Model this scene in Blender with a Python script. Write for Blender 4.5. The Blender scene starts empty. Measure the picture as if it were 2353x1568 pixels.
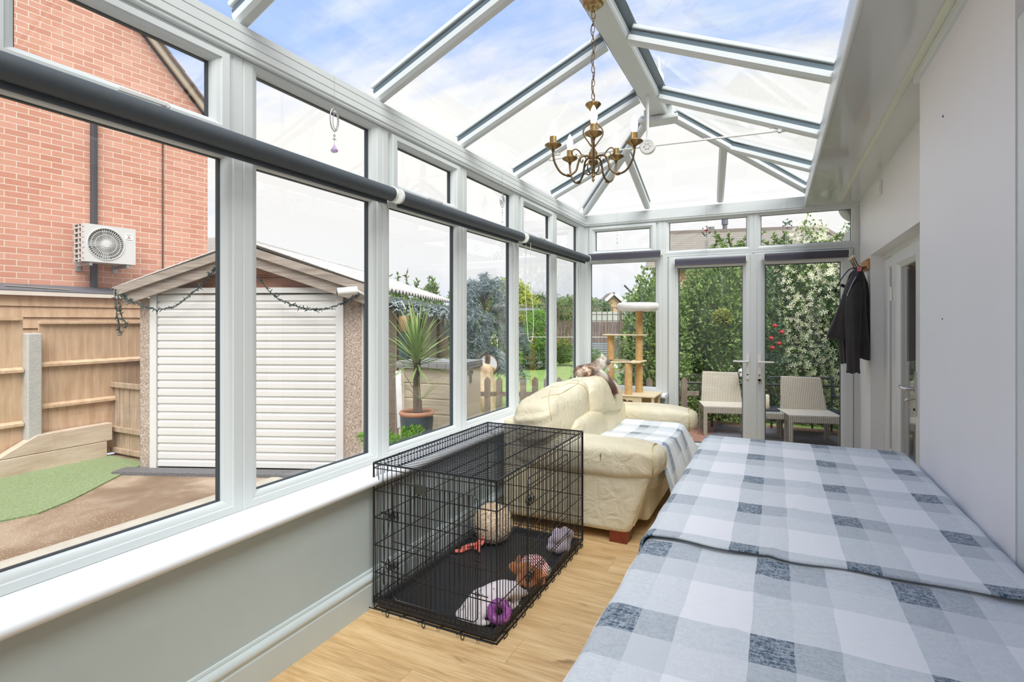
import bpy, bmesh, math, random
from mathutils import Vector, Matrix, noise
R = math.radians
PI = math.pi
SC = bpy.context.scene
COL = SC.collection

# ---------------------------------------------------------------- camera, sky, sun, exposure
FOC = 1235.0
YAW = math.atan(603.5 / FOC)
cam_d = bpy.data.cameras.new('camera')
cam_d.sensor_width = 36.0
cam_d.lens = FOC / 2353.0 * 36.0
cam_d.shift_y = -47.0 / 2353.0
cam_d.clip_start = 0.05
cam_d.clip_end = 400
cam = bpy.data.objects.new('camera', cam_d)
COL.objects.link(cam)
cam.location = (0, 0, 1.36)
cam.rotation_euler = (R(90), 0, YAW)
SC.camera = cam

SC.view_settings.view_transform = 'Standard'
SC.view_settings.look = 'None'
SC.view_settings.gamma = 1.0
SC.view_settings.use_curve_mapping = False
SC.view_settings.exposure = 0.93


def nodes_of(idb):
    idb.use_nodes = True
    nt = idb.node_tree
    nt.nodes.clear()
    return nt


class NT:
    """tiny node helper"""
    def __init__(s, idb):
        s.nt = nodes_of(idb)

    def n(s, typ, ins=None, **kw):
        nd = s.nt.nodes.new(typ)
        for k, v in kw.items():
            setattr(nd, k, v)
        if ins:
            for k, v in ins.items():
                sock = nd.inputs[k]
                if isinstance(v, bpy.types.NodeSocket):
                    s.nt.links.new(v, sock)
                else:
                    sock.default_value = v
        return nd

    def math(s, op, a, b=0.0, clamp=False):
        return s.n('ShaderNodeMath', {0: a, 1: b}, operation=op, use_clamp=clamp).outputs[0]

    def mix(s, fac, a, b, blend='MIX'):
        nd = s.n('ShaderNodeMix', data_type='RGBA', blend_type=blend)
        for sock, v in ((nd.inputs[0], fac), (nd.inputs[6], a), (nd.inputs[7], b)):
            if isinstance(v, bpy.types.NodeSocket):
                s.nt.links.new(v, sock)
            else:
                sock.default_value = v if not isinstance(v, tuple) else c4(v)
        return nd.outputs[2]

    def ramp(s, fac, stops, interp='LINEAR'):
        nd = s.n('ShaderNodeValToRGB', {0: fac})
        cr = nd.color_ramp
        cr.interpolation = interp
        while len(cr.elements) < len(stops):
            cr.elements.new(0.5)
        for e, (p, c) in zip(cr.elements, stops):
            e.position = p
            e.color = c4(c) if isinstance(c, tuple) else (c, c, c, 1)
        return nd.outputs[0]

    def noise(s, vec, scale, detail=4, rough=0.55, w=None, dist=0.0):
        nd = s.n('ShaderNodeTexNoise', {'Scale': scale, 'Detail': detail, 'Roughness': rough, 'Distortion': dist})
        if vec is not None:
            s.nt.links.new(vec, nd.inputs['Vector'])
        return nd.outputs[0]

    def obj(s):
        return s.n('ShaderNodeTexCoord').outputs['Object']

    def scale(s, vec, sc, loc=(0, 0, 0)):
        return s.n('ShaderNodeMapping', {0: vec, 'Location': loc, 'Scale': sc}).outputs[0]

    def out(s, shader):
        s.n('ShaderNodeOutputMaterial', {0: shader})


def c4(c):
    return (c[0], c[1], c[2], 1.0) if len(c) == 3 else tuple(c)


def hexc(r, g, b):
    """sRGB 0-255 -> linear"""
    def f(u):
        u /= 255.0
        return u / 12.92 if u <= 0.04045 else ((u + 0.055) / 1.055) ** 2.4
    return (f(r), f(g), f(b))


world = bpy.data.worlds.new('sky')
SC.world = world
w = NT(world)
gen = w.n('ShaderNodeTexCoord').outputs['Generated']
sep = w.n('ShaderNodeSeparateXYZ', {0: gen})
el = w.math('MAXIMUM', sep.outputs[2], 0.06)
px = w.math('DIVIDE', sep.outputs[0], w.math('ADD', el, 0.25))
py = w.math('DIVIDE', sep.outputs[1], w.math('ADD', el, 0.25))
pv = w.n('ShaderNodeCombineXYZ', {0: px, 1: py, 2: 0.0}).outputs[0]
n1 = w.noise(pv, 1.25, 5, 0.55, dist=0.25)
n2 = w.noise(w.scale(pv, (1.6, 5.0, 1)), 1.9, 6, 0.62)
cl = w.math('ADD', w.math('MULTIPLY', n1, 0.68), w.math('MULTIPLY', n2, 0.32))
west = w.math('MULTIPLY', w.math('SUBTRACT', w.math('MULTIPLY', sep.outputs[0], -1.0), 0.0), 0.16)
high = w.n('ShaderNodeMapRange', {0: sep.outputs[2], 1: 0.24, 2: 0.44, 3: -0.20, 4: 0.14}).outputs[0]
blue = w.math('ADD', w.math('ADD', cl, high), west)
blue_m = w.ramp(blue, [(0.52, 0.0), (0.76, 1.0)], 'EASE')
haze = w.ramp(sep.outputs[2], [(0.0, hexc(214, 222, 240)), (0.09, hexc(238, 238, 240)), (0.3, hexc(243, 240, 236)), (1.0, hexc(240, 241, 243))])
skyc = w.mix(blue_m, haze, (0.40, 0.55, 0.93))
bg = w.n('ShaderNodeBackground', {0: skyc, 1: 0.62})
w.n('ShaderNodeOutputWorld', {0: bg.outputs[0]})

sun_d = bpy.data.lights.new('sun', 'SUN')
sun_d.energy = 2.9
sun_d.angle = R(50)
sun_d.color = (1.0, 0.98, 0.95)
sun = bpy.data.objects.new('sun', sun_d)
COL.objects.link(sun)
sun.rotation_euler = Vector((0.42, -0.55, 1.0)).to_track_quat('Z', 'Y').to_euler()

# ---------------------------------------------------------------- helpers
_WM = {}


def wm(o):
    if o is None:
        return Matrix.Identity(4)
    return _WM.get(o.name, Matrix.Identity(4))


def tag(o, label=None, cat=None, group=None, kind=None):
    if label: o['label'] = label
    if cat: o['category'] = cat
    if group: o['group'] = group
    if kind: o['kind'] = kind
    return o


def thing(name, label, cat, loc=(0, 0, 0), rz=0.0, group=None, kind=None):
    o = bpy.data.objects.new(name, None)
    o.empty_display_size = 0.1
    COL.objects.link(o)
    o.location = loc
    o.rotation_euler = (0, 0, rz)
    _WM[o.name] = Matrix.Translation(loc) @ Matrix.Rotation(rz, 4, 'Z')
    tag(o, label, cat, group, kind)
    return o


def basis(z):
    z = Vector(z).normalized()
    a = Vector((0, 0, 1)) if abs(z.z) < 0.95 else Vector((1, 0, 0))
    x = a.cross(z).normalized()
    return x, z.cross(x), z


class MB:
    def __init__(s):
        s.v = []; s.f = []; s.m = []

    def add(s, V, F, mi=0):
        n = len(s.v)
        s.v.extend((p[0], p[1], p[2]) for p in V)
        s.f.extend(tuple(i + n for i in q) for q in F)
        s.m.extend([mi] * len(F))
        return s

    def box(s, x0, x1, y0, y1, z0, z1, mi=0, M=None):
        V = [Vector((x, y, z)) for x in (x0, x1) for y in (y0, y1) for z in (z0, z1)]
        if M is not None:
            V = [M @ v for v in V]
        return s.add(V, [(0, 1, 3, 2), (4, 6, 7, 5), (0, 4, 5, 1), (2, 3, 7, 6), (0, 2, 6, 4), (1, 5, 7, 3)], mi)

    def beam(s, p0, p1, w, h, up=(0, 0, 1), off=0.0, mi=0, side=0.0, ch=0.0):
        """box of width w and height h along p0-p1; 'off' lifts it along up; ch = chamfer of the underside"""
        p0, p1 = Vector(p0), Vector(p1)
        d = (p1 - p0).normalized()
        sd = d.cross(Vector(up)).normalized()
        u = sd.cross(d).normalized()
        if ch:
            prof = [(-w / 2, h), (w / 2, h), (w / 2, ch), (w / 2 - ch, 0), (-w / 2 + ch, 0), (-w / 2, ch)]
        else:
            prof = [(-w / 2, h), (w / 2, h), (w / 2, 0), (-w / 2, 0)]
        V = []
        for p in (p0, p1):
            for a, b in prof:
                V.append(p + sd * (a + side) + u * (b + off))
        n = len(prof)
        F = [(i, (i + 1) % n, n + (i + 1) % n, n + i) for i in range(n)] + [tuple(range(n))[::-1], tuple(range(n, 2 * n))]
        return s.add(V, F, mi)

    def tube(s, pts, r, n=8, closed=False, mi=0, caps=True, flat=1.0):
        pts = [Vector(p) for p in pts]
        m = len(pts)
        if m < 2:
            return s
        rs = r if isinstance(r, (list, tuple)) else [r] * m
        T = []
        for i in range(m):
            a = pts[(i - 1) % m] if (closed or i > 0) else pts[i]
            b = pts[(i + 1) % m] if (closed or i < m - 1) else pts[i]
            t = b - a
            T.append(t.normalized() if t.length > 1e-9 else Vector((0, 0, 1)))
        x, y, _ = basis(T[0])
        V = []
        for i in range(m):
            if i:
                ax = T[i - 1].cross(T[i])
                if ax.length > 1e-7:
                    q = Matrix.Rotation(T[i - 1].angle(T[i]), 3, ax.normalized())
                    x = q @ x
            x = (x - T[i] * x.dot(T[i])).normalized()
            y = T[i].cross(x)
            for k in range(n):
                a = 2 * PI * k / n
                V.append(pts[i] + (x * math.cos(a) + y * math.sin(a) * flat) * rs[i])
        F = []
        for i in range(m - (0 if closed else 1)):
            j = (i + 1) % m
            for k in range(n):
                l = (k + 1) % n
                F.append((i * n + k, i * n + l, j * n + l, j * n + k))
        if caps and not closed:
            F.append(tuple(range(n))[::-1]); F.append(tuple(range((m - 1) * n, m * n)))
        return s.add(V, F, mi)

    def lathe(s, prof, c=(0, 0, 0), n=24, M=None, mi=0, closed=False, axis=None):
        """prof: list of (radius, height)"""
        V = []
        c = Vector(c)
        if axis is not None:
            x, y, z = basis(axis)
        else:
            x, y, z = Vector((1, 0, 0)), Vector((0, 1, 0)), Vector((0, 0, 1))
        for r, h in prof:
            for k in range(n):
                a = 2 * PI * k / n
                V.append(c + x * (r * math.cos(a)) + y * (r * math.sin(a)) + z * h)
        F = []
        m = len(prof)
        for i in range(m if closed else m - 1):
            j = (i + 1) % m
            for k in range(n):
                l = (k + 1) % n
                F.append((i * n + k, i * n + l, j * n + l, j * n + k))
        if not closed:
            if prof[0][0] > 1e-5: F.append(tuple(range(n))[::-1])
            if prof[-1][0] > 1e-5: F.append(tuple(range((m - 1) * n, m * n)))
        return s.add(V, F, mi)

    def prism(s, poly, vec, mi=0):
        n = len(poly)
        vec = Vector(vec)
        V = [Vector(p) for p in poly] + [Vector(p) + vec for p in poly]
        F = [tuple(range(n))[::-1], tuple(range(n, 2 * n))] + [(i, (i + 1) % n, n + (i + 1) % n, n + i) for i in range(n)]
        return s.add(V, F, mi)

    def ring(s, P, a0, a1, z0, z1, prof, sa=1.0, sz=1.0, mi=0):
        """mitred frame: P(a, z, n) maps to space; prof is a list of (inset, n)"""
        V = []
        for ins, nn in prof:
            A, Z = ins * sa, ins * sz
            V += [P(a0 + A, z0 + Z, nn), P(a1 - A, z0 + Z, nn), P(a1 - A, z1 - Z, nn), P(a0 + A, z1 - Z, nn)]
        F = []
        for i in range(len(prof) - 1):
            for k in range(4):
                l = (k + 1) % 4
                F.append((i * 4 + k, i * 4 + l, i * 4 + 4 + l, i * 4 + 4 + k))
        return s.add(V, F, mi)

    def sell(s, c, size, e1=0.5, e2=0.5, nu=32, nv=20, M=None, disp=None, mi=0):
        """superellipsoid; size = full extents; disp(p_unit, p) -> offset vector"""
        c = Vector(c)
        V = []
        def sg(x, e): return math.copysign(abs(x) ** e, x)
        for j in range(nv + 1):
            ph = -PI / 2 + PI * j / nv
            for i in range(nu):
                th = 2 * PI * i / nu
                q = Vector((sg(math.cos(ph), e1) * sg(math.cos(th), e2), sg(math.cos(ph), e1) * sg(math.sin(th), e2), sg(math.sin(ph), e1)))
                p = Vector((q.x * size[0] / 2, q.y * size[1] / 2, q.z * size[2] / 2))
                if disp:
                    p = p + disp(q, p)
                if M is not None:
                    p = M @ p
                V.append(c + p)
        F = []
        for j in range(nv):
            for i in range(nu):
                k = (i + 1) % nu
                F.append((j * nu + i, j * nu + k, (j + 1) * nu + k, (j + 1) * nu + i))
        return s.add(V, F, mi)

    def grid(s, fn, nu, nv, mi=0):
        V = [fn(i / nu, j / nv) for j in range(nv + 1) for i in range(nu + 1)]
        F = [(j * (nu + 1) + i, j * (nu + 1) + i + 1, (j + 1) * (nu + 1) + i + 1, (j + 1) * (nu + 1) + i) for j in range(nv) for i in range(nu)]
        return s.add(V, F, mi)

    def build(s, name, mat, parent=None, smooth=None, bevel=0.0, solid=0.0, sub=0, remesh=0.0, relax=0, local=False,
              recalc=True, origin=None, seg=2):
        me = bpy.data.meshes.new(name)
        V = s.v
        if not local and parent is not None:
            Mi = wm(parent).inverted()
            V = [tuple(Mi @ Vector(v)) for v in V]
        loc = None
        if parent is None and origin is None and V:
            xs = [v[0] for v in V]; ys = [v[1] for v in V]; zs = [v[2] for v in V]
            origin = ((min(xs) + max(xs)) / 2, (min(ys) + max(ys)) / 2, min(zs))
        if parent is None and origin is not None:
            loc = Vector(origin)
            V = [(v[0] - loc.x, v[1] - loc.y, v[2] - loc.z) for v in V]
        me.from_pydata(V, [], s.f)
        mats = mat if isinstance(mat, (list, tuple)) else [mat]
        for mm in mats:
            me.materials.append(mm)
        if len(mats) > 1:
            me.polygons.foreach_set('material_index', s.m)
        if recalc:
            bm = bmesh.new(); bm.from_mesh(me)
            bmesh.ops.recalc_face_normals(bm, faces=bm.faces)
            bm.to_mesh(me); bm.free()
        me.update()
        if smooth is not None:
            me.shade_smooth()
            if smooth < 180:
                me.set_sharp_from_angle(angle=R(smooth))
        o = bpy.data.objects.new(name, me)
        COL.objects.link(o)
        if loc is not None:
            o.location = loc
            _WM[o.name] = Matrix.Translation(loc)
        if parent is not None:
            o.parent = parent
            _WM[o.name] = wm(parent)
        if remesh:
            md = o.modifiers.new('remesh', 'REMESH'); md.mode = 'VOXEL'; md.voxel_size = remesh; md.use_smooth_shade = True
        if relax:
            md = o.modifiers.new('smooth', 'SMOOTH'); md.iterations = relax; md.factor = 0.5
        if solid:
            md = o.modifiers.new('solid', 'SOLIDIFY'); md.thickness = abs(solid); md.offset = -1 if solid > 0 else 1
        if bevel:
            md = o.modifiers.new('bevel', 'BEVEL'); md.width = bevel; md.segments = seg; md.limit_method = 'ANGLE'; md.angle_limit = R(40)
        if sub:
            md = o.modifiers.new('sub', 'SUBSURF'); md.levels = sub; md.render_levels = sub
        return o


def struct(o):
    o['kind'] = 'structure'
    return o


def copy_tree(o, parent=None):
    c = o.copy(); COL.objects.link(c)
    _WM[c.name] = wm(o)
    c.parent = parent
    for ch in list(o.children):
        copy_tree(ch, c)
    return c


def bez(p0, p1, p2, p3, n=12):
    p0, p1, p2, p3 = map(Vector, (p0, p1, p2, p3))
    return [p0 * (1 - t) ** 3 + p1 * 3 * t * (1 - t) ** 2 + p2 * 3 * t * t * (1 - t) + p3 * t ** 3 for t in [i / n for i in range(n + 1)]]


def smooth_path(pts, n=6):
    """Catmull-Rom through pts"""
    P = [Vector(p) for p in pts]
    P = [P[0] * 2 - P[1]] + P + [P[-1] * 2 - P[-2]]
    o = []
    for i in range(1, len(P) - 2):
        for k in range(n):
            t = k / n
            a, b, c, d = P[i - 1], P[i], P[i + 1], P[i + 2]
            o.append(0.5 * ((2 * b) + (c - a) * t + (2 * a - 5 * b + 4 * c - d) * t * t + (3 * b - a - 3 * c + d) * t ** 3))
    o.append(P[-2])
    return o


# ---------------------------------------------------------------- materials
def pbr(name, col, rough=0.5, metal=0.0, var=0.0, vs=6.0, bump=0.0, bs=60.0, coat=0.0, sheen=0.0, stretch=(1, 1, 1), spec=0.5,
        col2=None, emit=None, es=0.0, trans=0.0, sub=0.0):
    m = bpy.data.materials.new(name)
    t = NT(m)
    p = t.n('ShaderNodeBsdfPrincipled', {'Base Color': c4(col), 'Roughness': rough, 'Metallic': metal, 'Coat Weight': coat,
                                         'Sheen Weight': sheen, 'Specular IOR Level': spec, 'Transmission Weight': trans})
    if var or col2:
        vec = t.scale(t.obj(), stretch)
        nz = t.noise(vec, vs, 5, 0.6)
        c2 = col2 if col2 else tuple(max(0.0, x * (1 - var)) for x in col)
        c1 = col if col2 else tuple(min(1.0, x * (1 + var)) for x in col)
        cc = t.mix(t.ramp(nz, [(0.35, 0.0), (0.65, 1.0)]), c2, c1)
        t.nt.links.new(cc, p.inputs['Base Color'])
    if bump:
        nz = t.noise(t.scale(t.obj(), stretch), bs, 4, 0.6)
        b = t.n('ShaderNodeBump', {'Strength': bump, 'Distance': 0.01, 'Height': nz})
        t.nt.links.new(b.outputs[0], p.inputs['Normal'])
    if emit:
        p.inputs['Emission Color'].default_value = c4(emit)
        p.inputs['Emission Strength'].default_value = es
    t.out(p.outputs[0])
    return m


def glass_mat(name, tint=(0.975, 0.985, 0.98), refl=1.0):
    m = bpy.data.materials.new(name)
    t = NT(m)
    fac = t.n('ShaderNodeLayerWeight', {0: 0.5}).outputs['Facing']
    fr = t.math('MULTIPLY', t.math('ADD', t.math('MULTIPLY', t.math('POWER', fac, 4.2), 0.9), 0.045), refl)
    tr = t.n('ShaderNodeBsdfTransparent', {0: c4(tint)})
    gl = t.n('ShaderNodeBsdfGlossy', {'Color': (1, 1, 1, 1), 'Roughness': 0.0})
    mx = t.n('ShaderNodeMixShader', {0: fr, 1: tr.outputs[0], 2: gl.outputs[0]})
    t.out(mx.outputs[0])
    return m


M = {}
M['glass'] = glass_mat('window_glass', (0.985, 0.99, 0.988), 0.75)
M['roofglass'] = glass_mat('roof_glass', (0.98, 0.99, 0.995), 0.3)
M['pvc'] = pbr('white_pvc', hexc(214, 219, 217), 0.32, var=0.012, vs=2)
M['pvc_sill'] = pbr('sill_pvc', hexc(232, 235, 237), 0.3)
M['gasket'] = pbr('dark_gasket', hexc(58, 68, 72), 0.5)
M['alu'] = pbr('grey_gasket_bar', hexc(92, 108, 116), 0.45)
M['plaster_grey'] = pbr('grey_painted_wall', hexc(190, 203, 203), 0.6, var=0.02, vs=3, bump=0.05, bs=9)
M['plaster_white'] = pbr('pale_painted_wall', hexc(233, 233, 234), 0.42, var=0.012, vs=2.5, bump=0.10, bs=7, stretch=(1, 1, 0.35))
M['skirt'] = pbr('painted_skirting', hexc(202, 213, 213), 0.45, var=0.02, vs=8)
M['soffit'] = pbr('gloss_soffit', hexc(206, 209, 204), 0.12, var=0.01, vs=2, coat=0.4)
M['cream_strip'] = pbr('cream_trim', hexc(222, 224, 204), 0.35)
M['blind'] = pbr('charcoal_blind_fabric', hexc(72, 79, 84), 0.55, var=0.05, vs=40)
M['blind2'] = pbr('slate_blind_fabric', hexc(74, 72, 82), 0.6, var=0.05, vs=40)
M['white_plastic'] = pbr('white_plastic', hexc(232, 232, 226), 0.35)
M['cord'] = pbr('white_cord', hexc(235, 233, 222), 0.6)
M['chrome'] = pbr('satin_chrome', hexc(214, 214, 212), 0.22, 1.0)
M['brass'] = pbr('antique_brass', hexc(166, 142, 98), 0.3, 1.0, var=0.25, vs=30)
M['brass_dark'] = pbr('dark_brass', hexc(118, 100, 74), 0.38, 1.0, var=0.2, vs=30)
M['bulb'] = pbr('candle_bulb', (1, 1, 1), 0.05, trans=0.9, emit=(1.0, 0.95, 0.88), es=0.35)
M['bulb_lit'] = pbr('lit_bulb', (1, 0.9, 0.7), 0.1, emit=(1.0, 0.72, 0.42), es=9.0)
M['blackwire'] = pbr('black_wire', hexc(30, 30, 32), 0.35)
M['blackplastic'] = pbr('black_plastic', hexc(46, 48, 51), 0.42, var=0.06, vs=14, bump=0.12, bs=120)
M['leather'] = None


def wood_floor():
    m = bpy.data.materials.new('oak_laminate')
    t = NT(m)
    v = t.obj()
    sp = t.n('ShaderNodeSeparateXYZ', {0: v})
    PW, PL = 0.19, 1.25
    row = t.math('FLOOR', t.math('DIVIDE', sp.outputs[1], PW))
    offs = t.math('MULTIPLY', t.math('FRACT', t.math('MULTIPLY', row, 0.377)), PL)
    xx = t.math('ADD', sp.outputs[0], offs)
    colm = t.math('FLOOR', t.math('DIVIDE', xx, PL))
    wn = t.n('ShaderNodeTexWhiteNoise', {0: t.n('ShaderNodeCombineXYZ', {0: row, 1: colm, 2: 0.0}).outputs[0]}, noise_dimensions='3D')
    rnd = wn.outputs[0]
    gv = t.n('ShaderNodeCombineXYZ', {0: t.math('MULTIPLY', sp.outputs[0], 0.55), 1: t.math('MULTIPLY', sp.outputs[1], 5.0),
                                      2: t.math('MULTIPLY', rnd, 37.0)}).outputs[0]
    g1 = t.noise(gv, 2.6, 6, 0.62, dist=1.2)
    g2 = t.noise(t.scale(gv, (1.2, 4.0, 1)), 9.0, 5, 0.6)
    kv = t.n('ShaderNodeCombineXYZ', {0: t.math('MULTIPLY', sp.outputs[0], 2.2), 1: t.math('MULTIPLY', sp.outputs[1], 5.2),
                                      2: t.math('MULTIPLY', rnd, 11.0)}).outputs[0]
    kn = t.noise(kv, 1.5, 3, 0.5, dist=0.8)
    base = t.ramp(g1, [(0.30, hexc(160, 120, 72)), (0.42, hexc(204, 164, 110)), (0.55, hexc(224, 188, 134)), (0.75, hexc(238, 208, 158))])
    fine = t.ramp(g2, [(0.38, hexc(178, 138, 88)), (0.6, hexc(242, 216, 172))])
    c = t.mix(0.35, base, fine)
    c = t.mix(t.ramp(kn, [(0.66, 0.0), (0.76, 0.8)]), c, hexc(134, 100, 62))
    c = t.mix(t.math('MULTIPLY', rnd, 0.28), c, hexc(200, 166, 118))
    fy = t.math('FRACT', t.math('DIVIDE', sp.outputs[1], PW))
    fx = t.math('FRACT', t.math('DIVIDE', xx, PL))
    seam = t.math('MAXIMUM', t.math('LESS_THAN', fy, 0.012), t.math('LESS_THAN', fx, 0.002))
    c = t.mix(t.math('MULTIPLY', seam, 0.45), c, hexc(128, 98, 64))
    p = t.n('ShaderNodeBsdfPrincipled', {'Base Color': c, 'Roughness': 0.38, 'Specular IOR Level': 0.4})
    b = t.n('ShaderNodeBump', {'Strength': 0.08, 'Distance': 0.005, 'Height': g2})
    t.nt.links.new(b.outputs[0], p.inputs['Normal'])
    t.out(p.outputs[0])
    return m


M['floor'] = wood_floor()


def plaid(name, ox, oy, px_=0.265, py_=0.357, light=1.0):
    """patchwork fleece: woven-look blocks, x/y cells in object space"""
    m = bpy.data.materials.new(name)
    t = NT(m)
    v = t.obj()
    sp = t.n('ShaderNodeSeparateXYZ', {0: v})
    wob = t.math('MULTIPLY', t.math('SUBTRACT', t.noise(v, 6, 2), 0.5), 0.012)
    fx = t.math('FRACT', t.math('ADD', t.math('DIVIDE', t.math('SUBTRACT', t.math('ADD', sp.outputs[0], wob), ox), px_), 50.0))
    fy = t.math('FRACT', t.math('ADD', t.math('DIVIDE', t.math('SUBTRACT', oy, t.math('ADD', sp.outputs[1], wob)), py_), 50.0))
    a = t.ramp(fx, [(0.0, 1.0), (0.265, 0.62), (0.53, 0.0)], 'CONSTANT')
    bb = t.ramp(fy, [(0.0, 1.0), (0.265, 0.55), (0.53, 0.0)], 'CONSTANT')
    dk = t.math('MULTIPLY', a, bb)
    sm = t.math('MAXIMUM', a, bb)
    th = t.noise(t.scale(v, (60, 190, 60)), 1.0, 4, 0.75)
    th2 = t.noise(t.scale(v, (150, 42, 60)), 1.6, 3, 0.8)
    mott = t.ramp(t.math('ADD', t.math('MULTIPLY', th, 0.6), t.math('MULTIPLY', th2, 0.4)), [(0.42, 0.0), (0.58, 1.0)])
    white = hexc(246, 246, 246)
    c = t.mix(t.ramp(sm, [(0.0, 0.0), (0.55, 0.55), (1.0, 0.75)]), white, hexc(216, 222, 222))
    amt = t.math('MULTIPLY', dk, t.math('ADD', t.math('MULTIPLY', mott, 0.45), 0.62), clamp=True)
    amt = t.math('POWER', amt, 1.8)
    c = t.mix(amt, c, hexc(58, 84, 104))
    # a softer second tone of sage grey in some blocks
    fx2 = t.math('FRACT', t.math('MULTIPLY', t.math('SUBTRACT', sp.outputs[0], ox + 0.07), 1.0 / (px_ * 2)))
    fy2 = t.math('FRACT', t.math('MULTIPLY', t.math('SUBTRACT', oy - 0.1, sp.outputs[1]), 1.0 / (py_ * 2)))
    blk = t.math('MULTIPLY', t.math('LESS_THAN', t.math('ABSOLUTE', t.math('SUBTRACT', fx2, 0.35)), 0.16),
                 t.math('LESS_THAN', t.math('ABSOLUTE', t.math('SUBTRACT', fy2, 0.4)), 0.14))
    c = t.mix(t.math('MULTIPLY', blk, 0.0), c, hexc(205, 212, 204))
    c = t.mix(t.math('MULTIPLY', t.math('SUBTRACT', 1.0, mott), t.math('ADD', t.math('MULTIPLY', sm, 0.20), 0.06)), c, hexc(158, 176, 190))
    p = t.n('ShaderNodeBsdfPrincipled', {'Base Color': c, 'Roughness': 0.9, 'Sheen Weight': 0.25, 'Specular IOR Level': 0.2})
    b = t.n('ShaderNodeBump', {'Strength': 0.35, 'Distance': 0.003, 'Height': th})
    t.nt.links.new(b.outputs[0], p.inputs['Normal'])
    t.out(p.outputs[0])
    return m


def leather_mat():
    m = bpy.data.materials.new('cream_leather')
    t = NT(m)
    v = t.obj()
    n = t.noise(v, 2.2, 4, 0.55)
    c = t.mix(t.ramp(n, [(0.3, 0.0), (0.7, 1.0)]), hexc(212, 200, 166), hexc(232, 224, 198))
    scuff = t.noise(t.scale(v, (3, 3, 3)), 3.0, 6, 0.7)
    c = t.mix(t.ramp(scuff, [(0.62, 0.0), (0.75, 0.35)]), c, hexc(184, 168, 124))
    p = t.n('ShaderNodeBsdfPrincipled', {'Base Color': c, 'Roughness': 0.42, 'Specular IOR Level': 0.45})
    h = t.math('ADD', t.math('MULTIPLY', t.noise(t.scale(v, (1, 1, 1)), 9, 3, 0.5, dist=1.5), 0.8), t.math('MULTIPLY', t.noise(v, 160, 2), 0.08))
    b = t.n('ShaderNodeBump', {'Strength': 0.6, 'Distance': 0.025, 'Height': h})
    t.nt.links.new(b.outputs[0], p.inputs['Normal'])
    t.out(p.outputs[0])
    return m


M['leather'] = leather_mat()
M['seam'] = pbr('leather_seam', hexc(196, 180, 134), 0.6)

# ================================================================ THE ROOM
XL, YE = -1.857, 5.606          # inner faces of the window frames (left, end)
YB = -1.3                       # wall behind the camera
BEAMZ, BEAMT = 2.395, 2.50

fl = MB().box(-1.95, 1.3, YB, 5.75, -0.06, 0.0)
struct(fl.build('floor', M['floor'], origin=(0, 0, 0)))

# dwarf walls
struct(MB().box(-2.0, -1.735, YB, 5.80, -0.3, 0.585).build('wall_left', M['plaster_grey'], origin=(0, 0, 0)))
struct(MB().box(-1.735, -0.975, 5.49, 5.80, -0.3, 0.585).build('wall_end', M['plaster_grey'], origin=(0, 0, 0)))
# skirting with an ogee top
sk = [(0, 0), (0.024, 0), (0.024, 0.112), (0.020, 0.116), (0.020, 0.122), (0.026, 0.130), (0.028, 0.138), (0.024, 0.150), (0.014, 0.158),
      (0.010, 0.160), (0.010, 0.166), (0.006, 0.172), (0, 0.174)]
struct(MB().prism([(-1.735 + a, YB, b) for a, b in sk], (0, 5.49 - YB, 0)).build('baseboard_left', M['skirt'], smooth=35, origin=(0, 0, 0)))
struct(MB().prism([(-1.71, 5.49 - a, b) for a, b in sk], (0.735, 0, 0)).build('baseboard_end', M['skirt'], smooth=35, origin=(0, 0, 0)))
# window sills (bullnose boards)
def nose(n=6):
    return [(0.0, 0.036)] + [(0.178 + 0.018 * math.sin(PI * k / n), 0.018 + 0.018 * math.cos(PI * k / n)) for k in range(n + 1)] + [(0.0, 0.0)]
s1 = MB().prism([(-1.862 + a, YB, 0.585 + b) for a, b in nose()], (0, 5.60 - YB, 0))
struct(s1.build('trim_1', M['pvc_sill'], smooth=40, origin=(0, 0, 0)))
s2 = MB().prism([(-1.70, 5.61 - a, 0.5852 + b) for a, b in nose()], (0.728, 0, 0))
struct(s2.build('trim_2', M['pvc_sill'], smooth=40, origin=(0, 0, 0)))

PL_ = lambda a, z, n: (XL + n, a, z)
PE_ = lambda a, z, n: (a, YE - n, z)
PROF = [(0, -0.075), (0, -0.004), (0.004, 0), (0.036, 0), (0.039, -0.004), (0.046, -0.006), (0.062, -0.016), (0.066, -0.026), (0.066, -0.034)]
GASK = [(0.065, -0.033), (0.0705, -0.035), (0.0705, -0.046), (0.066, -0.05), (0.066, -0.06)]
SPROF = [(0, -0.02), (0, 0.012), (0.004, 0.016), (0.034, 0.016), (0.038, 0.010), (0.05, 0.006), (0.062, -0.006), (0.065, -0.02)]
SGASK = [(0.064, -0.019), (0.070, -0.021), (0.070, -0.036), (0.064, -0.045)]


def pane(P, a0, a1, z0, z1, parent, n=-0.040, name='glass_pane'):
    mb = MB()
    V = [P(a, z, d) for a in (a0, a1) for z in (z0, z1) for d in (n, n - 0.005)]
    mb.add(V, [(0, 1, 3, 2), (4, 6, 7, 5), (0, 4, 5, 1), (2, 3, 7, 6), (0, 2, 6, 4), (1, 5, 7, 3)])
    return mb.build(name, M['glass'], parent)


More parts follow.
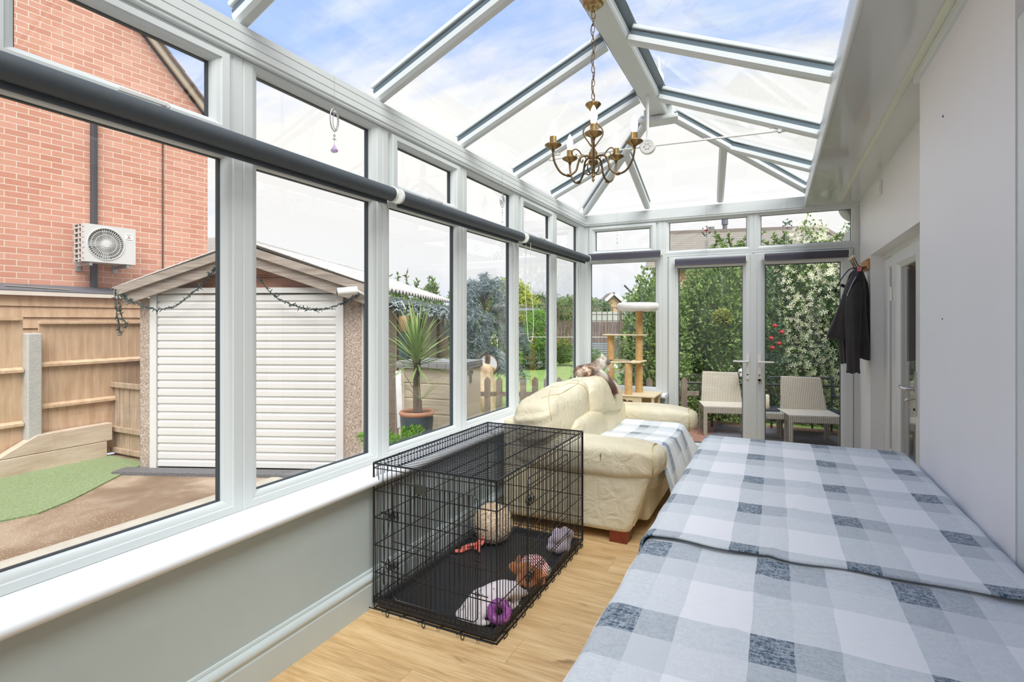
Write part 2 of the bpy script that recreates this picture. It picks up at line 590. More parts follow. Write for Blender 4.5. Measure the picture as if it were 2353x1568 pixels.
def top_handle(P, ac, z, parent, ln=0.16):
    mb = MB()
    mb.beam(P(ac - ln * 0.55, z, 0.03), P(ac + ln * 0.35, z, 0.033), 0.014, 0.010, up=Vector(P(0, 0, 1)) - Vector(P(0, 0, 0)))
    mb.lathe([(0.0, 0), (0.014, 0.0), (0.014, 0.018), (0.009, 0.024), (0.0, 0.024)], P(ac + ln * 0.38, z, 0.014), 14, axis=Vector(P(0, 0, 1)) - Vector(P(0, 0, 0)))
    return mb.build('handle', M['white_plastic'], parent, smooth=40, bevel=0.002)


wn = 0
def window(P, a0, a1, sash, zb=0.62, zt=2.397, dz=0.0, low=True):
    """one bay: fixed lower light, transom, upper light (opening sash or fixed)"""
    global wn
    wn += 1
    root = thing('window_%d' % wn, None, None, P((a0 + a1) / 2, zb, -0.03)); struct(root)
    sa = 0.075 / 0.066
    f = MB()
    if low:
        f.ring(P, a0, a1, zb, 2.03, PROF, sa, 0.83)
    f.ring(P, a0, a1, 2.03, zt, PROF, sa, 0.72)
    f.build('window_frame', M['pvc'], root, smooth=25)
    g = MB()
    if low:
        g.ring(P, a0, a1, zb, 2.03, GASK, sa, 0.83)
    if not sash:
        g.ring(P, a0, a1, 2.03, zt, GASK, sa, 0.72)
    g.build('gasket', M['gasket'], root)
    if low:
        pane(P, a0 + 0.074, a1 - 0.074, zb + 0.05, 1.982, root)
    if sash:
        b0, b1, c0, c1 = a0 + 0.066, a1 - 0.066, 2.062, zt - 0.034
        so = MB().ring(P, b0, b1, c0, c1, SPROF, 1.0, 0.7).build('opening_sash', M['pvc'], root, smooth=25)
        MB().ring(P, b0, b1, c0, c1, SGASK, 1.0, 0.7).build('gasket', M['gasket'], so)
        pane(P, b0 + 0.064, b1 - 0.064, c0 + 0.044, c1 - 0.044, so, n=-0.028)
        top_handle(P, (a0 + a1) / 2 + 0.04, c0 + 0.016, so)
    else:
        pane(P, a0 + 0.074, a1 - 0.074, 2.078, zt - 0.048, root)
    return root


YS = [-1.05, -0.23, 0.59, 1.42, 2.2475, 3.065, 3.885, 4.725, 5.48]
for i in range(8):
    window(PL_, YS[i], YS[i + 1], i % 2 == 0)
window(PE_, -1.87, -1.028, True)

# corner post, jamb at the back wall
struct(MB().box(-1.94, XL + 0.002, 5.48, 5.70, 0.60, 2.40).box(-1.94, -1.87, YE - 0.002, 5.70, 0.60, 2.40).build('trim_3', M['pvc'], bevel=0.004, origin=(0, 0, 0)))
struct(MB().box(-1.94, XL, YB, -1.05, 0.60, 2.40).build('trim_4', M['pvc'], bevel=0.004, origin=(0, 0, 0)))

# ---------------- end wall french doors
dr = thing('door_1', None, None, (-0.16, YE, 0)); struct(dr)
f = MB()
f.ring(PE_, -1.028, 0.674, 0.0, 2.03, [(0, -0.075), (0, 0), (0.044, 0.0), (0.052, -0.01), (0.06, -0.012), (0.06, -0.075)], 1.0, 0.5)
f.build('door_frame', M['pvc'], dr, smooth=25)
f = MB()
for a0, a1 in ((-1.028, -0.180), (-0.180, 0.674)):
    f.ring(PE_, a0, a1, 2.03, 2.397, PROF, 0.95, 0.62)
f.build('top_light_frame', M['pvc'], dr, smooth=25)
g = MB()
for a0, a1 in ((-1.028, -0.180), (-0.180, 0.674)):
    g.ring(PE_, a0, a1, 2.03, 2.397, GASK, 0.95, 0.62)
    pane(PE_, a0 + 0.062, a1 - 0.062, 2.07, 2.357, dr)
g.build('gasket', M['gasket'], dr)
MB().box(-0.965, 0.61, YE - 0.035, YE + 0.06, 0.0, 0.028).build('threshold', M['pvc_sill'], dr, bevel=0.003)
LPROF = [(0, -0.055), (0, 0.012), (0.005, 0.016), (0.060, 0.016), (0.064, 0.011), (0.074, 0.008), (0.088, -0.006), (0.092, -0.02), (0.092, -0.03)]
LG = [(0.091, -0.028), (0.098, -0.031), (0.098, -0.045), (0.091, -0.05)]
for side, (a0, a1) in enumerate(((-0.966, -0.186), (-0.174, 0.624))):
    lf = MB().ring(PE_, a0, a1, 0.03, 2.0, LPROF, 1.0, 1.2)
    if side == 0:
        lf.beam(PE_(-0.180, 0.035, 0.012), PE_(-0.180, 1.995, 0.012), 0.05, 0.012, up=(0, -1, 0))
    lf = lf.build('door_leaf', M['pvc'], dr, smooth=25)
    MB().ring(PE_, a0, a1, 0.03, 2.0, LG, 1.0, 1.2).build('gasket', M['gasket'], lf)
    pane(PE_, a0 + 0.09, a1 - 0.09, 0.135, 1.895, lf, n=-0.036)
    hx = a1 - 0.045 if side == 0 else a0 + 0.045
    dirn = -1 if side == 0 else 1
    h = MB()
    h.beam(PE_(hx, 0.80, 0.016), PE_(hx, 1.04, 0.016), 0.026, 0.010, up=(0, -1, 0))
    h.tube([PE_(hx, 0.97, 0.022), PE_(hx, 0.97, 0.058), PE_(hx + dirn * 0.012, 0.97, 0.068), PE_(hx + dirn * 0.125, 0.972, 0.066)], [0.010, 0.010, 0.010, 0.008], 10)
    h.build('door_handle', M['white_plastic'], lf, smooth=40)
    MB().lathe([(0.0, 0), (0.0075, 0), (0.0075, 0.0025), (0, 0.0025)], PE_(hx, 0.846, 0.026), 12, axis=(0, -1, 0)).build('keyhole', M['gasket'], lf)
# keys in the right hand leaf
kt = thing('key_bunch', 'bunch of brass keys hanging from the lock of the right french door', 'keys', PE_(-0.129, 0.846, 0.03))
k = MB()
k.beam(PE_(-0.129, 0.846, 0.028), PE_(-0.129, 0.846, 0.052), 0.004, 0.009)
k.lathe([(0.003, -0.0015), (0.011, -0.0015), (0.011, 0.0015), (0.003, 0.0015)], PE_(-0.129, 0.846, 0.058), 14, axis=(1, 0, 0))
k.tube([PE_(-0.129 + 0.003 * math.cos(a), 0.828 + 0.014 * math.sin(a), 0.060 + 0.010 * math.cos(a)) for a in [2 * PI * i / 16 for i in range(16)]], 0.0012, 6, closed=True)
k.build('key', M['brass'], kt, smooth=40)
for j, (dx, tz) in enumerate(((-0.012, 0.2), (0.004, -0.15), (0.016, 0.35))):
    q = MB()
    base = Vector(PE_(-0.129 + dx * 0.5, 0.812, 0.060))
    d = Vector((tz * 0.5, 0.0, -1)).normalized()
    q.beam(base, base + d * 0.022, 0.018, 0.002, up=(0, -1, 0))
    q.beam(base + d * 0.02, base + d * 0.052, 0.007, 0.002, up=(0, -1, 0))
    q.build('loose_key', M['brass'] if j != 1 else M['chrome'], kt, bevel=0.001)

# ---------------- right hand walls, side door
XF, XN = 0.674, 0.545
wf = MB()
wf.box(XF, 1.3, 5.014, 5.75, 0, 2.45)                       # pier by the end wall
wf.box(XF, 1.3, 2.9, 5.014, 1.872, 2.45)                    # over the doorway
wf.box(XF, 1.3, 2.766, 3.02, 0, 2.45)
struct(wf.build('wall_right', M['plaster_white'], origin=(0, 0, 0)))
wnr = MB().box(XN, 1.3, 1.775, 2.766, 0, 2.45)
for (y, z) in ((2.42, 1.895), (2.43, 1.366)):
    pass
wobj = wnr.build('wall_near', M['plaster_white'], origin=(0, 0, 0)); struct(wobj)
scr = MB()
for (y, z, rr) in ((2.418, 2.095, 0.0042), (2.425, 1.366, 0.0025)):
    scr.lathe([(0, -0.001), (rr, 0.0), (rr, 0.0022), (rr * 0.4, 0.003), (0, 0.002)], (XN, y, z), 10, axis=(-1, 0, 0))
scr.build('wall_plug', M['gasket'], wobj)
struct(MB().box(0.58, 1.3, YB, 1.775, 0, 2.45).build('wall_side', M['plaster_white'], origin=(0, 0, 0)))
tr = MB().box(0.548, 0.60, 1.66, 1.774, 0, 2.12).box(0.556, 0.60, 0.9, 1.66, 2.04, 2.12)
struct(tr.build('trim_5', M['pvc'], bevel=0.004, origin=(0, 0, 0)))
struct(MB().box(-2.0, 1.3, YB - 0.1, YB, -0.3, 3.2).build('wall_back', M['plaster_white'], origin=(0, 0, 0)))

dd = thing('door_2', None, None, (0.78, 4.1, 0)); struct(dd)
PD = lambda a, z, n: (0.762 - n, a, z)
f = MB()
f.ring(PD, 3.02, 5.014, 0.0, 1.872, [(0, -0.07), (0, 0), (0.045, 0), (0.05, -0.008), (0.05, -0.07)], 1.0, 1.0)
f.ring(PD, 4.60, 4.97, 0.05, 1.83, [(0, -0.06), (0, 0.0), (0.10, 0.0), (0.112, -0.012), (0.112, -0.03)], 1.0, 0.7)
f.build('door_frame', M['pvc'], dd, smooth=25)
pane(PD, 4.70, 4.88, 0.12, 1.76, dd, n=-0.03)
lf = MB().ring(PD, 3.80, 4.60, 0.02, 1.83, [(0, -0.05), (0, 0.006), (0.006, 0.012), (0.105, 0.012), (0.11, 0.006), (0.125, 0.0), (0.14, -0.012), (0.14, -0.03)], 1.0, 0.75)
lf.box(0.76, 0.80, 3.9, 4.5, 0.12, 0.42)
lf = lf.build('door_leaf', M['pvc'], dd, smooth=25)
pane(PD, 3.92, 4.48, 0.42, 1.75, lf, n=-0.02)
h = MB()
h.beam(PD(3.885, 0.80, 0.012), PD(3.885, 1.06, 0.012), 0.036, 0.010, up=(-1, 0, 0))
h.tube([PD(3.885, 0.955, 0.02), PD(3.885, 0.955, 0.062), PD(3.90, 0.955, 0.072), PD(4.01, 0.957, 0.070)], [0.011, 0.011, 0.011, 0.009], 10)
h.tube([PD(3.885, 0.90, 0.02), PD(3.885, 0.895, 0.055), PD(3.895, 0.885, 0.06)], 0.009, 10)
h.build('door_handle', M['chrome'], lf, smooth=40)
MB().lathe([(0, 0), (0.009, 0), (0.009, 0.006), (0, 0.006)], PD(3.885, 0.835, 0.022), 12, axis=(-1, 0, 0)).build('keyhole', M['gasket'], lf)
h = MB()
for z in (0.4, 1.55):
    h.tube([PD(4.605, z - 0.05, 0.018), PD(4.605, z + 0.05, 0.018)], 0.009, 10)
h.build('door_hinge', M['white_plastic'], lf, smooth=40)
struct(MB().box(1.28, 1.4, 2.6, 5.6, 0, 2.4).build('wall_hall', pbr('hall_wall', hexc(150, 132, 112), 0.7), origin=(0, 0, 0)))
curt = MB().grid(lambda u, v: (0.98 + 0.028 * math.sin(u * 46) + 0.012 * math.sin(u * 17 + v * 3), 3.75 + u * 0.5, 0.1 + v * 1.75), 80, 8)
tag(curt.build('curtain', pbr('brown_curtain', hexc(92, 74, 58), 0.9, var=0.1), smooth=180, solid=0.004), 'brown curtain hanging behind the glass of the white side door', 'curtain')

# small blank plate on the far right wall
tag(MB().box(XF - 0.022, XF, 4.50, 4.62, 2.245, 2.345).build('blank_plate', M['white_plastic'], bevel=0.004),
    'small white blank plate high on the right wall above the side door', 'wall plate')

# ================================================================ THE GLAZED ROOF
RX, RZ = -0.812, 2.958       # ridge underside
XR, YH = 0.268, 4.32         # right eave, hub
SL = 0.446
roof = thing('ceiling', None, None, (RX, 2.0, BEAMT)); struct(roof)
bm_ = MB()
bm_.prism([(XL - 0.06, YB, 2.39), (XL + 0.012, YB, 2.39), (XL + 0.022, YB, 2.40), (XL + 0.022, YB, 2.425), (XL + 0.019, YB, 2.428), (XL + 0.022, YB, 2.431),
           (XL + 0.022, YB, 2.462), (XL + 0.019, YB, 2.465), (XL + 0.022, YB, 2.468), (XL + 0.022, YB, 2.495), (XL - 0.06, YB, 2.50)], (0, YE - YB + 0.06, 0))
bm_.tube([(XL + 0.008, YB, 2.388), (XL + 0.008, YE, 2.388)], 0.010, 10)
bm_.build('eaves_beam', M['pvc'], roof, smooth=30)
bm_ = MB()
bm_.prism([(XL, YE + 0.06, 2.39), (XL, YE - 0.012, 2.39), (XL, YE - 0.022, 2.40), (XL, YE - 0.022, 2.495), (XL, YE + 0.06, 2.51)], (XR - XL + 0.42, 0, 0))
bm_.tube([(XL, YE - 0.008, 2.388), (XF, YE - 0.008, 2.388)], 0.010, 10)
bm_.build('eaves_beam', M['pvc'], roof, smooth=30)
# soffit under the box gutter and its lip
bm_ = MB().box(0.25, XF, YB, YE - 0.01, 2.402, 2.43).box(0.25, XF, YB, YE - 0.01, 2.53, 2.56)
bm_.build('soffit', M['soffit'], roof)
bm_ = MB().prism([(0.244, YB, 2.40), (0.256, YB, 2.398), (0.262, YB, 2.408), (0.262, YB, 2.47), (0.29, YB, 2.515), (0.29, YB, 2.54), (0.25, YB, 2.54), (0.244, YB, 2.47)], (0, YE - YB - 0.02, 0))
bm_.tube([(0.252, YB, 2.404), (0.252, YE - 0.02, 2.404)], 0.009, 10)
bm_.build('gutter_edge', M['pvc'], roof, smooth=30)
MB().box(0.500, 0.528, YB, YE - 0.12, 2.396, 2.403).build('cream_strip', M['cream_strip'], roof, bevel=0.002)
MB().box(0.528, XN + 0.004, YB, 2.80, 2.362, 2.402).build('timber_fillet', M['pvc'], roof, bevel=0.003)
# ridge
bm_ = MB()
bm_.prism([(RX - 0.058, YB, RZ), (RX + 0.058, YB, RZ), (RX + 0.066, YB, RZ + 0.012), (RX + 0.066, YB, RZ + 0.06), (RX, YB, RZ + 0.085), (RX - 0.066, YB, RZ + 0.06), (RX - 0.066, YB, RZ + 0.012)],
          (0, YH - YB - 0.03, 0))
bm_.build('ridge_beam', M['pvc'], roof, smooth=30)
MB().prism([(RX - 0.11, YB, RZ + 0.085), (RX + 0.11, YB, RZ + 0.085), (RX + 0.07, YB, RZ + 0.125), (RX, YB, RZ + 0.17), (RX - 0.07, YB, RZ + 0.125)], (0, YH - YB, 0)).build('ridge_cap', M['alu'], roof, smooth=30)
MB().prism([(RX - 0.15, YH - 0.09, RZ - 0.045), (RX + 0.15, YH - 0.09, RZ - 0.045), (RX + 0.135, YH + 0.03, RZ - 0.055), (RX - 0.135, YH + 0.03, RZ - 0.055)], (0, 0, 0.035)
           ).prism([(RX - 0.115, YH - 0.07, RZ - 0.01), (RX + 0.115, YH - 0.07, RZ - 0.01), (RX + 0.105, YH + 0.05, RZ - 0.01), (RX - 0.105, YH + 0.05, RZ - 0.01)], (0, 0, 0.07)
           ).build('ridge_end_hub', M['pvc'], roof, bevel=0.008)
fin = MB().lathe([(0.028, 0), (0.034, 0.02), (0.018, 0.05), (0.03, 0.09), (0.042, 0.13), (0.03, 0.17), (0.012, 0.20), (0.016, 0.22), (0.010, 0.26), (0.0, 0.31)], (RX + 0.0, YH - 0.05, RZ + 0.16), 20)
fin.build('finial', M['pvc'], roof, smooth=60)


def rafter(p0, p1, up=(0, 0, 1), cap=True):
    """p0 eave end, p1 ridge end, both on the underside"""
    p0, p1 = Vector(p0), Vector(p1)
    a = MB().beam(p0, p1, 0.062, 0.042, ch=0.014, up=up)
    ra = a.build('rafter', M['pvc'], roof, smooth=25)
    MB().beam(p0, p1, 0.046, 0.026, off=0.042, up=up).build('gasket_bar', M['alu'], ra)
    if cap:
        MB().beam(p0, p1, 0.066, 0.022, off=0.078, up=up).build('outer_cap', M['pvc'], ra, bevel=0.004)
    return ra


ZE, ZR = 2.498, 2.498 + SL * (RX - 0.06 - XL)
RYS = [-1.07, -0.24, 0.585, 1.412, 2.225, 3.052, 3.89]
for y in RYS:
    rafter((XL, y, ZE), (RX - 0.06, y, ZR), up=(-SL, 0, 1))
RRY = [-1.07, -0.24, 0.585, 1.412, 2.225, 3.04, 3.93]
ZRE = 2.512
SR = (ZR - ZRE) / (XR - RX - 0.06)
for y in RRY:
    rafter((XR, y, ZRE), (RX + 0.06, y, ZR), up=(SR, 0, 1))
# hips from the corners to the hub, jacks against them
HL, HR = Vector((XL + 0.02, 5.57, ZE + 0.004)), Vector((XR, 5.57, ZRE))
HUBL, HUBR = Vector((RX - 0.10, YH, ZR - 0.02)), Vector((RX + 0.10, YH, ZR - 0.02))
rafter(HL, HUBL); rafter(HR, HUBR)
def on(a, b, t): return a + (b - a) * t
rafter((XL, 4.70, ZE), on(HL, HUBL, 0.70), up=(-SL, 0, 1))
rafter((XR, 4.80, ZRE), on(HR, HUBR, 0.62), up=(SR, 0, 1))
SE = (ZR - ZE) / (5.57 - YH)
rafter((-1.179, 5.585, ZE + 0.01), on(HL, HUBL, 0.72), up=(0, SE, 1))
rafter((-0.477, 5.585, ZE + 0.01), on(HR, HUBR, 0.66), up=(0, SE, 1))

# roof glass, one pane to each bay
def rpane(pts, nrm):
    nrm = Vector(nrm).normalized()
    P_ = [Vector(p) + nrm * 0.072 for p in pts]
    MB().prism(P_, nrm * 0.006).build('glass_pane', M['roofglass'], roof)
EB = [YB] + RYS[1:]
for a, b in zip(EB, EB[1:] + [YH]):
    rpane([(XL - 0.05, a, ZE - 0.02), (XL - 0.05, b, ZE - 0.02), (RX - 0.05, b, ZR), (RX - 0.05, a, ZR)], (-SL, 0, 1))
rpane([(XL - 0.05, YH, ZE - 0.02), (XL - 0.05, 5.64, ZE - 0.02), (RX - 0.09, YH, ZR)], (-SL, 0, 1))
EB = [YB] + RRY[1:]
for a, b in zip(EB, EB[1:] + [YH]):
    rpane([(XR + 0.02, a, ZRE - 0.01), (RX + 0.05, a, ZR), (RX + 0.05, b, ZR), (XR + 0.02, b, ZRE - 0.01)], (SR, 0, 1))
rpane([(XR + 0.02, YH, ZRE - 0.01), (RX + 0.09, YH, ZR), (XR + 0.02, 5.64, ZRE - 0.01)], (SR, 0, 1))
rpane([(XL - 0.05, 5.64, ZE - 0.02), (XR + 0.02, 5.64, ZRE - 0.01), (RX + 0.09, YH, ZR), (RX - 0.09, YH, ZR)], (0, SE, 1))

# tie bar boss, its rod and the two braces
TB = Vector((RX, 3.86, 2.600))
MB().tube([(RX, 3.86, RZ), TB + Vector((0, 0, 0.05))], 0.010, 10).build('tie_rod', M['white_plastic'], roof, smooth=60)
nrm = Vector((0.10, -1, -0.12)).normalized()
boss = MB().lathe([(0, -0.022), (0.050, -0.022), (0.056, -0.016), (0.056, 0.014), (0.050, 0.022), (0.036, 0.022), (0.034, 0.019), (0, 0.019)], TB, 36, axis=nrm)
bx, by, _ = basis(nrm)
for k in range(6):
    a = k * PI / 3
    c = TB + nrm * 0.019 + bx * (0.020 * math.cos(a)) + by * (0.020 * math.sin(a))
    boss.sell(c, (0.016, 0.016, 0.008), 1, 1, 10, 6)
boss.build('tie_boss', M['white_plastic'], roof, smooth=50)
for p1 in (Vector((-1.55, 3.89, 2.615)), Vector((0.03, 3.93, 2.603))):
    dxy = (p1 - TB).normalized()
    b = MB().tube([TB + dxy * 0.05, p1], 0.0075, 8)
    b.tube([p1 - dxy * 0.012, p1 + dxy * 0.03], 0.012, 8)
    b.lathe([(0, -0.018), (0.013, -0.018), (0.013, 0.018), (0, 0.018)], p1, 12, axis=(0, 1, 0))
    b.beam(p1 + Vector((-0.06, 0, 0.026)), p1 + Vector((0.06, 0, 0.026)), 0.03, 0.012)
    b.build('tie_brace', M['white_plastic'], roof, smooth=40)

# ================================================================ BLINDS
def blind_left(y0, y1, name_label, chain=None, z=2.012, x=-1.775, r=0.036):
    t = thing('roller_blind', name_label, 'blind', (x, (y0 + y1) / 2, z - 0.06), group=None)
    MB().tube([(x, y0 + 0.02, z), (x, y1 - 0.02, z)], r, 24).build('fabric_roll', M['blind'], t, smooth=60)
    b = MB().beam((x - 0.022, y0 + 0.03, z - 0.052), (x - 0.022, y1 - 0.03, z - 0.052), 0.012, 0.030)
    b.build('bottom_bar', M['blind'], t, bevel=0.004)
    for yy in (y0 + 0.012, y1 - 0.012):
        q = MB().lathe([(0, -0.008), (0.038, -0.008), (0.040, -0.004), (0.040, 0.004), (0.038, 0.008), (0, 0.008)], (x, yy, z), 20, axis=(0, 1, 0))
        q.box(XL, x, yy - 0.007, yy + 0.007, z - 0.022, z + 0.022)
        q.box(XL, XL + 0.006, yy - 0.018, yy + 0.018, z - 0.03, z + 0.03)
        q.build('bracket', M['white_plastic'], t, smooth=40)
    if chain:
        yc, zb = chain
        pts = smooth_path([(x + 0.02, yc, z), (x + 0.022, yc + 0.01, z - 0.4), (x + 0.024, yc + 0.05, zb + 0.18), (x + 0.024, yc + 0.03, zb + 0.02),
                           (x + 0.024, yc - 0.02, zb), (x + 0.02, yc - 0.05, zb + 0.04), (x - 0.01, yc - 0.035, z - 0.4), (x - 0.01, yc - 0.02, z)], 8)
        MB().tube(pts, 0.0022, 6).build('pull_cord', M['cord'], t, smooth=60)
    return t


blind_left(-0.20, 2.235, 'charcoal roller blind along the nearest and largest pair of side windows')
blind_left(2.262, 3.815, 'charcoal roller blind across the middle pair of side windows')
blind_left(3.845, 5.46, 'charcoal roller blind with hanging white cord loop on the farthest pair of side windows', chain=(3.93, 1.20))


def blind_end(x0, x1, ztop, h, label, yoff=0.05, cord=None):
    y = YE - yoff
    t = thing('roller_blind', label, 'blind', ((x0 + x1) / 2, y, ztop - h))
    r = 0.024
    b = MB().tube([(x0, y, ztop - r), (x1, y, ztop - r)], r, 20)
    b.build('fabric_roll', M['blind2'], t, smooth=60)
    MB().box(x0 + 0.004, x1 - 0.004, y - r - 0.001, y - r + 0.003, ztop - h + 0.01, ztop - r).build('fabric_drop', M['blind2'], t)
    sc = MB()
    n = int((x1 - x0) / 0.02)
    sc.tube([(x0 + 0.004 + (x1 - x0 - 0.008) * i / (n * 2), y - r - 0.003, ztop - h + 0.012 + 0.004 * (i % 2)) for i in range(n * 2 + 1)], 0.005, 6)
    sc.build('bottom_bar', M['blind2'], t, smooth=60)
    for xx in (x0 - 0.010, x1 + 0.001):
        q = MB().box(xx, xx + 0.009, y - 0.024, YE, ztop - 0.052, ztop + 0.002)
        q.build('bracket', M['white_plastic'], t, bevel=0.002)
    if cord:
        xc, zb = cord
        MB().tube([(xc, y, ztop - 0.03), (xc, y, zb + 0.03), (xc + 0.01, y, zb), (xc + 0.022, y, zb + 0.03), (xc + 0.018, y, ztop - 0.03)], 0.0018, 6).build('pull_cord', M['cord'], t, smooth=60)
    return t


blind_end(-1.80, -1.035, 2.075, 0.085, 'slate roller blind rolled up above the cat tree window', cord=(-1.03, 1.33), yoff=0.055)
blind_end(-0.895, -0.245, 1.975, 0.080, 'slate roller blind at the top of the left french door', cord=(-0.90, 1.22))
blind_end(-0.085, 0.585, 1.985, 0.078, 'slate roller blind at the top of the right french door')

# ================================================================ HANGING DECORATIONS
M['crystal'] = pbr('crystal', (0.95, 0.93, 1.0), 0.03, trans=0.75)
M['violet'] = pbr('violet_crystal', hexc(222, 200, 232), 0.05, trans=0.5)
M['silver'] = pbr('silver_wire', hexc(196, 198, 200), 0.3, 0.9)
M['black'] = pbr('black_dot', hexc(40, 34, 36), 0.5)
M['red'] = pbr('red_rose', hexc(178, 32, 42), 0.5)
M['leafdark'] = pbr('dark_leaf', hexc(58, 84, 66), 0.6)
M['thread'] = pbr('thread', hexc(150, 152, 150), 0.7)


def thread(t, p0, p1, r=0.0007, name='thread'):
    MB().tube([p0, p1], r, 5).build(name, M['thread'], t)


def gem(mb, c, r, h, n=8):
    mb.lathe([(0, -h * 0.42), (r * 0.75, -h * 0.34), (r, -h * 0.12), (r * 0.35, h * 0.3), (0, h * 0.58)], c, n)


def gem1(t, c, r, h):
    q = MB(); gem(q, c, r, h); return q.build('crystal_bead', M['crystal'], t)


# moon shaped crystal catcher in the second window
def at_l(y, z, x=XL + 0.035): return Vector((x, y, z))
t = thing('sun_catcher', 'clear crystal sun catcher with lilac drop hanging in the second side window', 'sun catcher', at_l(1.865, 2.16))
thread(t, at_l(1.865, 2.49), at_l(1.865, 2.335))
b = MB()
b.tube([at_l(1.865 + 0.026 * math.cos(a), 2.285 + 0.052 * math.sin(a)) for a in [2 * PI * i / 28 for i in range(28)]], 0.0028, 8, closed=True)
b.tube([at_l(1.872 + 0.016 * math.cos(a), 2.280 + 0.038 * math.sin(a)) for a in [2 * PI * i / 24 for i in range(24)]], 0.0018, 6, closed=True)
b.build('wire_ring', M['silver'], t, smooth=60)
b = MB()
for i in range(11):
    a = -1.2 + i * 0.24
    gem(b, at_l(1.865 + 0.021 * math.cos(a), 2.285 + 0.045 * math.sin(a)), 0.0045, 0.009, 6)
gem(b, at_l(1.865, 2.322), 0.009, 0.018)
b.build('crystal_bead', M['crystal'], t)
thread(t, at_l(1.865, 2.235), at_l(1.865, 2.17))
gem1(t, at_l(1.865, 2.214), 0.007, 0.016); gem1(t, at_l(1.865, 2.198), 0.009, 0.014)
b = MB(); gem(b, at_l(1.865, 2.150), 0.017, 0.042); b.build('crystal_drop', M['violet'], t)

t = thing('sun_catcher', 'small silver filigree sun catcher hanging in the fourth side window', 'sun catcher', at_l(3.565, 2.08))
thread(t, at_l(3.565, 2.47), at_l(3.565, 2.31))
b = MB()
for s_, rr in ((1, 0.030), (0.62, 0.02), (0.35, 0.011)):
    b.tube([at_l(3.565 + 0.036 * s_ * math.cos(a) * (1 - 0.25 * math.sin(a)), 2.255 + 0.05 * s_ * math.sin(a)) for a in [2 * PI * i / 20 for i in range(20)]], 0.0026, 6, closed=True)
for k in range(8):
    a = k * PI / 4
    b.tube([at_l(3.565 + 0.008 * math.cos(a), 2.255 + 0.012 * math.sin(a)), at_l(3.565 + 0.034 * math.cos(a), 2.255 + 0.047 * math.sin(a))], 0.002, 5)
b.build('filigree_charm', M['silver'], t, smooth=60)
thread(t, at_l(3.565, 2.205), at_l(3.565, 2.09))
for z_, r_ in ((2.185, 0.005), (2.168, 0.007), (2.15, 0.005), (2.10, 0.010)):
    gem1(t, at_l(3.565, z_), r_, r_ * 2.4)

ye = YE - 0.035
t = thing('sun_catcher', 'string of tiny clear beads hanging in front of the top light over the cat tree', 'sun catcher', (-1.49, ye, 2.13))
thread(t, (-1.49, ye, 2.49), (-1.49, ye, 2.13))
for z_, r_ in ((2.335, 0.006), (2.30, 0.005), (2.262, 0.006), (2.225, 0.007), (2.182, 0.010)):
    gem1(t, (-1.49 + 0.003 * math.sin(z_ * 90), ye, z_), r_, r_ * 2.2)


def chime(x, zc, label, motif):
    t = thing('wind_chime', label, 'wind chime', (x, ye, zc - 0.19))
    thread(t, (x, ye, 2.49), (x, ye, zc + 0.075))
    MB().tube([(x + 0.014 * math.sin(a), ye, zc + 0.070 + 0.02 * (math.cos(a) * 0.5 + 0.5)) for a in [PI * i / 8 - PI / 2 for i in range(9)]], 0.0012, 5).build('hook', M['thread'], t)
    wr = MB().tube([(x + 0.040 * math.sin(a), ye, zc + 0.040 * math.cos(a)) for a in [2 * PI * i / 30 for i in range(30)]], 0.0008, 5, closed=True)
    wr.build('wire_ring', M['silver'], t)
    for k in range(6):
        a = k * PI / 3
        MB().sell((x + 0.040 * math.sin(a), ye, zc + 0.040 * math.cos(a)), (0.012, 0.006, 0.012), 1, 1, 12, 8).build('bead', M['black'], t, smooth=180)
    motif(t, x, zc)
    b = MB()
    for k in (-1, 0, 1):
        b.tube([(x + k * 0.011, ye, zc - 0.095), (x + k * 0.011, ye, zc - 0.185 + abs(k) * 0.012)], 0.0028, 8)
    b.build('chime_tube', M['silver'], t, smooth=60)
    thread(t, (x, ye, zc - 0.03), (x, ye, zc - 0.09))


def rose(t, x, zc):
    b = MB()
    for k in range(7):
        a = k * 2.4
        b.sell((x + 0.007 * math.cos(a), ye - 0.004 + 0.003 * math.sin(a), zc + 0.008 * math.sin(a * 1.3)), (0.018, 0.012, 0.016), 0.8, 0.8, 10, 8)
    b.build('rose', M['red'], t, smooth=180)
    b = MB().tube([(x, ye, zc - 0.01), (x + 0.003, ye, zc - 0.07)], 0.0018, 6)
    for k, (dx, dz) in enumerate(((-0.028, -0.034), (0.028, -0.028), (-0.016, -0.05))):
        b.sell((x + dx, ye, zc + dz), (0.026, 0.004, 0.012), 1, 1, 10, 6, M=Matrix.Rotation(0.5 * (-1) ** k, 4, 'Y'))
    b.build('leaf', M['leafdark'], t, smooth=180)


def butterfly(t, x, zc):
    b = MB()
    for s_ in (-1, 1):
        for (w_, h_, dz, ang) in ((0.034, 0.022, 0.010, 0.55), (0.022, 0.016, -0.010, -0.5)):
            b.sell((x + s_ * 0.017, ye, zc + dz + s_ * 0.004), (w_, 0.003, h_), 1, 1, 14, 6, M=Matrix.Rotation(-s_ * ang, 4, 'Y'))
    b.sell((x, ye - 0.002, zc), (0.006, 0.006, 0.034), 1, 1, 10, 8)
    b.build('butterfly', pbr('green_butterfly', hexc(128, 150, 130), 0.5), t, smooth=180)


chime(-0.60, 2.245, 'small wind chime with a red rose inside a ring of black beads', rose)
chime(0.105, 2.255, 'small wind chime with a green butterfly inside a ring of black beads', butterfly)

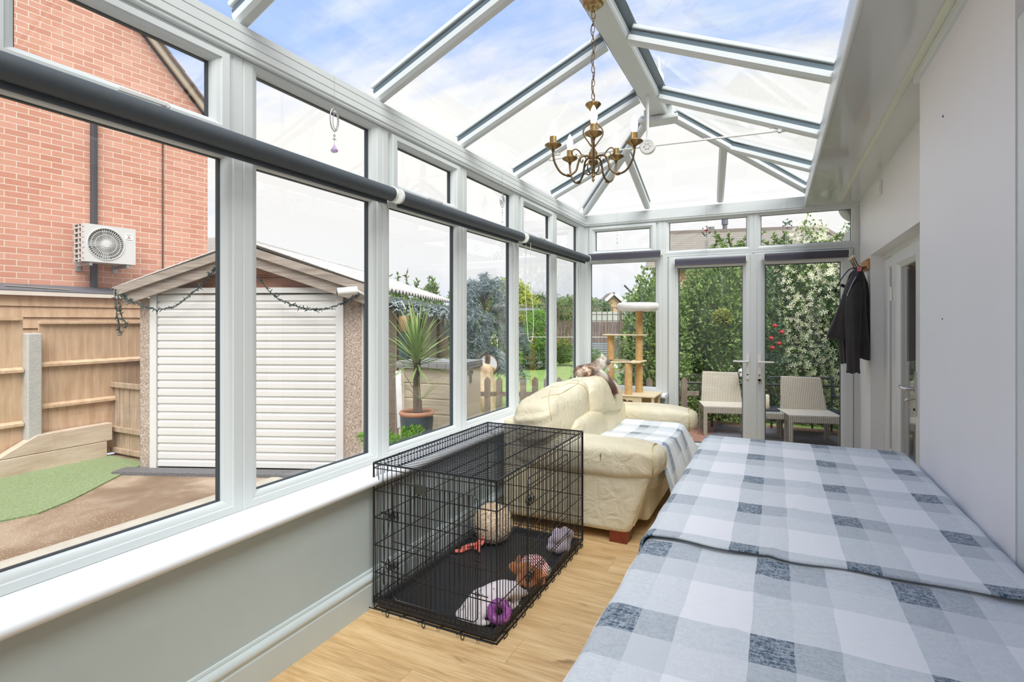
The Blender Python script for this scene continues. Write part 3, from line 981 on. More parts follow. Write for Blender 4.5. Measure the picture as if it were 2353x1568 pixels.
# ================================================================ CHANDELIER
CX, CY = -0.811, 2.579
Rv, Fv = Vector((math.cos(YAW), math.sin(YAW), 0)), Vector((-math.sin(YAW), math.cos(YAW), 0))
ch = thing('chandelier', 'antique brass five arm chandelier hanging on a chain from the roof ridge', 'chandelier', (CX, CY, 2.05))
MB().lathe([(0.0, RZ - 0.062), (0.012, RZ - 0.060), (0.016, RZ - 0.046), (0.034, RZ - 0.042), (0.040, RZ - 0.030), (0.052, RZ - 0.026), (0.056, RZ - 0.012), (0.056, RZ), (0, RZ)],
           (CX, CY, 0), 32).build('ceiling_rose', M['brass'], ch, smooth=40)
# chain of links
cn = MB()
z = RZ - 0.06; k = 0
while z > 2.455:
    a = k * PI / 2 + 0.4
    d = Vector((math.cos(a), math.sin(a), 0))
    pts = [Vector((CX, CY, z - 0.019)) + d * (0.0078 * math.cos(q)) + Vector((0, 0, 0.019 * math.copysign(abs(math.sin(q)) ** 0.8, math.sin(q)))) for q in [2 * PI * i / 14 for i in range(14)]]
    cn.tube(pts, 0.0019, 6, closed=True)
    z -= 0.0335; k += 1
cn.build('chain', M['brass_dark'], ch, smooth=60)
fx = [(CX, CY, RZ - 0.05)]
for i in range(1, 16):
    zz = RZ - 0.05 - (RZ - 0.05 - 2.44) * i / 16
    fx.append((CX + 0.010 * math.sin(i * 1.3), CY + 0.008 * math.cos(i * 0.9), zz))
fx.append((CX, CY, 2.435))
MB().tube(smooth_path(fx, 4), 0.0022, 6).build('flex', M['brass_dark'], ch, smooth=60)
MB().lathe([(0.0, 2.440), (0.036, 2.440), (0.040, 2.434), (0.036, 2.428), (0.024, 2.416), (0.013, 2.398), (0.010, 2.375), (0.014, 2.355), (0.006, 2.345), (0, 2.345)], (CX, CY, 0), 28).build('top_cup', M['brass'], ch, smooth=50)
cage = MB()
for k in range(4):
    a = k * PI / 2 + 0.5
    d = Vector((math.cos(a), math.sin(a), 0)); c = Vector((CX, CY, 0))
    cage.tube(smooth_path([c + d * 0.008 + Vector((0, 0, 2.37)), c + d * 0.016 + Vector((0, 0, 2.345)), c + d * 0.044 + Vector((0, 0, 2.315)),
                           c + d * 0.048 + Vector((0, 0, 2.285)), c + d * 0.022 + Vector((0, 0, 2.245)), c + d * 0.008 + Vector((0, 0, 2.225))], 5), 0.0036, 8)
cage.build('wire_cage', M['brass_dark'], ch, smooth=60)
MB().lathe([(0, 2.236), (0.012, 2.236), (0.012, 2.228), (0.007, 2.222), (0.016, 2.205), (0.018, 2.198), (0.022, 2.196), (0.022, 2.166), (0.018, 2.164), (0.026, 2.152), (0.022, 2.140),
            (0.012, 2.128), (0.008, 2.120), (0.010, 2.10), (0.006, 2.085), (0.010, 2.078), (0.004, 2.068), (0.008, 2.060), (0.0, 2.046)], (CX, CY, 0), 24).build('body', M['brass'], ch, smooth=50)
loops = MB()
for k in range(5):
    ph = R(-8 + 72 * k + 36)
    d = Rv * math.sin(ph) - Fv * math.cos(ph); c = Vector((CX, CY, 0))
    loops.tube(smooth_path([c + d * 0.014 + Vector((0, 0, 2.150)), c + d * 0.040 + Vector((0, 0, 2.135)), c + d * 0.046 + Vector((0, 0, 2.105)), c + d * 0.024 + Vector((0, 0, 2.088)),
                            c + d * 0.008 + Vector((0, 0, 2.098))], 5), 0.0034, 8)
loops.build('lower_scroll', M['brass_dark'], ch, smooth=60)
RR = 0.205
for k in range(5):
    ph = R(-8 + 72 * k)
    d = Rv * math.sin(ph) - Fv * math.cos(ph); c = Vector((CX, CY, 0))
    Z = lambda r, z: c + d * r + Vector((0, 0, z))
    ar = MB()
    ar.tube(smooth_path([Z(0.012, 2.165), Z(0.035, 2.178), Z(0.066, 2.168), Z(0.078, 2.135), Z(0.090, 2.100), Z(0.125, 2.076), Z(0.165, 2.088), Z(0.194, 2.130), Z(RR, 2.175), Z(RR, 2.200)], 6), 0.0050, 10)
    ar.tube(smooth_path([Z(0.055, 2.172), Z(0.070, 2.196), Z(0.090, 2.208), Z(0.108, 2.196), Z(0.106, 2.178), Z(0.092, 2.172), Z(0.086, 2.184)], 5), [0.0032] * 31, 8)
    ar.lathe([(0, -0.008), (0.0085, -0.008), (0.0085, -0.003), (0.0065, 0), (0.0085, 0.003), (0.0085, 0.008), (0, 0.008)], Z(0.125, 2.076), 12, axis=d)
    ar.lathe([(0, 0), (0.006, 0), (0.009, 0.006), (0.005, 0.012), (0, 0.012)], Z(RR, 2.188), 12)
    arm = ar.build('arm', M['brass_dark'], ch, smooth=60)
    cu = MB().lathe([(0.0, 2.196), (0.008, 2.198), (0.020, 2.206), (0.038, 2.216), (0.042, 2.221), (0.040, 2.224), (0.020, 2.222), (0.0165, 2.224), (0.0165, 2.262), (0.014, 2.264), (0.0, 2.264)], Z(RR, 0), 28)
    cu.build('candle_cup', M['brass'], arm, smooth=40)
    bl = MB().lathe([(0.0, 2.262), (0.009, 2.264), (0.013, 2.276), (0.0175, 2.296), (0.0165, 2.314), (0.010, 2.334), (0.004, 2.346), (0.0, 2.352)], Z(RR, 0), 20)
    bl.build('bulb', M['bulb_lit'] if k == 0 else M['bulb'], arm, smooth=60)

# ================================================================ TABLES AND CLOTHS
M['plaid1'] = plaid('fleece_patchwork_far', -0.108, 1.912)
M['plaid2'] = plaid('fleece_patchwork_near', -0.041, 1.505, 0.282, 0.366)
M['tabletop'] = pbr('table_laminate', hexc(196, 190, 178), 0.4)


def table(y0, y1, x0=-0.30, x1=0.52):
    t = thing('dining_table', 'table standing wholly covered by the %s patchwork fleece' % ('farther' if y0 > 1 else 'nearer'), 'table', ((x0 + x1) / 2, (y0 + y1) / 2, 0))
    MB().box(x0, x1, y0, y1, 0.715, 0.738).build('tabletop', M['tabletop'], t, bevel=0.006)
    for lx in (x0 + 0.06, x1 - 0.06):
        for ly in (y0 + 0.08, y1 - 0.08):
            MB().beam((lx, ly, 0), (lx, ly, 0.715), 0.05, 0.05, up=(0, 1, 0)).build('leg', M['tabletop'], t, bevel=0.004)
    return t


table(1.60, 2.955); table(0.12, 1.56)


def cloth(x0, x1, y0, y1, zt, drop, mat, label, cat, seed, back=True, front=False, edge_roll=True):
    """a heavy cloth lying on the table, falling over its sides"""
    W, L = x1 - x0, y1 - y0
    rnd = random.Random(seed)
    def prof(s):            # s: distance outwards past the edge -> (out, down)
        r = 0.022
        if s <= 0: return 0.0, 0.0
        if s < r * PI / 2:
            a = s / r
            return r * math.sin(a), r * (1 - math.cos(a))
        return r + 0.02 * (s - r * PI / 2), r + (s - r * PI / 2)
    tot = W + 2 * drop
    ly0 = y0 - (drop if front else 0); ly1 = y1 + (drop if back else 0)
    def fn(u, v):
        s = -drop + u * tot
        q = ly0 + v * (ly1 - ly0)
        if not front:
            wave = (1 - v) ** 12 * (0.006 * math.sin(s * 9 + seed) + 0.005 * math.sin(s * 31 + seed * 2))
            q += wave
        if not back:
            wave = v ** 12 * (0.012 * math.sin(s * 8 + seed) + 0.010 * math.sin(s * 21))
            q += wave
        ox, dz = prof(-s) if s < 0 else prof(s - W)
        x = (x0 - ox) if s < 0 else (x1 + ox if s > W else x0 + s)
        oy, dy = prof(q - y1) if (back and q > y1) else (prof(y0 - q) if (front and q < y0) else (0, 0))
        y = y1 + oy if (back and q > y1) else (y0 - oy if (front and q < y0) else q)
        z = zt - max(dz, 0) - max(dy, 0)
        h = noise.noise(Vector((x * 2.2 + seed, y * 2.0, 0))) * 0.006 + noise.noise(Vector((x * 7, y * 3.5, seed))) * 0.0032
        ridge = math.exp(-((x - 0.1 - 0.16 * (y - 2.2)) / 0.012) ** 2) * 0.003
        if dz <= 0 and dy <= 0:
            z += h + ridge
        else:
            k = max(dz, dy)
            f = 0.022 * k / max(drop, 0.01) * math.sin((y if dz > dy else x) * 24 + seed)
            if dz >= dy: x += (-f if s < 0 else f)
            else: y += f
        if not front:           # the free edge lies on the other cloth, lifted in places
            e_ = (1 - v) ** 26
            z += e_ * (0.005 + 0.006 * max(0.0, math.sin(s * 7.5 + 0.6)) + 0.016 * max(0.0, (s - 0.66) * 3))
        return (x, y, z)
    b = MB().grid(fn, 110, 150)
    o = b.build('tablecloth', mat, smooth=180, solid=-0.007, origin=(0, 0, 0), recalc=False)
    return tag(o, label, cat)


cloth(-0.305, 0.515, 1.505, 2.965, 0.756, 0.14, M['plaid1'], 'blue and white patchwork fleece over the farther table', 'tablecloth', 3)
cloth(-0.302, 0.515, 0.11, 1.56, 0.747, 0.14, M['plaid2'], 'blue and white patchwork fleece nearest the camera, overlapping the other one', 'tablecloth', 7, back=False, front=True)

# ================================================================ SOFA
so = thing('sofa', 'cream leather two seat sofa with slumped back cushions against the windows', 'sofa', (-1.15, 4.2, 0))
SY0, SY1 = 3.20, 5.03


def wrinkle(sd, amp=0.012, f=3.0):
    def d(q, p):
        n1_ = noise.noise(Vector((p.x * f + sd, p.y * f, p.z * f)))
        n2_ = noise.noise(Vector((p.x * f * 3.1, p.y * f * 2.3 + sd, p.z * f * 3.0)))
        return q.normalized() * (amp * n1_ + amp * 0.45 * n2_) if q.length > 0 else Vector((0, 0, 0))
    return d


L_ = M['leather']
# plinth, back board
MB().box(-1.62, -0.86, SY0 + 0.20, SY1 - 0.20, 0.06, 0.30).box(-1.645, -1.46, SY0 + 0.02, SY1 - 0.02, 0.06, 0.70).build('frame', L_, so, smooth=60, bevel=0.03, seg=3)


def arm(yc, sgn, name='armrest'):
    a = MB()
    hw = 0.135
    # side panel, front edge leaning
    prof = [(-1.62, 0.06), (-0.80, 0.06), (-0.765, 0.12), (-0.695, 0.33), (-0.665, 0.42), (-0.67, 0.47), (-0.75, 0.50), (-1.62, 0.52)]
    a.prism([(x, yc - hw + 0.01, z) for x, z in prof], (0, 2 * hw - 0.03, 0))
    o = a.build(name, L_, so, smooth=60, bevel=0.035, seg=4)
    ro = MB().sell((-1.11, yc, 0.500), (1.02, 0.315, 0.225), 0.55, 0.42, 40, 24, disp=wrinkle(yc, 0.011, 5), M=None)
    r_ = ro.build('arm_roll', L_, o, smooth=180, sub=1)
    sm_ = MB()
    # seam round the front cap of the roll and along the side
    sm_.tube([Vector((-0.655 + 0.012 * math.cos(a_ * 2), yc + 0.142 * math.cos(a_), 0.500 + 0.100 * math.sin(a_))) for a_ in [2 * PI * i / 40 for i in range(40)]], 0.0035, 6, closed=True)
    sm_.tube([Vector((-0.768 + (z - 0.12) * 0.30 + 0.006, yc - hw * sgn + 0.022 * sgn, z)) for z in [0.12 + 0.28 * i / 10 for i in range(11)]], 0.0035, 6)
    sm_.build('seam', M['seam'], o, smooth=60)
    return o


arm(SY0 + 0.15, 1)
arm(SY1 - 0.17, -1)
# mark on the near armrest
mk = MB()
mk.tube([(-0.955, SY0 - 0.006, 0.548), (-0.957, SY0 - 0.010, 0.505)], 0.0016, 5)
mk.tube([(-0.962, SY0 - 0.007, 0.540), (-0.957, SY0 - 0.009, 0.528)], 0.0013, 5)
mk.build('scuff_mark', M['black'], so)
# seat cushions
for yc in (SY0 + 0.62, SY1 - 0.62):
    MB().sell((-1.07, yc, 0.36), (0.80, 0.70, 0.24), 0.35, 0.3, 36, 18, disp=wrinkle(yc, 0.012, 3)).build('seat_cushion', L_, so, smooth=180, sub=1)
MB().box(-0.90, -0.72, SY0 + 0.27, SY1 - 0.29, 0.07, 0.30).build('front_rail', L_, so, smooth=60, bevel=0.03, seg=3)
# back cushions: big slumped pillows over gathered lumbar pads
def pillow(c, size, rx, ry, sd, name, e=0.62):
    Mx = Matrix.Rotation(ry, 4, 'Y') @ Matrix.Rotation(rx, 4, 'X')
    def d(q, p):
        o_ = wrinkle(sd, 0.020, 4.2)(q, p)
        # gathers at both ends
        g = abs(q.y) ** 6
        o_ += Vector((0, 0, -0.03 * g)) + q.normalized() * (0.010 * g * math.sin(q.z * 18 + sd))
        return o_
    return MB().sell(c, size, e, e * 0.8, 56, 36, M=Mx, disp=d).build(name, L_, so, smooth=180, sub=1)
p1_ = pillow((-1.42, 3.62, 0.712), (0.36, 0.93, 0.345), 0.07, -0.18, 1.0, 'back_cushion')
p2_ = pillow((-1.38, 4.34, 0.700), (0.38, 0.94, 0.355), -0.14, -0.22, 5.0, 'back_cushion')
pillow((-1.33, 3.82, 0.53), (0.30, 0.80, 0.30), 0.0, -0.1, 8.0, 'lumbar_pad', 0.5)
pillow((-1.33, 4.46, 0.53), (0.30, 0.80, 0.30), 0.0, -0.1, 12.0, 'lumbar_pad', 0.5)
# seams over the pillows
def hugging(path, c, size, rx, ry, off=0.006):
    """points on the pillow surface given by unit directions"""
    Mx = Matrix.Rotation(ry, 4, 'Y') @ Matrix.Rotation(rx, 4, 'X')
    def sg(x, e): return math.copysign(abs(x) ** e, x)
    out = []
    for ph, th in path:
        e1, e2 = 0.62, 0.62 * 0.8
        q = Vector((sg(math.cos(ph), e1) * sg(math.cos(th), e2), sg(math.cos(ph), e1) * sg(math.sin(th), e2), sg(math.sin(ph), e1)))
        p = Vector((q.x * size[0] / 2, q.y * size[1] / 2, q.z * size[2] / 2))
        out.append((q, p, Mx))
    return out
def seam_on(par, c, size, rx, ry, sd, path):
    pts = []
    for q, p, Mx in hugging(path, c, size, rx, ry):
        g = abs(q.y) ** 6
        o_ = wrinkle(sd, 0.020, 4.2)(q, p) + Vector((0, 0, -0.03 * g)) + q.normalized() * (0.010 * g * math.sin(q.z * 18 + sd))
        pts.append(Vector(c) + Mx @ (p + o_ + q.normalized() * 0.001))
    MB().tube(pts, 0.0018, 6).build('seam', M['seam'], par, smooth=60)
for fr in (0.35, 2.75):
    pass
seam_on(p1_, (-1.42, 3.62, 0.712), (0.36, 0.93, 0.345), 0.07, -0.18, 1.0, [(-0.9 + 2.6 * i / 30, -0.95) for i in range(31)])
seam_on(p1_, (-1.42, 3.62, 0.712), (0.36, 0.93, 0.345), 0.07, -0.18, 1.0, [(-0.9 + 2.6 * i / 30, 0.25) for i in range(31)])
seam_on(p1_, (-1.42, 3.62, 0.712), (0.36, 0.93, 0.345), 0.07, -0.18, 1.0, [(0.95 + 0.1 * math.sin(i * 0.3), -1.4 + 2.9 * i / 30) for i in range(31)])
seam_on(p2_, (-1.38, 4.34, 0.700), (0.38, 0.94, 0.355), -0.14, -0.22, 5.0, [(-0.55 - 0.1 * math.sin(i * 0.2), -1.35 + 2.7 * i / 30) for i in range(31)])
seam_on(p2_, (-1.38, 4.34, 0.700), (0.38, 0.94, 0.355), -0.14, -0.22, 5.0, [(-0.55 + 1.9 * i / 20, -1.35) for i in range(21)])
seam_on(p2_, (-1.38, 4.34, 0.700), (0.38, 0.94, 0.355), -0.14, -0.22, 5.0, [(-0.55 + 1.9 * i / 20, 1.0) for i in range(21)])
M['footwood'] = pbr('mahogany_foot', hexc(124, 52, 32), 0.35, var=0.15, vs=20, stretch=(1, 6, 1))
for (x, y) in ((-0.86, SY0 + 0.09), (-0.86, SY1 - 0.12), (-1.54, SY0 + 0.32), (-1.54, SY1 - 0.32)):
    MB().prism([(x - 0.055, y - 0.055, 0), (x + 0.055, y - 0.055, 0), (x + 0.06, y + 0.055, 0), (x - 0.055, y + 0.055, 0)], (0.0, 0, 0.075)).build('foot', M['footwood'], so, bevel=0.004)

# throw over the seat, falling off the front
M['plaid3'] = plaid('fleece_patchwork_throw', -0.108, 3.60, 0.30, 0.30)
def throw_fn(u, v):
    y = SY0 + 0.33 + v * (SY1 - SY0 - 0.36 - 0.33)
    s = u * 1.05            # length along the profile
    seat = 0.66
    sl = (v - 0.5)
    if s < seat:
        x = -1.33 + s; z = 0.492 - 0.010 * math.cos(v * 9)
        x += 0
        if s > seat - 0.08:
            k = (s - seat + 0.08) / 0.08
            z -= 0.018 * k * k
    else:
        k = (s - seat)
        fl_ = 0.20 + 0.10 * math.sin(v * 11 + 0.6) + (0.14 if v < 0.2 else 0)
        x = -0.67 + k * (0.18 + 0.12 * (0.5 + 0.5 * math.sin(v * 15 + 0.5))) + 0.012 * math.sin(k * 9)
        z = 0.474 - k * 0.965
        end = 0.07 + 0.10 * (0.5 + 0.5 * math.sin(v * 9.0 + 2.6)) + 0.03 * math.sin(v * 23)
        z = 0.474 - (0.474 - end) * (k / 0.39)
        y += 0.03 * math.sin(v * 20) * k * 2
    z += 0.006 * noise.noise(Vector((x * 6, y * 6, 2)))
    # spreads over the ends
    if v > 0.86 and s >= seat:
        x += (v - 0.86) * 0.9 * (s - seat) * 2
        y += (v - 0.86) * 1.2 * (s - seat)
    return (x, y, z)
tag(MB().grid(throw_fn, 70, 110).build('throw_blanket', M['plaid3'], smooth=180, solid=0.006, origin=(0, 0, 0), recalc=False),
    'patchwork fleece throw spread on the sofa seat and hanging off its front', 'blanket')

# ================================================================ DOG CRATE
KX0, KX1, KY0, KY1, KZ = -1.700, -1.042, 1.990, 3.110, 0.690
cr = thing('dog_crate', 'black folding wire dog crate with plastic tray beside the sofa', 'dog crate', ((KX0 + KX1) / 2, (KY0 + KY1) / 2, 0))
TW, TN = 0.0031, 0.0020      # frame and mesh wire radii


def panel(name, P, a0, a1, b0, b1, na, hs, parent, tn=TN, frame=True, extra=None):
    """P(a,b): na thin wires along b, heavier wires along a at heights hs"""
    m = MB()
    for i in range(na + 1):
        a = a0 + (a1 - a0) * i / na
        m.tube([P(a, b0), P(a, b1)], tn if 0 < i < na else TW, 5)
    for h in hs:
        m.tube([P(a0, h), P(a1, h)], TW * 0.85, 5)
    if frame:
        m.tube([P(a0, b0), P(a1, b0)], TW, 6); m.tube([P(a0, b1), P(a1, b1)], TW, 6)
    if extra: extra(m)
    return m.build(name, M['blackwire'], parent, smooth=60)


top = panel('top_panel', lambda a, b: (b, a, KZ), KY0, KY1, KX0, KX1, 46, [], cr)
mt = MB()
for i in range(1, 5):
    x = KX0 + (KX1 - KX0) * i / 5
    mt.tube([(x, KY0, KZ - 0.004), (x, KY1, KZ - 0.004)], TW * 0.9, 6)
for k in range(4):                     # wire wraps round the hinge side
    for (x, y) in ((KX0, KY0 + 0.2 + 0.24 * k), (KX1, KY0 + 0.2 + 0.24 * k)):
        mt.tube([(x + 0.005 * math.cos(a), y - 0.01 + 0.0032 * i, KZ + 0.005 * math.sin(a)) for i, a in enumerate([q * 1.1 for q in range(7)])], 0.0016, 5)
mt.build('top_brace', M['blackwire'], cr, smooth=60)
hz = [0.055, 0.17, 0.30, 0.43, 0.56, 0.665]
nearp = panel('end_panel', lambda a, b: (a, KY0 + 0.012 * (1 - (b - 0.03) / 0.66), b), KX0 + 0.004, KX1 - 0.004, 0.03, KZ - 0.004, 25, hz, cr)
panel('end_panel', lambda a, b: (a, KY1, b), KX0 + 0.004, KX1 - 0.004, 0.03, KZ - 0.004, 25, hz, cr)
panel('side_panel', lambda a, b: (KX0, a, b), KY0, KY1, 0.03, KZ - 0.004, 42, hz, cr)
def loops_r(m):
    for i in range(12):
        y = KY0 + 0.05 + i * 0.092
        m.tube([(KX1 + 0.002, y, 0.06), (KX1 + 0.008, y, 0.004), (KX1 + 0.008, y + 0.034, 0.004), (KX1 + 0.002, y + 0.034, 0.03)], TN, 5)
panel('side_panel', lambda a, b: (KX1, a, b), KY0, KY1, 0.03, KZ - 0.004, 42, hz, cr, extra=loops_r)
# door in the near end: heavier outline and its own wires
dm = MB()
dx0, dx1, dz0, dz1 = KX0 + 0.12, KX1 - 0.09, 0.075, 0.615
yd = KY0 - 0.006
rc = 0.02
outl = [(dx0, dz0 + rc), (dx0, dz1 - rc), (dx0 + rc, dz1), (dx1 - rc, dz1), (dx1, dz1 - rc), (dx1, dz0 + rc), (dx1 - rc, dz0), (dx0 + rc, dz0)]
dm.tube([(x, yd, z) for x, z in outl], TW, 6, closed=True)
for i in range(1, 19):
    x = dx0 + (dx1 - dx0) * i / 19
    dm.tube([(x, yd, dz0), (x, yd, dz1)], TN, 5)
for h in (0.20, 0.34, 0.48):
    dm.tube([(dx0, yd, h), (dx1 + 0.05, yd, h - 0.004)], TW * 0.8, 5)
    dm.tube([(dx1 + 0.012 * math.cos(a), yd - 0.005, h + 0.008 * math.sin(a)) for a in [2 * PI * i / 10 for i in range(10)]], 0.0018, 5, closed=True)
door = dm.build('crate_door', M['blackwire'], cr, smooth=60)
for zc in (0.24, 0.47):
    lm = MB()
    x0_, y0_ = KX0 + 0.06, KY0 - 0.014
    lm.tube(smooth_path([(x0_, y0_, zc), (x0_ + 0.10, y0_, zc - 0.012)], 2), 0.0034, 6)
    lm.tube(smooth_path([(x0_ + 0.03, y0_ - 0.004, zc), (x0_ + 0.028, y0_ - 0.02, zc - 0.02), (x0_ + 0.030, y0_ - 0.022, zc - 0.085), (x0_ + 0.045, y0_ - 0.022, zc - 0.095), (x0_ + 0.055, y0_ - 0.02, zc - 0.07),
                         (x0_ + 0.052, y0_ - 0.006, zc - 0.004)], 5), 0.0022, 6)
    for dx in (0.035, 0.062, 0.085):
        lm.tube([(x0_ + dx, y0_ + 0.012 * math.cos(a), zc - dx * 0.12 + 0.024 * math.sin(a)) for a in [2 * PI * i / 12 for i in range(12)]], 0.0026, 6, closed=True)
    lm.build('slide_latch', M['blackwire'], cr, smooth=60)
# side door outline and latch
dm = MB()
dy0, dy1 = KY0 + 0.30, KY0 + 0.84
xs = KX1 + 0.005
outl = [(dy0, 0.09), (dy0, 0.60), (dy0 + rc, 0.62), (dy1 - rc, 0.62), (dy1, 0.60), (dy1, 0.09), (dy1 - rc, 0.075), (dy0 + rc, 0.075)]
dm.tube([(xs, y, z) for y, z in outl], TW, 6, closed=True)
for h in (0.16, 0.27, 0.38, 0.49, 0.585):
    dm.tube([(xs, dy0, h), (xs, dy1, h)], TW * 0.8, 5)
dm.build('crate_door', M['blackwire'], cr, smooth=60)
for zc in (0.16, 0.52):
    lm = MB().tube([(xs + 0.008, dy0 - 0.03, zc), (xs + 0.008, dy0 + 0.06, zc)], 0.003, 6)
    for dy in (-0.015, 0.01, 0.035):
        lm.tube([(xs + 0.006 + 0.010 * math.cos(a), dy0 + dy, zc + 0.022 * math.sin(a)) for a in [2 * PI * i / 12 for i in range(12)]], 0.0022, 6, closed=True)
    lm.build('slide_latch', M['blackwire'], cr, smooth=60)
# floor frame and tray
fm = MB()
for y in (KY0 + 0.004, KY1 - 0.004):
    fm.tube([(KX0 + 0.002, y, 0.06), (KX0 + 0.002, y, 0.004), (KX1 - 0.002, y, 0.004), (KX1 - 0.002, y, 0.06)], TW, 6)
for x in (KX0 + 0.004, KX1 - 0.004):
    fm.tube([(x, KY0, 0.004), (x, KY1, 0.004)], TW, 6)
fm.tube([(KX0, KY0 - 0.030, 0.022), (KX1, KY0 - 0.030, 0.022)], TW * 0.8, 6)
for i in range(6):
    x = KX0 + 0.08 + i * 0.1
    fm.tube([(x, KY0 - 0.034, 0.020), (x, KY0 + 0.02, 0.006)], TW * 0.8, 6)
    if i % 2 == 0:
        fm.tube([(x + 0.03 + 0.008 * math.cos(a), KY0 - 0.034, 0.018 + 0.012 * math.sin(a)) for a in [2 * PI * k / 10 for k in range(10)]], 0.0022, 6, closed=True)
for i in range(9):
    y = KY0 + 0.10 + i * 0.115
    fm.tube([(KX0, y, 0.004), (KX1, y, 0.004)], TN, 5)
fm.build('floor_frame', M['blackwire'], cr, smooth=60)
tr_ = MB()
a0, a1, b0, b1 = KX0 + 0.018, KX1 - 0.016, KY0 + 0.012, KY1 - 0.018
PT = lambda a, z, n: (a, z, n)
tr_.ring(PT, a0, a1, b0, b1, [(0, 0.010), (0, 0.046), (0.010, 0.050), (0.018, 0.046), (0.024, 0.020), (0.03, 0.018)], 1, 1)
tr_.ring(PT, a0 + 0.055, a1 - 0.055, b0 + 0.055, b1 - 0.055, [(0, 0.018), (0.004, 0.022), (0.010, 0.022), (0.014, 0.018)], 1, 1)
tr_.box(a0 + 0.004, a1 - 0.004, b0 + 0.004, b1 - 0.004, 0.008, 0.018)
tr_.build('tray', M['blackplastic'], cr, smooth=40)
MB().box(-1.452, -1.392, KY0 - 0.012, KY0 - 0.008, 0.578, 0.626).build('name_plate', pbr('gunmetal_plate', hexc(70, 74, 66), 0.35, 0.3), cr, bevel=0.004)

# ================================================================ SOFT TOYS IN THE CRATE
def fur(mb_v, c, rad, n, ln, seed, thick=0.0022, squash=(1, 1, 1), clump=0.5):
    rnd = random.Random(seed)
    for _ in range(n):
        z = rnd.uniform(-0.95, 1); a = rnd.uniform(0, 2 * PI); r = math.sqrt(1 - z * z)
        d = Vector((r * math.cos(a) * squash[0], r * math.sin(a) * squash[1], z * squash[2]))
        nr = d.normalized()
        t1 = (nr.cross(Vector((rnd.uniform(-1, 1), rnd.uniform(-1, 1), rnd.uniform(-1, 1))))).normalized()
        b0 = Vector(c) + d * rad * 0.96
        tip = Vector(c) + d * rad + (nr + t1 * rnd.uniform(0.1, clump) + Vector((0, 0, -0.25))).normalized() * ln * rnd.uniform(0.6, 1.2)
        w = nr.cross(t1) * thick
        mb_v.add([b0 - w, b0 + w, tip], [(0, 1, 2)])


M['fur_cream'] = pbr('cream_plush', hexc(232, 214, 188), 0.95, sheen=0.4, var=0.08, vs=30)
M['pinktoy'] = pbr('coral_pink_cloth', hexc(222, 118, 104), 0.8)
t = thing('plush_toy', 'round fluffy cream plush toy with coral pink legs at the back of the crate', 'soft toy', (-1.535, 2.88, 0.02))
pc = Vector((-1.535, 2.88, 0.132))
b = MB().sell(pc, (0.205, 0.205, 0.20), 1, 1, 28, 20)
fur(b, pc, 0.101, 5200, 0.022, 4)
b.build('body', M['fur_cream'], t, recalc=False)
for k, pts in enumerate(([(-1.565, 2.79, 0.075), (-1.572, 2.765, 0.05), (-1.585, 2.735, 0.040), (-1.60, 2.70, 0.034), (-1.625, 2.655, 0.032)],
                         [(-1.545, 2.785, 0.07), (-1.548, 2.76, 0.045), (-1.57, 2.725, 0.052), (-1.598, 2.70, 0.05), (-1.63, 2.672, 0.038)])):
    MB().tube(smooth_path(pts, 5), [0.014, 0.012, 0.011, 0.010, 0.011] and 0.010, 10).build('leg', M['pinktoy'], t, smooth=60)
b = MB().tube([(-1.632 + 0.022 * math.cos(a), 2.648 + 0.012 * math.sin(a) + 0.010 * math.cos(a), 0.032) for a in [2 * PI * i / 14 for i in range(14)]], 0.007, 8, closed=True)
b.build('foot', M['pinktoy'], t, smooth=60)
for k in range(4):
    b = MB().tube([(-1.575 + 0.01 * k, 2.73, 0.045), (-1.560 + 0.016 * k, 2.70 - 0.01 * k, 0.036 + 0.006 * (k % 2))], 0.0045, 6)
    b.build('toe', M['pinktoy'], t, smooth=60)


def blob(name, parts, mat, parent, vox=0.006, relax=3, disp=0.0, sd=0.0):
    """ellipsoids and tapered limbs fused into one skin"""
    m = MB()
    for p in parts:
        if p[0] == 'e':
            _, c, s, Mx = p
            dd_ = None
            if disp:
                dd_ = lambda q, pp: q * (disp * noise.noise(Vector((pp.x * 40 + sd, pp.y * 40, pp.z * 40))))
            m.sell(c, s, 1, 1, 22, 16, M=Mx, disp=dd_)
        else:
            _, pts, rs = p
            pp = smooth_path(pts, 4)
            n_ = len(pp)
            rr = []
            for i in range(n_):
                f_ = i / (n_ - 1) * (len(rs) - 1)
                k = min(int(f_), len(rs) - 2)
                rr.append(rs[k] + (rs[k + 1] - rs[k]) * (f_ - k))
            m.tube(pp, rr, 14)
            m.sell(pp[0], (rr[0] * 2,) * 3, 1, 1, 14, 10); m.sell(pp[-1], (rr[-1] * 2,) * 3, 1, 1, 14, 10)
    return m.build(name, mat, parent, remesh=vox, relax=relax, smooth=180)


def rot(ax, a): return Matrix.Rotation(a, 4, ax)


M['lilac'] = pbr('lilac_terry', hexc(236, 222, 230), 0.95, sheen=0.4, bump=0.6, bs=260, col2=hexc(214, 198, 212))
t = thing('plush_toy', 'pale lilac terry plush toy against the far right corner of the crate', 'soft toy', (-1.115, 2.96, 0.02))
lp_ = [('e', (-1.115, 2.95, 0.080), (0.11, 0.11, 0.11), None)]
for dx, dy, dz, sz in ((-0.04, -0.03, -0.01, 0.075), (0.03, -0.045, -0.02, 0.07), (-0.01, -0.05, 0.02, 0.06), (0.0, -0.06, -0.03, 0.062), (0.035, 0.02, 0.03, 0.06), (-0.035, 0.0, 0.035, 0.055), (0.012, 0.01, 0.05, 0.05), (-0.05, -0.055, -0.035, 0.05), (0.045, -0.01, 0.05, 0.036)):
    lp_.append(('e', (-1.115 + dx, 2.95 + dy, 0.080 + dz), (sz, sz, sz), None))
blob('body', lp_, M['lilac'], t, 0.006, 3)

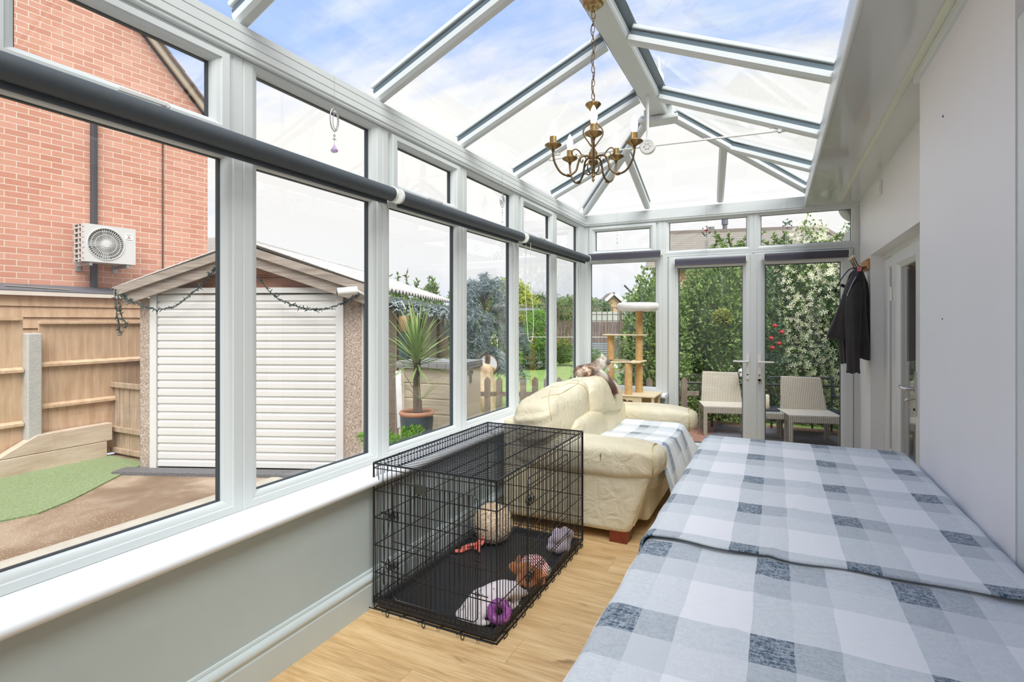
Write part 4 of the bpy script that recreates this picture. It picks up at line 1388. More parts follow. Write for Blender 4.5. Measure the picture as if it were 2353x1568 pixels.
M['knit'] = pbr('tan_plush', hexc(196, 126, 78), 0.95, sheen=0.4, bump=0.7, bs=220, var=0.12, vs=14)
def stripe_mat(name, a, b, sc):
    m = bpy.data.materials.new(name); q = NT(m)
    wv = q.n('ShaderNodeTexWave', {0: q.obj(), 'Scale': sc, 'Distortion': 3.0, 'Detail': 1.0}, wave_type='BANDS', bands_direction='DIAGONAL').outputs[0]
    p = q.n('ShaderNodeBsdfPrincipled', {'Base Color': q.mix(q.ramp(wv, [(0.45, 0.0), (0.5, 1.0)], 'CONSTANT'), a, b), 'Roughness': 0.9})
    q.out(p.outputs[0]); return m
M['candy'] = stripe_mat('red_white_knit', hexc(178, 60, 58), hexc(238, 232, 228), 38)
M['bluefrill'] = stripe_mat('blue_white_knit', hexc(120, 160, 172), hexc(236, 238, 236), 40)
t = thing('plush_toy', 'tan plush toy in a red and white knitted jumper lying in the crate', 'soft toy', (-1.10, 2.50, 0.02))
blob('body', [('e', (-1.11, 2.50, 0.085), (0.15, 0.14, 0.12), None), ('e', (-1.185, 2.455, 0.105), (0.060, 0.058, 0.056), None),
              ('t', [(-1.15, 2.47, 0.10), (-1.185, 2.455, 0.105)], [0.03, 0.026]), ('e', (-1.10, 2.45, 0.05), (0.085, 0.08, 0.07), None),
              ('t', [(-1.135, 2.46, 0.08), (-1.15, 2.425, 0.05), (-1.145, 2.40, 0.034)], [0.024, 0.020, 0.018]), ('t', [(-1.08, 2.50, 0.07), (-1.058, 2.50, 0.045)], [0.03, 0.022])],
     M['knit'], t, 0.005, 2, 0.012)
blob('ear', [('t', [(-1.175, 2.47, 0.13), (-1.172, 2.475, 0.155)], [0.014, 0.011])], M['knit'], t, 0.004, 1)
m_ = MB().sell((-1.105, 2.515, 0.098), (0.155, 0.125, 0.125), 1, 1, 26, 18, disp=lambda q, p: q * 0.006 * noise.noise(p * 60))
m_.build('jumper', M['candy'], t, smooth=180)
MB().sell((-1.062, 2.56, 0.065), (0.05, 0.09, 0.06), 1, 1, 18, 12, disp=lambda q, p: q * 0.010 * noise.noise(p * 80)).build('frill', M['bluefrill'], t, smooth=180)

M['printfleece'] = None
def print_fleece():
    m = bpy.data.materials.new('speckled_fleece'); q = NT(m)
    vo = q.n('ShaderNodeTexVoronoi', {0: q.scale(q.obj(), (1, 1.0, 0.5)), 'Scale': 34.0})
    msk = q.ramp(vo.outputs['Distance'], [(0.0, 1.0), (0.16, 1.0), (0.2, 0.0)])
    c = q.mix(q.math('MULTIPLY', msk, 0.75), hexc(236, 226, 226), hexc(150, 140, 146))
    p = q.n('ShaderNodeBsdfPrincipled', {'Base Color': c, 'Roughness': 0.95, 'Sheen Weight': 0.4}); q.out(p.outputs[0]); return m
M['printfleece'] = print_fleece()
# crumpled little blanket: rolls and folds of soft cloth heaped together
rnd = random.Random(21)
bl_ = MB()
def roll(pts, rs, fl=0.7):
    pts = [(-1.15 + (x - 1.0 * -1.15) * 1.08 - 0.01, 2.16 + (y - 2.13) * 1.12, z * 1.1 - 0.002) for x, y, z in pts]
    pp = smooth_path(pts, 6); n_ = len(pp); rr = []
    for i in range(n_):
        f_ = i / (n_ - 1) * (len(rs) - 1); k = min(int(f_), len(rs) - 2)
        rr.append((rs[k] + (rs[k + 1] - rs[k]) * (f_ - k)) * (1 + 0.10 * math.sin(i * 0.9)))
    bl_.tube(pp, rr, 16, flat=fl)
    bl_.sell(pp[0], (rr[0] * 2, rr[0] * 2, rr[0] * 1.5), 1, 1, 14, 10); bl_.sell(pp[-1], (rr[-1] * 2, rr[-1] * 2, rr[-1] * 1.5), 1, 1, 14, 10)
roll([(-1.235, 2.05, 0.045), (-1.22, 2.10, 0.075), (-1.19, 2.17, 0.085), (-1.15, 2.23, 0.07)], [0.026, 0.036, 0.040, 0.032])
roll([(-1.205, 2.04, 0.045), (-1.18, 2.09, 0.09), (-1.14, 2.16, 0.115), (-1.10, 2.22, 0.10)], [0.024, 0.038, 0.046, 0.040])
roll([(-1.165, 2.04, 0.045), (-1.14, 2.10, 0.085), (-1.10, 2.17, 0.105), (-1.085, 2.25, 0.07)], [0.024, 0.036, 0.040, 0.034])
roll([(-1.25, 2.09, 0.04), (-1.255, 2.05, 0.042), (-1.22, 2.02, 0.04), (-1.18, 2.015, 0.038)], [0.018, 0.020, 0.020, 0.016])
roll([(-1.10, 2.22, 0.06), (-1.085, 2.27, 0.055), (-1.072, 2.30, 0.05)], [0.030, 0.026, 0.018])
roll([(-1.09, 2.15, 0.06), (-1.075, 2.19, 0.04), (-1.070, 2.24, 0.036)], [0.026, 0.020, 0.015])
roll([(-1.20, 2.03, 0.032), (-1.15, 2.03, 0.034), (-1.12, 2.05, 0.034)], [0.012, 0.014, 0.014])
tag(bl_.build('crumpled_blanket', M['printfleece'], remesh=0.0045, relax=4, smooth=180),
    'crumpled white fleece with grey flecks at the front of the crate', 'blanket')
# flap hanging at the right
# spiky purple ring toy
M['purple'] = pbr('purple_rubber', hexc(158, 84, 160), 0.35)
rg = thing('ring_toy', 'purple rubber ring toy with spikes in the front corner of the crate', 'dog toy', (-1.085, 2.045, 0.02))
rc_, rn = Vector((-1.082, 2.085, 0.088)), Vector((0.25, -0.75, 0.55)).normalized()
ax_, ay_, _ = basis(rn)
b = MB()
b.tube([rc_ + (ax_ * math.cos(a) + ay_ * math.sin(a)) * 0.035 for a in [2 * PI * i / 36 for i in range(36)]], 0.018, 16, closed=True)
for i in range(26):
    for j in range(7):
        a = 2 * PI * i / 26; q = 2 * PI * (j + 0.5 * (i % 2)) / 7
        rad = ax_ * math.cos(a) + ay_ * math.sin(a)
        nn = rad * math.cos(q) + rn * math.sin(q)
        c0 = rc_ + rad * 0.035 + nn * 0.016
        b.lathe([(0.0026, 0), (0.0016, 0.0045), (0, 0.0052)], c0, 6, axis=nn)
b.build('spiked_ring', M['purple'], rg, smooth=60)

# ================================================================ CAT TREE
M['ply'] = pbr('birch_ply', hexc(226, 208, 170), 0.5, var=0.06, vs=10, stretch=(1, 8, 1))
M['sisal'] = pbr('sisal_rope', hexc(206, 168, 112), 0.9, var=0.12, vs=30, bump=0.0)
M['plushwhite'] = pbr('white_plush', hexc(232, 230, 224), 0.95, sheen=0.5, bump=0.5, bs=160)
M['acrylic'] = glass_mat('clear_acrylic', (0.93, 0.94, 0.94), 1.6)
ct = thing('cat_tree', 'tall cat tree with sisal posts, hammock bowl and round white cushion on top', 'cat tree', (-1.21, 5.22, 0))
BX0, BX1, BY0, BY1 = -1.42, -1.01, 5.08, 5.385
MB().box(BX0 - 0.01, BX1 + 0.01, BY0 - 0.01, 5.46, 0.637, 0.652).build('box_top', M['ply'], ct, bevel=0.003)
MB().box(BX0, BX1, BY0, BY1, 0.0, 0.018).build('base_board', M['ply'], ct, bevel=0.003)
b = MB()
nx_, nz_ = 96, 120
px0, px1 = BX0, BX1 - 0.115
cells = set()
for i in range(nx_):
    for j in range(nz_):
        x = px0 + (px1 - px0) * (i + 0.5) / nx_; z = 0.018 + (0.637 - 0.018) * (j + 0.5) / nz_
        ins = any((x - cx_) ** 2 + (z - cz_) ** 2 < r_ * r_ for cx_, cz_, r_ in ((-1.355, 0.56, 0.042), (-1.295, 0.575, 0.035), (-1.235, 0.56, 0.042))) or (-1.375 < x < -1.215 and 0.36 < z < 0.56)
        if not ins: cells.add((i, j))
for (i, j) in cells:
    x0_, x1_ = px0 + (px1 - px0) * i / nx_, px0 + (px1 - px0) * (i + 1) / nx_
    z0_, z1_ = 0.018 + 0.619 * j / nz_, 0.018 + 0.619 * (j + 1) / nz_
    b.add([(x0_, BY0, z0_), (x1_, BY0, z0_), (x1_, BY0, z1_), (x0_, BY0, z1_)], [(0, 1, 2, 3)])
    for di, dj, q in ((-1, 0, ((x0_, z0_), (x0_, z1_))), (1, 0, ((x1_, z0_), (x1_, z1_))), (0, -1, ((x0_, z0_), (x1_, z0_))), (0, 1, ((x0_, z1_), (x1_, z1_)))):
        if (i + di, j + dj) not in cells:
            (qa, qb), (qc, qd) = q
            b.add([(qa, BY0, qb), (qc, BY0, qd), (qc, BY0 + 0.012, qd), (qa, BY0 + 0.012, qb)], [(0, 1, 2, 3)])
    b.add([(x0_, BY0 + 0.012, z0_), (x1_, BY0 + 0.012, z0_), (x1_, BY0 + 0.012, z1_), (x0_, BY0 + 0.012, z1_)], [(3, 2, 1, 0)])
b.build('front_panel', M['ply'], ct, recalc=False)
b = MB()
for (x, y) in ((BX1 - 0.025, BY0), (BX1 - 0.025, BY1 - 0.025)):
    b.box(x, x + 0.025, y, y + 0.025, 0.018, 0.637)
b.box(BX0, BX1, BY1 - 0.012, BY1, 0.018, 0.637).box(BX0, BX0 + 0.012, BY0, BY1, 0.018, 0.637)
b.build('box_frame', M['ply'], ct, bevel=0.002)


def post(x, y, z0, z1, r=0.037):
    m = MB()
    turns = int((z1 - z0) / 0.009)
    prof = []
    for i in range(turns):
        zz = z0 + (z1 - z0) * i / turns
        prof += [(r - 0.0018, zz), (r, zz + 0.0025), (r, zz + 0.005), (r - 0.0018, zz + 0.0075)]
    prof = [(0, z0)] + prof + [(r - 0.002, z1), (0, z1)]
    m.lathe(prof, (x, y, 0), 20)
    return m.build('scratching_post', M['sisal'], ct, smooth=180)


TX, TY = -1.205, 5.33
post(TX, TY, 0.652, 0.955); post(TX, TY, 0.968, 1.212); post(TX, TY, 1.225, 1.455)
post(-1.475, 5.27, 0.652, 0.955, 0.034); post(-1.475, 5.27, 0.968, 1.212, 0.034)
post(-1.262, 5.13, 0.652, 0.950)
MB().box(-1.545, -1.43, 5.20, 5.33, 0.60, 0.652).build('side_step', M['ply'], ct, bevel=0.003)


def board(z, pts, name='shelf'):
    MB().prism([(x, y, z) for x, y in pts], (0, 0, 0.012)).build(name, M['ply'], ct, bevel=0.003)


board(1.212, [(-1.54, 5.20), (-1.40, 5.18), (-1.14, 5.26), (-1.135, 5.38), (-1.25, 5.41), (-1.54, 5.36)])
board(0.955, [(-1.215, 5.08), (-1.150, 5.10), (-1.135, 5.37), (-1.20, 5.41), (-1.27, 5.38), (-1.30, 5.10)])
hb = MB()
HC = Vector((-1.405, 5.215, 0.955))
hb.lathe([(0.150, 0.0), (0.150, 0.012), (0.118, 0.012), (0.118, 0.0)], HC, 40, closed=True)
hb.build('hammock_ring', M['ply'], ct, smooth=30)
MB().lathe([(0.002, -0.118)] + [(0.122 * math.sin(a), -0.118 * math.cos(a) + 0.0) for a in [PI / 2 * i / 14 for i in range(1, 15)]] + [(0.119 * math.sin(a), -0.115 * math.cos(a)) for a in [PI / 2 * i / 14 for i in range(14, 0, -1)]],
           HC, 36).build('hammock_bowl', M['acrylic'], ct, smooth=180)
MB().lathe([(0.0, 1.455), (0.15, 1.452), (0.165, 1.458), (0.165, 1.468), (0, 1.468)], (TX - 0.0, TY - 0.06, 0), 36).build('shelf', M['ply'], ct, smooth=30)
cu = MB()
cc_ = Vector((TX, TY - 0.06, 1.468))
cu.lathe([(0.0, 0.030), (0.09, 0.032), (0.120, 0.045), (0.145, 0.064), (0.172, 0.070), (0.196, 0.058), (0.205, 0.030), (0.196, 0.000), (0.17, -0.018), (0.12, -0.020), (0.0, -0.004)][::-1], cc_, 48)
cu.build('cushion', M['plushwhite'], ct, smooth=180, sub=1)

# ================================================================ CAT
def cat_mat():
    m = bpy.data.materials.new('cat_fur'); q = NT(m)
    v = q.obj(); sp = q.n('ShaderNodeSeparateXYZ', {0: v})
    n_ = q.noise(q.scale(v, (9, 9, 14)), 1.3, 3, 0.55, dist=0.8)
    body = q.ramp(n_, [(0.38, hexc(222, 208, 190)), (0.46, hexc(170, 138, 112)), (0.54, hexc(112, 76, 56)), (0.66, hexc(78, 52, 40))])
    # neck and shoulders cream (a > .05), rump browner
    crm = q.n('ShaderNodeMapRange', {0: sp.outputs[0], 1: 0.01, 2: 0.08, 3: 0.0, 4: 0.85}).outputs[0]
    c = q.mix(crm, body, hexc(232, 224, 210))
    face = q.n('ShaderNodeMapRange', {0: q.math('ADD', sp.outputs[0], q.math('MULTIPLY', n_, 0.03)), 1: 0.132, 2: 0.152, 3: 0.0, 4: 0.92}).outputs[0]
    c = q.mix(face, c, hexc(112, 96, 84))
    tailm = q.n('ShaderNodeMapRange', {0: sp.outputs[2], 1: 0.01, 2: -0.11, 3: 0.0, 4: 1.0}).outputs[0]
    c = q.mix(tailm, c, hexc(104, 66, 50))
    st = q.noise(q.scale(v, (60, 60, 200)), 2.0, 3, 0.6)
    p = q.n('ShaderNodeBsdfPrincipled', {'Base Color': c, 'Roughness': 0.9, 'Sheen Weight': 0.3})
    b_ = q.n('ShaderNodeBump', {'Strength': 0.6, 'Distance': 0.006, 'Height': st}); q.nt.links.new(b_.outputs[0], p.inputs['Normal'])
    q.out(p.outputs[0]); return m
CB = Vector((-1.405, 4.385, 0.892))
cat = thing('cat', 'long haired cream and brown cat lying on the sofa back, looking towards the doors', 'cat', CB, YAW)
CM = wm(cat)
C_ = lambda a, b, c: tuple(CM @ Vector((a, b, c)))
RZm = Matrix.Rotation(YAW, 4, 'Z')
TAILW = [(-1.385, 4.31, 0.900), (-1.31, 4.31, 0.908), (-1.245, 4.33, 0.885), (-1.200, 4.345, 0.825), (-1.180, 4.36, 0.760)]
parts = [('e', C_(-0.055, 0.0, 0.035), (0.165, 0.15, 0.115), RZm), ('e', C_(0.0, 0.0, 0.045), (0.17, 0.145, 0.115), RZm), ('e', C_(0.055, 0.0, 0.062), (0.13, 0.125, 0.125), RZm),
         ('e', C_(0.085, 0.0, 0.092), (0.11, 0.11, 0.12), RZm), ('e', C_(0.122, 0.0, 0.125), (0.084, 0.086, 0.080), RZm), ('e', C_(0.150, 0.004, 0.112), (0.048, 0.052, 0.044), RZm),
         ('t', [C_(0.085, -0.055, 0.03), C_(0.115, -0.06, 0.012), C_(0.14, -0.055, 0.004)], [0.024, 0.019, 0.017]),
         ('t', [C_(0.085, 0.055, 0.03), C_(0.12, 0.06, 0.012), C_(0.145, 0.055, 0.004)], [0.024, 0.019, 0.017]),
         ('t', [C_(-0.03, -0.065, 0.02), C_(0.02, -0.085, 0.002), C_(0.05, -0.088, -0.004)], [0.035, 0.024, 0.018]),
         ('t', [C_(-0.05, -0.04, 0.02)] + TAILW, [0.020, 0.019, 0.020, 0.022, 0.024, 0.011])]
for s_ in (-1, 1):
    parts.append(('t', [C_(0.108, s_ * 0.026, 0.152), C_(0.104, s_ * 0.033, 0.170), C_(0.102, s_ * 0.036, 0.184)], [0.017, 0.011, 0.0045]))
cb = blob('body', parts, cat_mat(), cat, 0.0045, 2)
# the mesh is in local space of the cat, so the fur pattern follows it
b = MB()
rnd = random.Random(9)
for _ in range(2600):
    k = rnd.random()
    seg = [((-0.055, 0, 0.035), (0.083, 0.075, 0.058)), ((0.0, 0, 0.045), (0.085, 0.073, 0.058)), ((0.06, 0, 0.066), (0.066, 0.064, 0.064)), ((0.085, 0, 0.092), (0.055, 0.055, 0.06))]
    c0, rr = seg[int(k * 4) % 4]
    z = rnd.uniform(-0.6, 1); a = rnd.uniform(0, 2 * PI); r = math.sqrt(1 - z * z)
    d = Vector((r * math.cos(a), r * math.sin(a), z))
    p0 = Vector(c0) + Vector((d.x * rr[0], d.y * rr[1], d.z * rr[2])) * 0.97
    dr = (Vector((-0.8, 0, -0.25)) + d * 0.75 + Vector((rnd.uniform(-.3, .3), rnd.uniform(-.3, .3), 0))).normalized()
    w_ = dr.cross(d).normalized() * 0.0016
    b.add([p0 - w_, p0 + w_, p0 + dr * 0.018], [(0, 1, 2)])
TP = [CM.inverted() @ Vector(p) for p in TAILW]
tpp = smooth_path(TP, 10)
for _ in range(1500):
    i = rnd.randrange(len(tpp) - 1); tt = (tpp[i + 1] - tpp[i]).normalized()
    x_, y_, _z = basis(tt); a = rnd.uniform(0, 2 * PI)
    d = x_ * math.cos(a) + y_ * math.sin(a)
    p0 = tpp[i] + d * 0.019
    dr = (tt + d * 0.55).normalized(); w_ = dr.cross(d).normalized() * 0.0016
    b.add([p0 - w_, p0 + w_, p0 + dr * 0.030], [(0, 1, 2)])
b.build('fur', cb.data.materials[0], cat, local=True, recalc=False)
e_ = MB()
for s_ in (-1, 1):
    MB().sell(C_(0.153, s_ * 0.021, 0.130), (0.010, 0.011, 0.011), 1, 1, 12, 8).build('eye', pbr('cat_eye', hexc(96, 140, 170), 0.1), cat, smooth=180)
MB().sell(C_(0.174, 0.004, 0.113), (0.007, 0.010, 0.006), 1, 1, 10, 6).build('nose', pbr('cat_nose', hexc(120, 78, 74), 0.4), cat, smooth=180)

# ================================================================ COAT RACK, JACKET
M['ceramic'] = pbr('cream_ceramic', hexc(236, 226, 200), 0.2)
rk = thing('coat_rack', 'wooden coat rack with curved hooks and cream ceramic knobs on the right wall', 'coat rack', (XF, 5.12, 1.75))
MB().box(XF - 0.018, XF, 5.028, 5.40, 1.765, 1.850).build('board', pbr('oiled_pine', hexc(196, 138, 84), 0.4, var=0.1, vs=12, stretch=(1, 8, 1)), rk, bevel=0.004)
for y in (5.07, 5.18, 5.29):
    h = MB()
    h.tube(smooth_path([(XF - 0.020, y, 1.79), (XF - 0.045, y, 1.785), (XF - 0.075, y, 1.80), (XF - 0.09, y, 1.835), (XF - 0.105, y, 1.868)], 5), 0.0045, 8)
    h.tube(smooth_path([(XF - 0.020, y, 1.785), (XF - 0.04, y, 1.765), (XF - 0.065, y, 1.762), (XF - 0.072, y, 1.778)], 5), 0.0045, 8)
    h = h.build('hook', M['brass_dark'], rk, smooth=60)
    MB().sell((XF - 0.108, y, 1.874), (0.026, 0.026, 0.022), 1, 1, 16, 10).build('knob', M['ceramic'], h, smooth=180)
for (x, y, z) in ((XF - 0.02, 5.05, 1.835),):
    MB().lathe([(0, 0), (0.006, 0), (0.004, 0.003), (0, 0.003)], (x + 0.002, y, z), 10, axis=(-1, 0, 0)).build('screw', M['brass_dark'], rk)
M['jacket'] = pbr('charcoal_fabric', hexc(52, 50, 51), 0.8, var=0.12, vs=6, bump=0.15, bs=200, sheen=0.15)
jk = thing('jacket', 'charcoal jacket hanging from the coat rack by the french doors', 'jacket', (0.57, 5.08, 0.95))


def loft(rings, n=40, sd=0.0, amp=0.012):
    """rings: (z, cx, cy, rx, ry) -> draped tube with vertical folds"""
    V = []; F = []
    for j, (z, cx_, cy_, rx, ry) in enumerate(rings):
        t_ = j / (len(rings) - 1)
        for i in range(n):
            a = 2 * PI * i / n
            f_ = 1 + (0.10 * t_ + 0.03) * math.sin(a * 5 + sd + z * 4) + 0.05 * t_ * math.sin(a * 9 + sd * 2) + amp * 8 * noise.noise(Vector((math.cos(a) * 1.5 + sd, math.sin(a) * 1.5, z * 5)))
            V.append((min(cx_ + rx * f_ * math.cos(a), 0.6725), cy_ + ry * f_ * math.sin(a), z + 0.01 * math.sin(a * 3 + sd) * (1 if j == len(rings) - 1 else 0)))
    for j in range(len(rings) - 1):
        for i in range(n):
            k = (i + 1) % n
            F.append((j * n + i, j * n + k, (j + 1) * n + k, (j + 1) * n + i))
    return V, F


def interp(keys, n):
    out = []
    for i in range(n + 1):
        f_ = i / n * (len(keys) - 1); k = min(int(f_), len(keys) - 2); u = f_ - k
        u = u * u * (3 - 2 * u)
        out.append(tuple(a + (b_ - a) * u for a, b_ in zip(keys[k], keys[k + 1])))
    return out


body = MB().add(*loft(interp([(1.785, 0.607, 5.10, 0.016, 0.016), (1.74, 0.600, 5.10, 0.040, 0.045), (1.66, 0.590, 5.09, 0.070, 0.075), (1.56, 0.580, 5.09, 0.088, 0.105), (1.40, 0.588, 5.09, 0.080, 0.12),
                                    (1.22, 0.598, 5.09, 0.078, 0.13), (1.06, 0.605, 5.09, 0.072, 0.135)], 40), sd=1.0))
body.build('body', M['jacket'], jk, smooth=180, recalc=False)
fr = MB().add(*loft(interp([(1.70, 0.560, 5.06, 0.014, 0.03), (1.60, 0.530, 5.05, 0.030, 0.05), (1.48, 0.505, 5.04, 0.045, 0.06), (1.36, 0.480, 5.03, 0.062, 0.055), (1.25, 0.460, 5.02, 0.082, 0.045),
                                  (1.215, 0.462, 5.02, 0.088, 0.04)], 30), sd=2.2))
fr.build('front_flap', M['jacket'], jk, smooth=180, recalc=False)
sv = MB().add(*loft(interp([(1.67, 0.575, 5.02, 0.03, 0.03), (1.58, 0.565, 4.995, 0.052, 0.050), (1.42, 0.555, 4.975, 0.054, 0.052), (1.24, 0.552, 4.965, 0.050, 0.050), (1.10, 0.550, 4.96, 0.044, 0.046),
                                  (0.985, 0.552, 4.96, 0.041, 0.044), (0.955, 0.552, 4.96, 0.043, 0.045)], 44), sd=4.0, amp=0.010))
sv.build('sleeve', M['jacket'], jk, smooth=180, recalc=False)
sv = MB().add(*loft(interp([(1.62, 0.54, 5.12, 0.03, 0.03), (1.45, 0.52, 5.12, 0.045, 0.045), (1.25, 0.51, 5.10, 0.045, 0.045), (1.02, 0.515, 5.07, 0.036, 0.04)], 30), sd=6.0, amp=0.010))
sv.build('sleeve', M['jacket'], jk, smooth=180, recalc=False)
co = MB().tube(smooth_path([(0.602, 5.03, 1.765), (0.580, 5.0, 1.72), (0.548, 4.985, 1.655), (0.512, 4.985, 1.575)], 6), [0.017, 0.017, 0.016, 0.014, 0.012] and 0.014, 10, flat=0.5)
co.build('collar', M['jacket'], jk, smooth=60)
zp = MB().tube(smooth_path([(0.575, 4.985, 1.705), (0.545, 4.968, 1.645), (0.512, 4.968, 1.555)], 6), 0.0028, 6)
zp.build('zip', M['silver'], jk, smooth=60)
MB().box(0.583, 0.612, 4.985, 4.991, 1.748, 1.782).build('hanging_label', pbr('pink_label', hexc(226, 120, 142), 0.6), jk, bevel=0.002)
# black harness on the next hook
hn = thing('dog_harness', 'black dog harness with buckle and ring hanging behind the jacket collar', 'harness', (0.53, 5.2, 1.6))
b = MB()
b.tube(smooth_path([(0.600, 5.18, 1.79), (0.552, 5.17, 1.78), (0.505, 5.17, 1.72), (0.470, 5.17, 1.655), (0.452, 5.17, 1.615)], 6), 0.013, 8, flat=0.35)
b.tube(smooth_path([(0.600, 5.18, 1.785), (0.56, 5.19, 1.74), (0.54, 5.19, 1.68), (0.525, 5.18, 1.64), (0.49, 5.17, 1.655)], 6), 0.016, 8, flat=0.4)
b.build('strap', M['blackwire'], hn, smooth=60)
MB().box(0.440, 0.464, 5.155, 5.18, 1.592, 1.622).build('buckle', M['blackwire'], hn, bevel=0.004)
MB().tube([(0.452 + 0.015 * math.cos(a), 5.168, 1.575 + 0.015 * math.sin(a)) for a in [2 * PI * i / 20 for i in range(20)]], 0.0018, 6, closed=True).build('ring', M['silver'], hn, smooth=60)

# ================================================================ OUTSIDE: GROUND
G = -0.30


def speckle(name, base, spots, scale=60.0, thr=0.25, rough=0.9, bump=0.4):
    m = bpy.data.materials.new(name); q = NT(m)
    v = q.obj()
    vo = q.n('ShaderNodeTexVoronoi', {0: v, 'Scale': scale})
    col = q.ramp(q.n('ShaderNodeSeparateColor', {0: vo.outputs['Color']}).outputs[0], [(i / max(1, len(spots) - 1) * 0.98, c) for i, c in enumerate(spots)], 'CONSTANT')
    msk = q.ramp(vo.outputs['Distance'], [(thr, 1.0), (thr + 0.12, 0.0)])
    n_ = q.noise(v, 1.3, 4, 0.6)
    b0 = q.mix(q.ramp(n_, [(0.3, 0.0), (0.7, 1.0)]), tuple(x * 0.8 for x in base), base)
    p = q.n('ShaderNodeBsdfPrincipled', {'Base Color': q.mix(msk, b0, col), 'Roughness': rough})
    if bump:
        b = q.n('ShaderNodeBump', {'Strength': bump, 'Distance': 0.01, 'Height': msk}); q.nt.links.new(b.outputs[0], p.inputs['Normal'])
    q.out(p.outputs[0]); return m


M['pebble'] = speckle('pebbledash', hexc(176, 160, 146), [hexc(120, 96, 82), hexc(214, 200, 188), hexc(160, 132, 112), hexc(236, 228, 220), hexc(96, 80, 74), hexc(196, 176, 156)], 85, 0.32)
def yard_mat():
    m = bpy.data.materials.new('yard_concrete'); q = NT(m)
    v = q.obj()
    big = q.noise(v, 0.9, 5, 0.6, dist=0.6)
    c = q.ramp(big, [(0.34, hexc(112, 92, 74)), (0.5, hexc(132, 112, 92)), (0.64, hexc(168, 152, 132))])
    vo = q.n('ShaderNodeTexVoronoi', {0: v, 'Scale': 42.0})
    sx = q.n('ShaderNodeSeparateXYZ', {0: v})
    rough_zone = q.math('LESS_THAN', sx.outputs[1], 2.72)
    st = q.math('MULTIPLY', q.math('MULTIPLY', q.ramp(vo.outputs['Distance'], [(0.16, 1.0), (0.28, 0.0)]), 0.75), rough_zone)
    c = q.mix(st, c, hexc(214, 196, 172))
    c = q.mix(q.math('MULTIPLY', rough_zone, 0.30), c, hexc(126, 100, 76))
    p = q.n('ShaderNodeBsdfPrincipled', {'Base Color': c, 'Roughness': 0.9})
    b = q.n('ShaderNodeBump', {'Strength': 0.3, 'Distance': 0.01, 'Height': q.noise(v, 40, 4)}); q.nt.links.new(b.outputs[0], p.inputs['Normal'])
    q.out(p.outputs[0]); return m
M['yard'] = yard_mat()
M['lawn'] = pbr('lawn_grass', hexc(150, 176, 96), 0.95, col2=hexc(112, 146, 70), vs=7, bump=0.6, bs=80)
M['turf'] = pbr('artificial_turf', hexc(150, 164, 124), 0.95, col2=hexc(122, 142, 98), vs=50, bump=0.8, bs=160)
struct(MB().box(-80, 60, 5.9, 120, G - 0.3, G - 0.02).build('ground', M['lawn'], origin=(0, 0, 0)))
struct(MB().box(-7.4, -1.95, -14, 6.35, G - 0.2, G).box(-1.95, 4, 5.86, 7.0, G - 0.2, G - 0.01).build('yard', M['yard'], origin=(0, 0, 0)))
tf = MB().prism([(-7.42, -2.0, G), (-5.98, -2.0, G), (-5.75, 2.0, G), (-5.66, 2.35, G), (-5.80, 2.65, G), (-6.45, 3.56, G), (-6.50, 3.74, G), (-7.42, 3.74, G)], (0, 0, 0.014))
struct(tf.build('turf_strip', M['turf'], origin=(0, 0, 0)))
struct(MB().box(-2.06, -1.99, -2, 5.85, G, 0.58).build('wall_outside', pbr('outer_brick', hexc(168, 120, 100), 0.9), origin=(0, 0, 0)))
# kerb strip under the window
struct(MB().box(-4.76, -4.40, -4, 4.0, G, G + 0.012).build('kerb', pbr('kerb_concrete', hexc(176, 170, 156), 0.9, var=0.08, vs=6), origin=(0, 0, 0)))
def deck_mat():
    m = bpy.data.materials.new('brick_pavers'); q = NT(m)
    br = q.n('ShaderNodeTexBrick', {0: q.obj(), 'Color1': c4(hexc(170, 120, 98)), 'Color2': c4(hexc(146, 104, 88)), 'Mortar': c4(hexc(170, 152, 134)), 'Scale': 1.0, 'Mortar Size': 0.006,
                                    'Brick Width': 0.21, 'Row Height': 0.10, 'Bias': 0.0})
    p = q.n('ShaderNodeBsdfPrincipled', {'Base Color': br.outputs[0], 'Roughness': 0.85}); q.out(p.outputs[0]); return m
struct(MB().box(-1.05, 3.0, 5.87, 8.6, G - 0.05, -0.15).build('patio', deck_mat(), origin=(0, 0, 0)))
struct(MB().box(-1.05, 0.8, 5.87, 6.12, -0.15, -0.06).build('step', pbr('step_stone', hexc(196, 182, 160), 0.9, var=0.08), bevel=0.01, origin=(0, 0, 0)))

# ================================================================ GARAGE
GA = math.atan2(0.384, 0.923)
ga = thing('garage', 'low pebbledash garage with white ribbed up and over door and grey corrugated roof', 'garage', (-6.34, 3.554, G), GA)
GM = wm(ga)
GW, GL, GH = 2.52, 4.0, 1.93      # front width, depth, eaves height above ground
WALL2 = 5.3
M['oldwood'] = pbr('weathered_wood', hexc(166, 156, 144), 0.85, col2=hexc(128, 116, 106), vs=5, stretch=(0.5, 3, 6), bump=0.3, bs=40)
M['redwood'] = pbr('stained_boards', hexc(168, 122, 104), 0.8, col2=hexc(128, 96, 84), vs=5, stretch=(0.5, 3, 5), bump=0.25, bs=40)
M['gdoor'] = pbr('white_painted_steel', hexc(208, 208, 205), 0.4, var=0.02, vs=2)
M['darkframe'] = pbr('dark_brown_paint', hexc(92, 66, 54), 0.6, var=0.15, vs=10)
M['darkpipe'] = pbr('black_pipe', hexc(66, 66, 72), 0.45)
M['zinc'] = pbr('zinc', hexc(168, 172, 172), 0.5, 0.5)
g = MB()
g.box(0, 0.135, 0, 0.12, 0, GH - 0.02)
g.box(GW - 0.20, GW, 0, 0.12, 0, GH - 0.02)
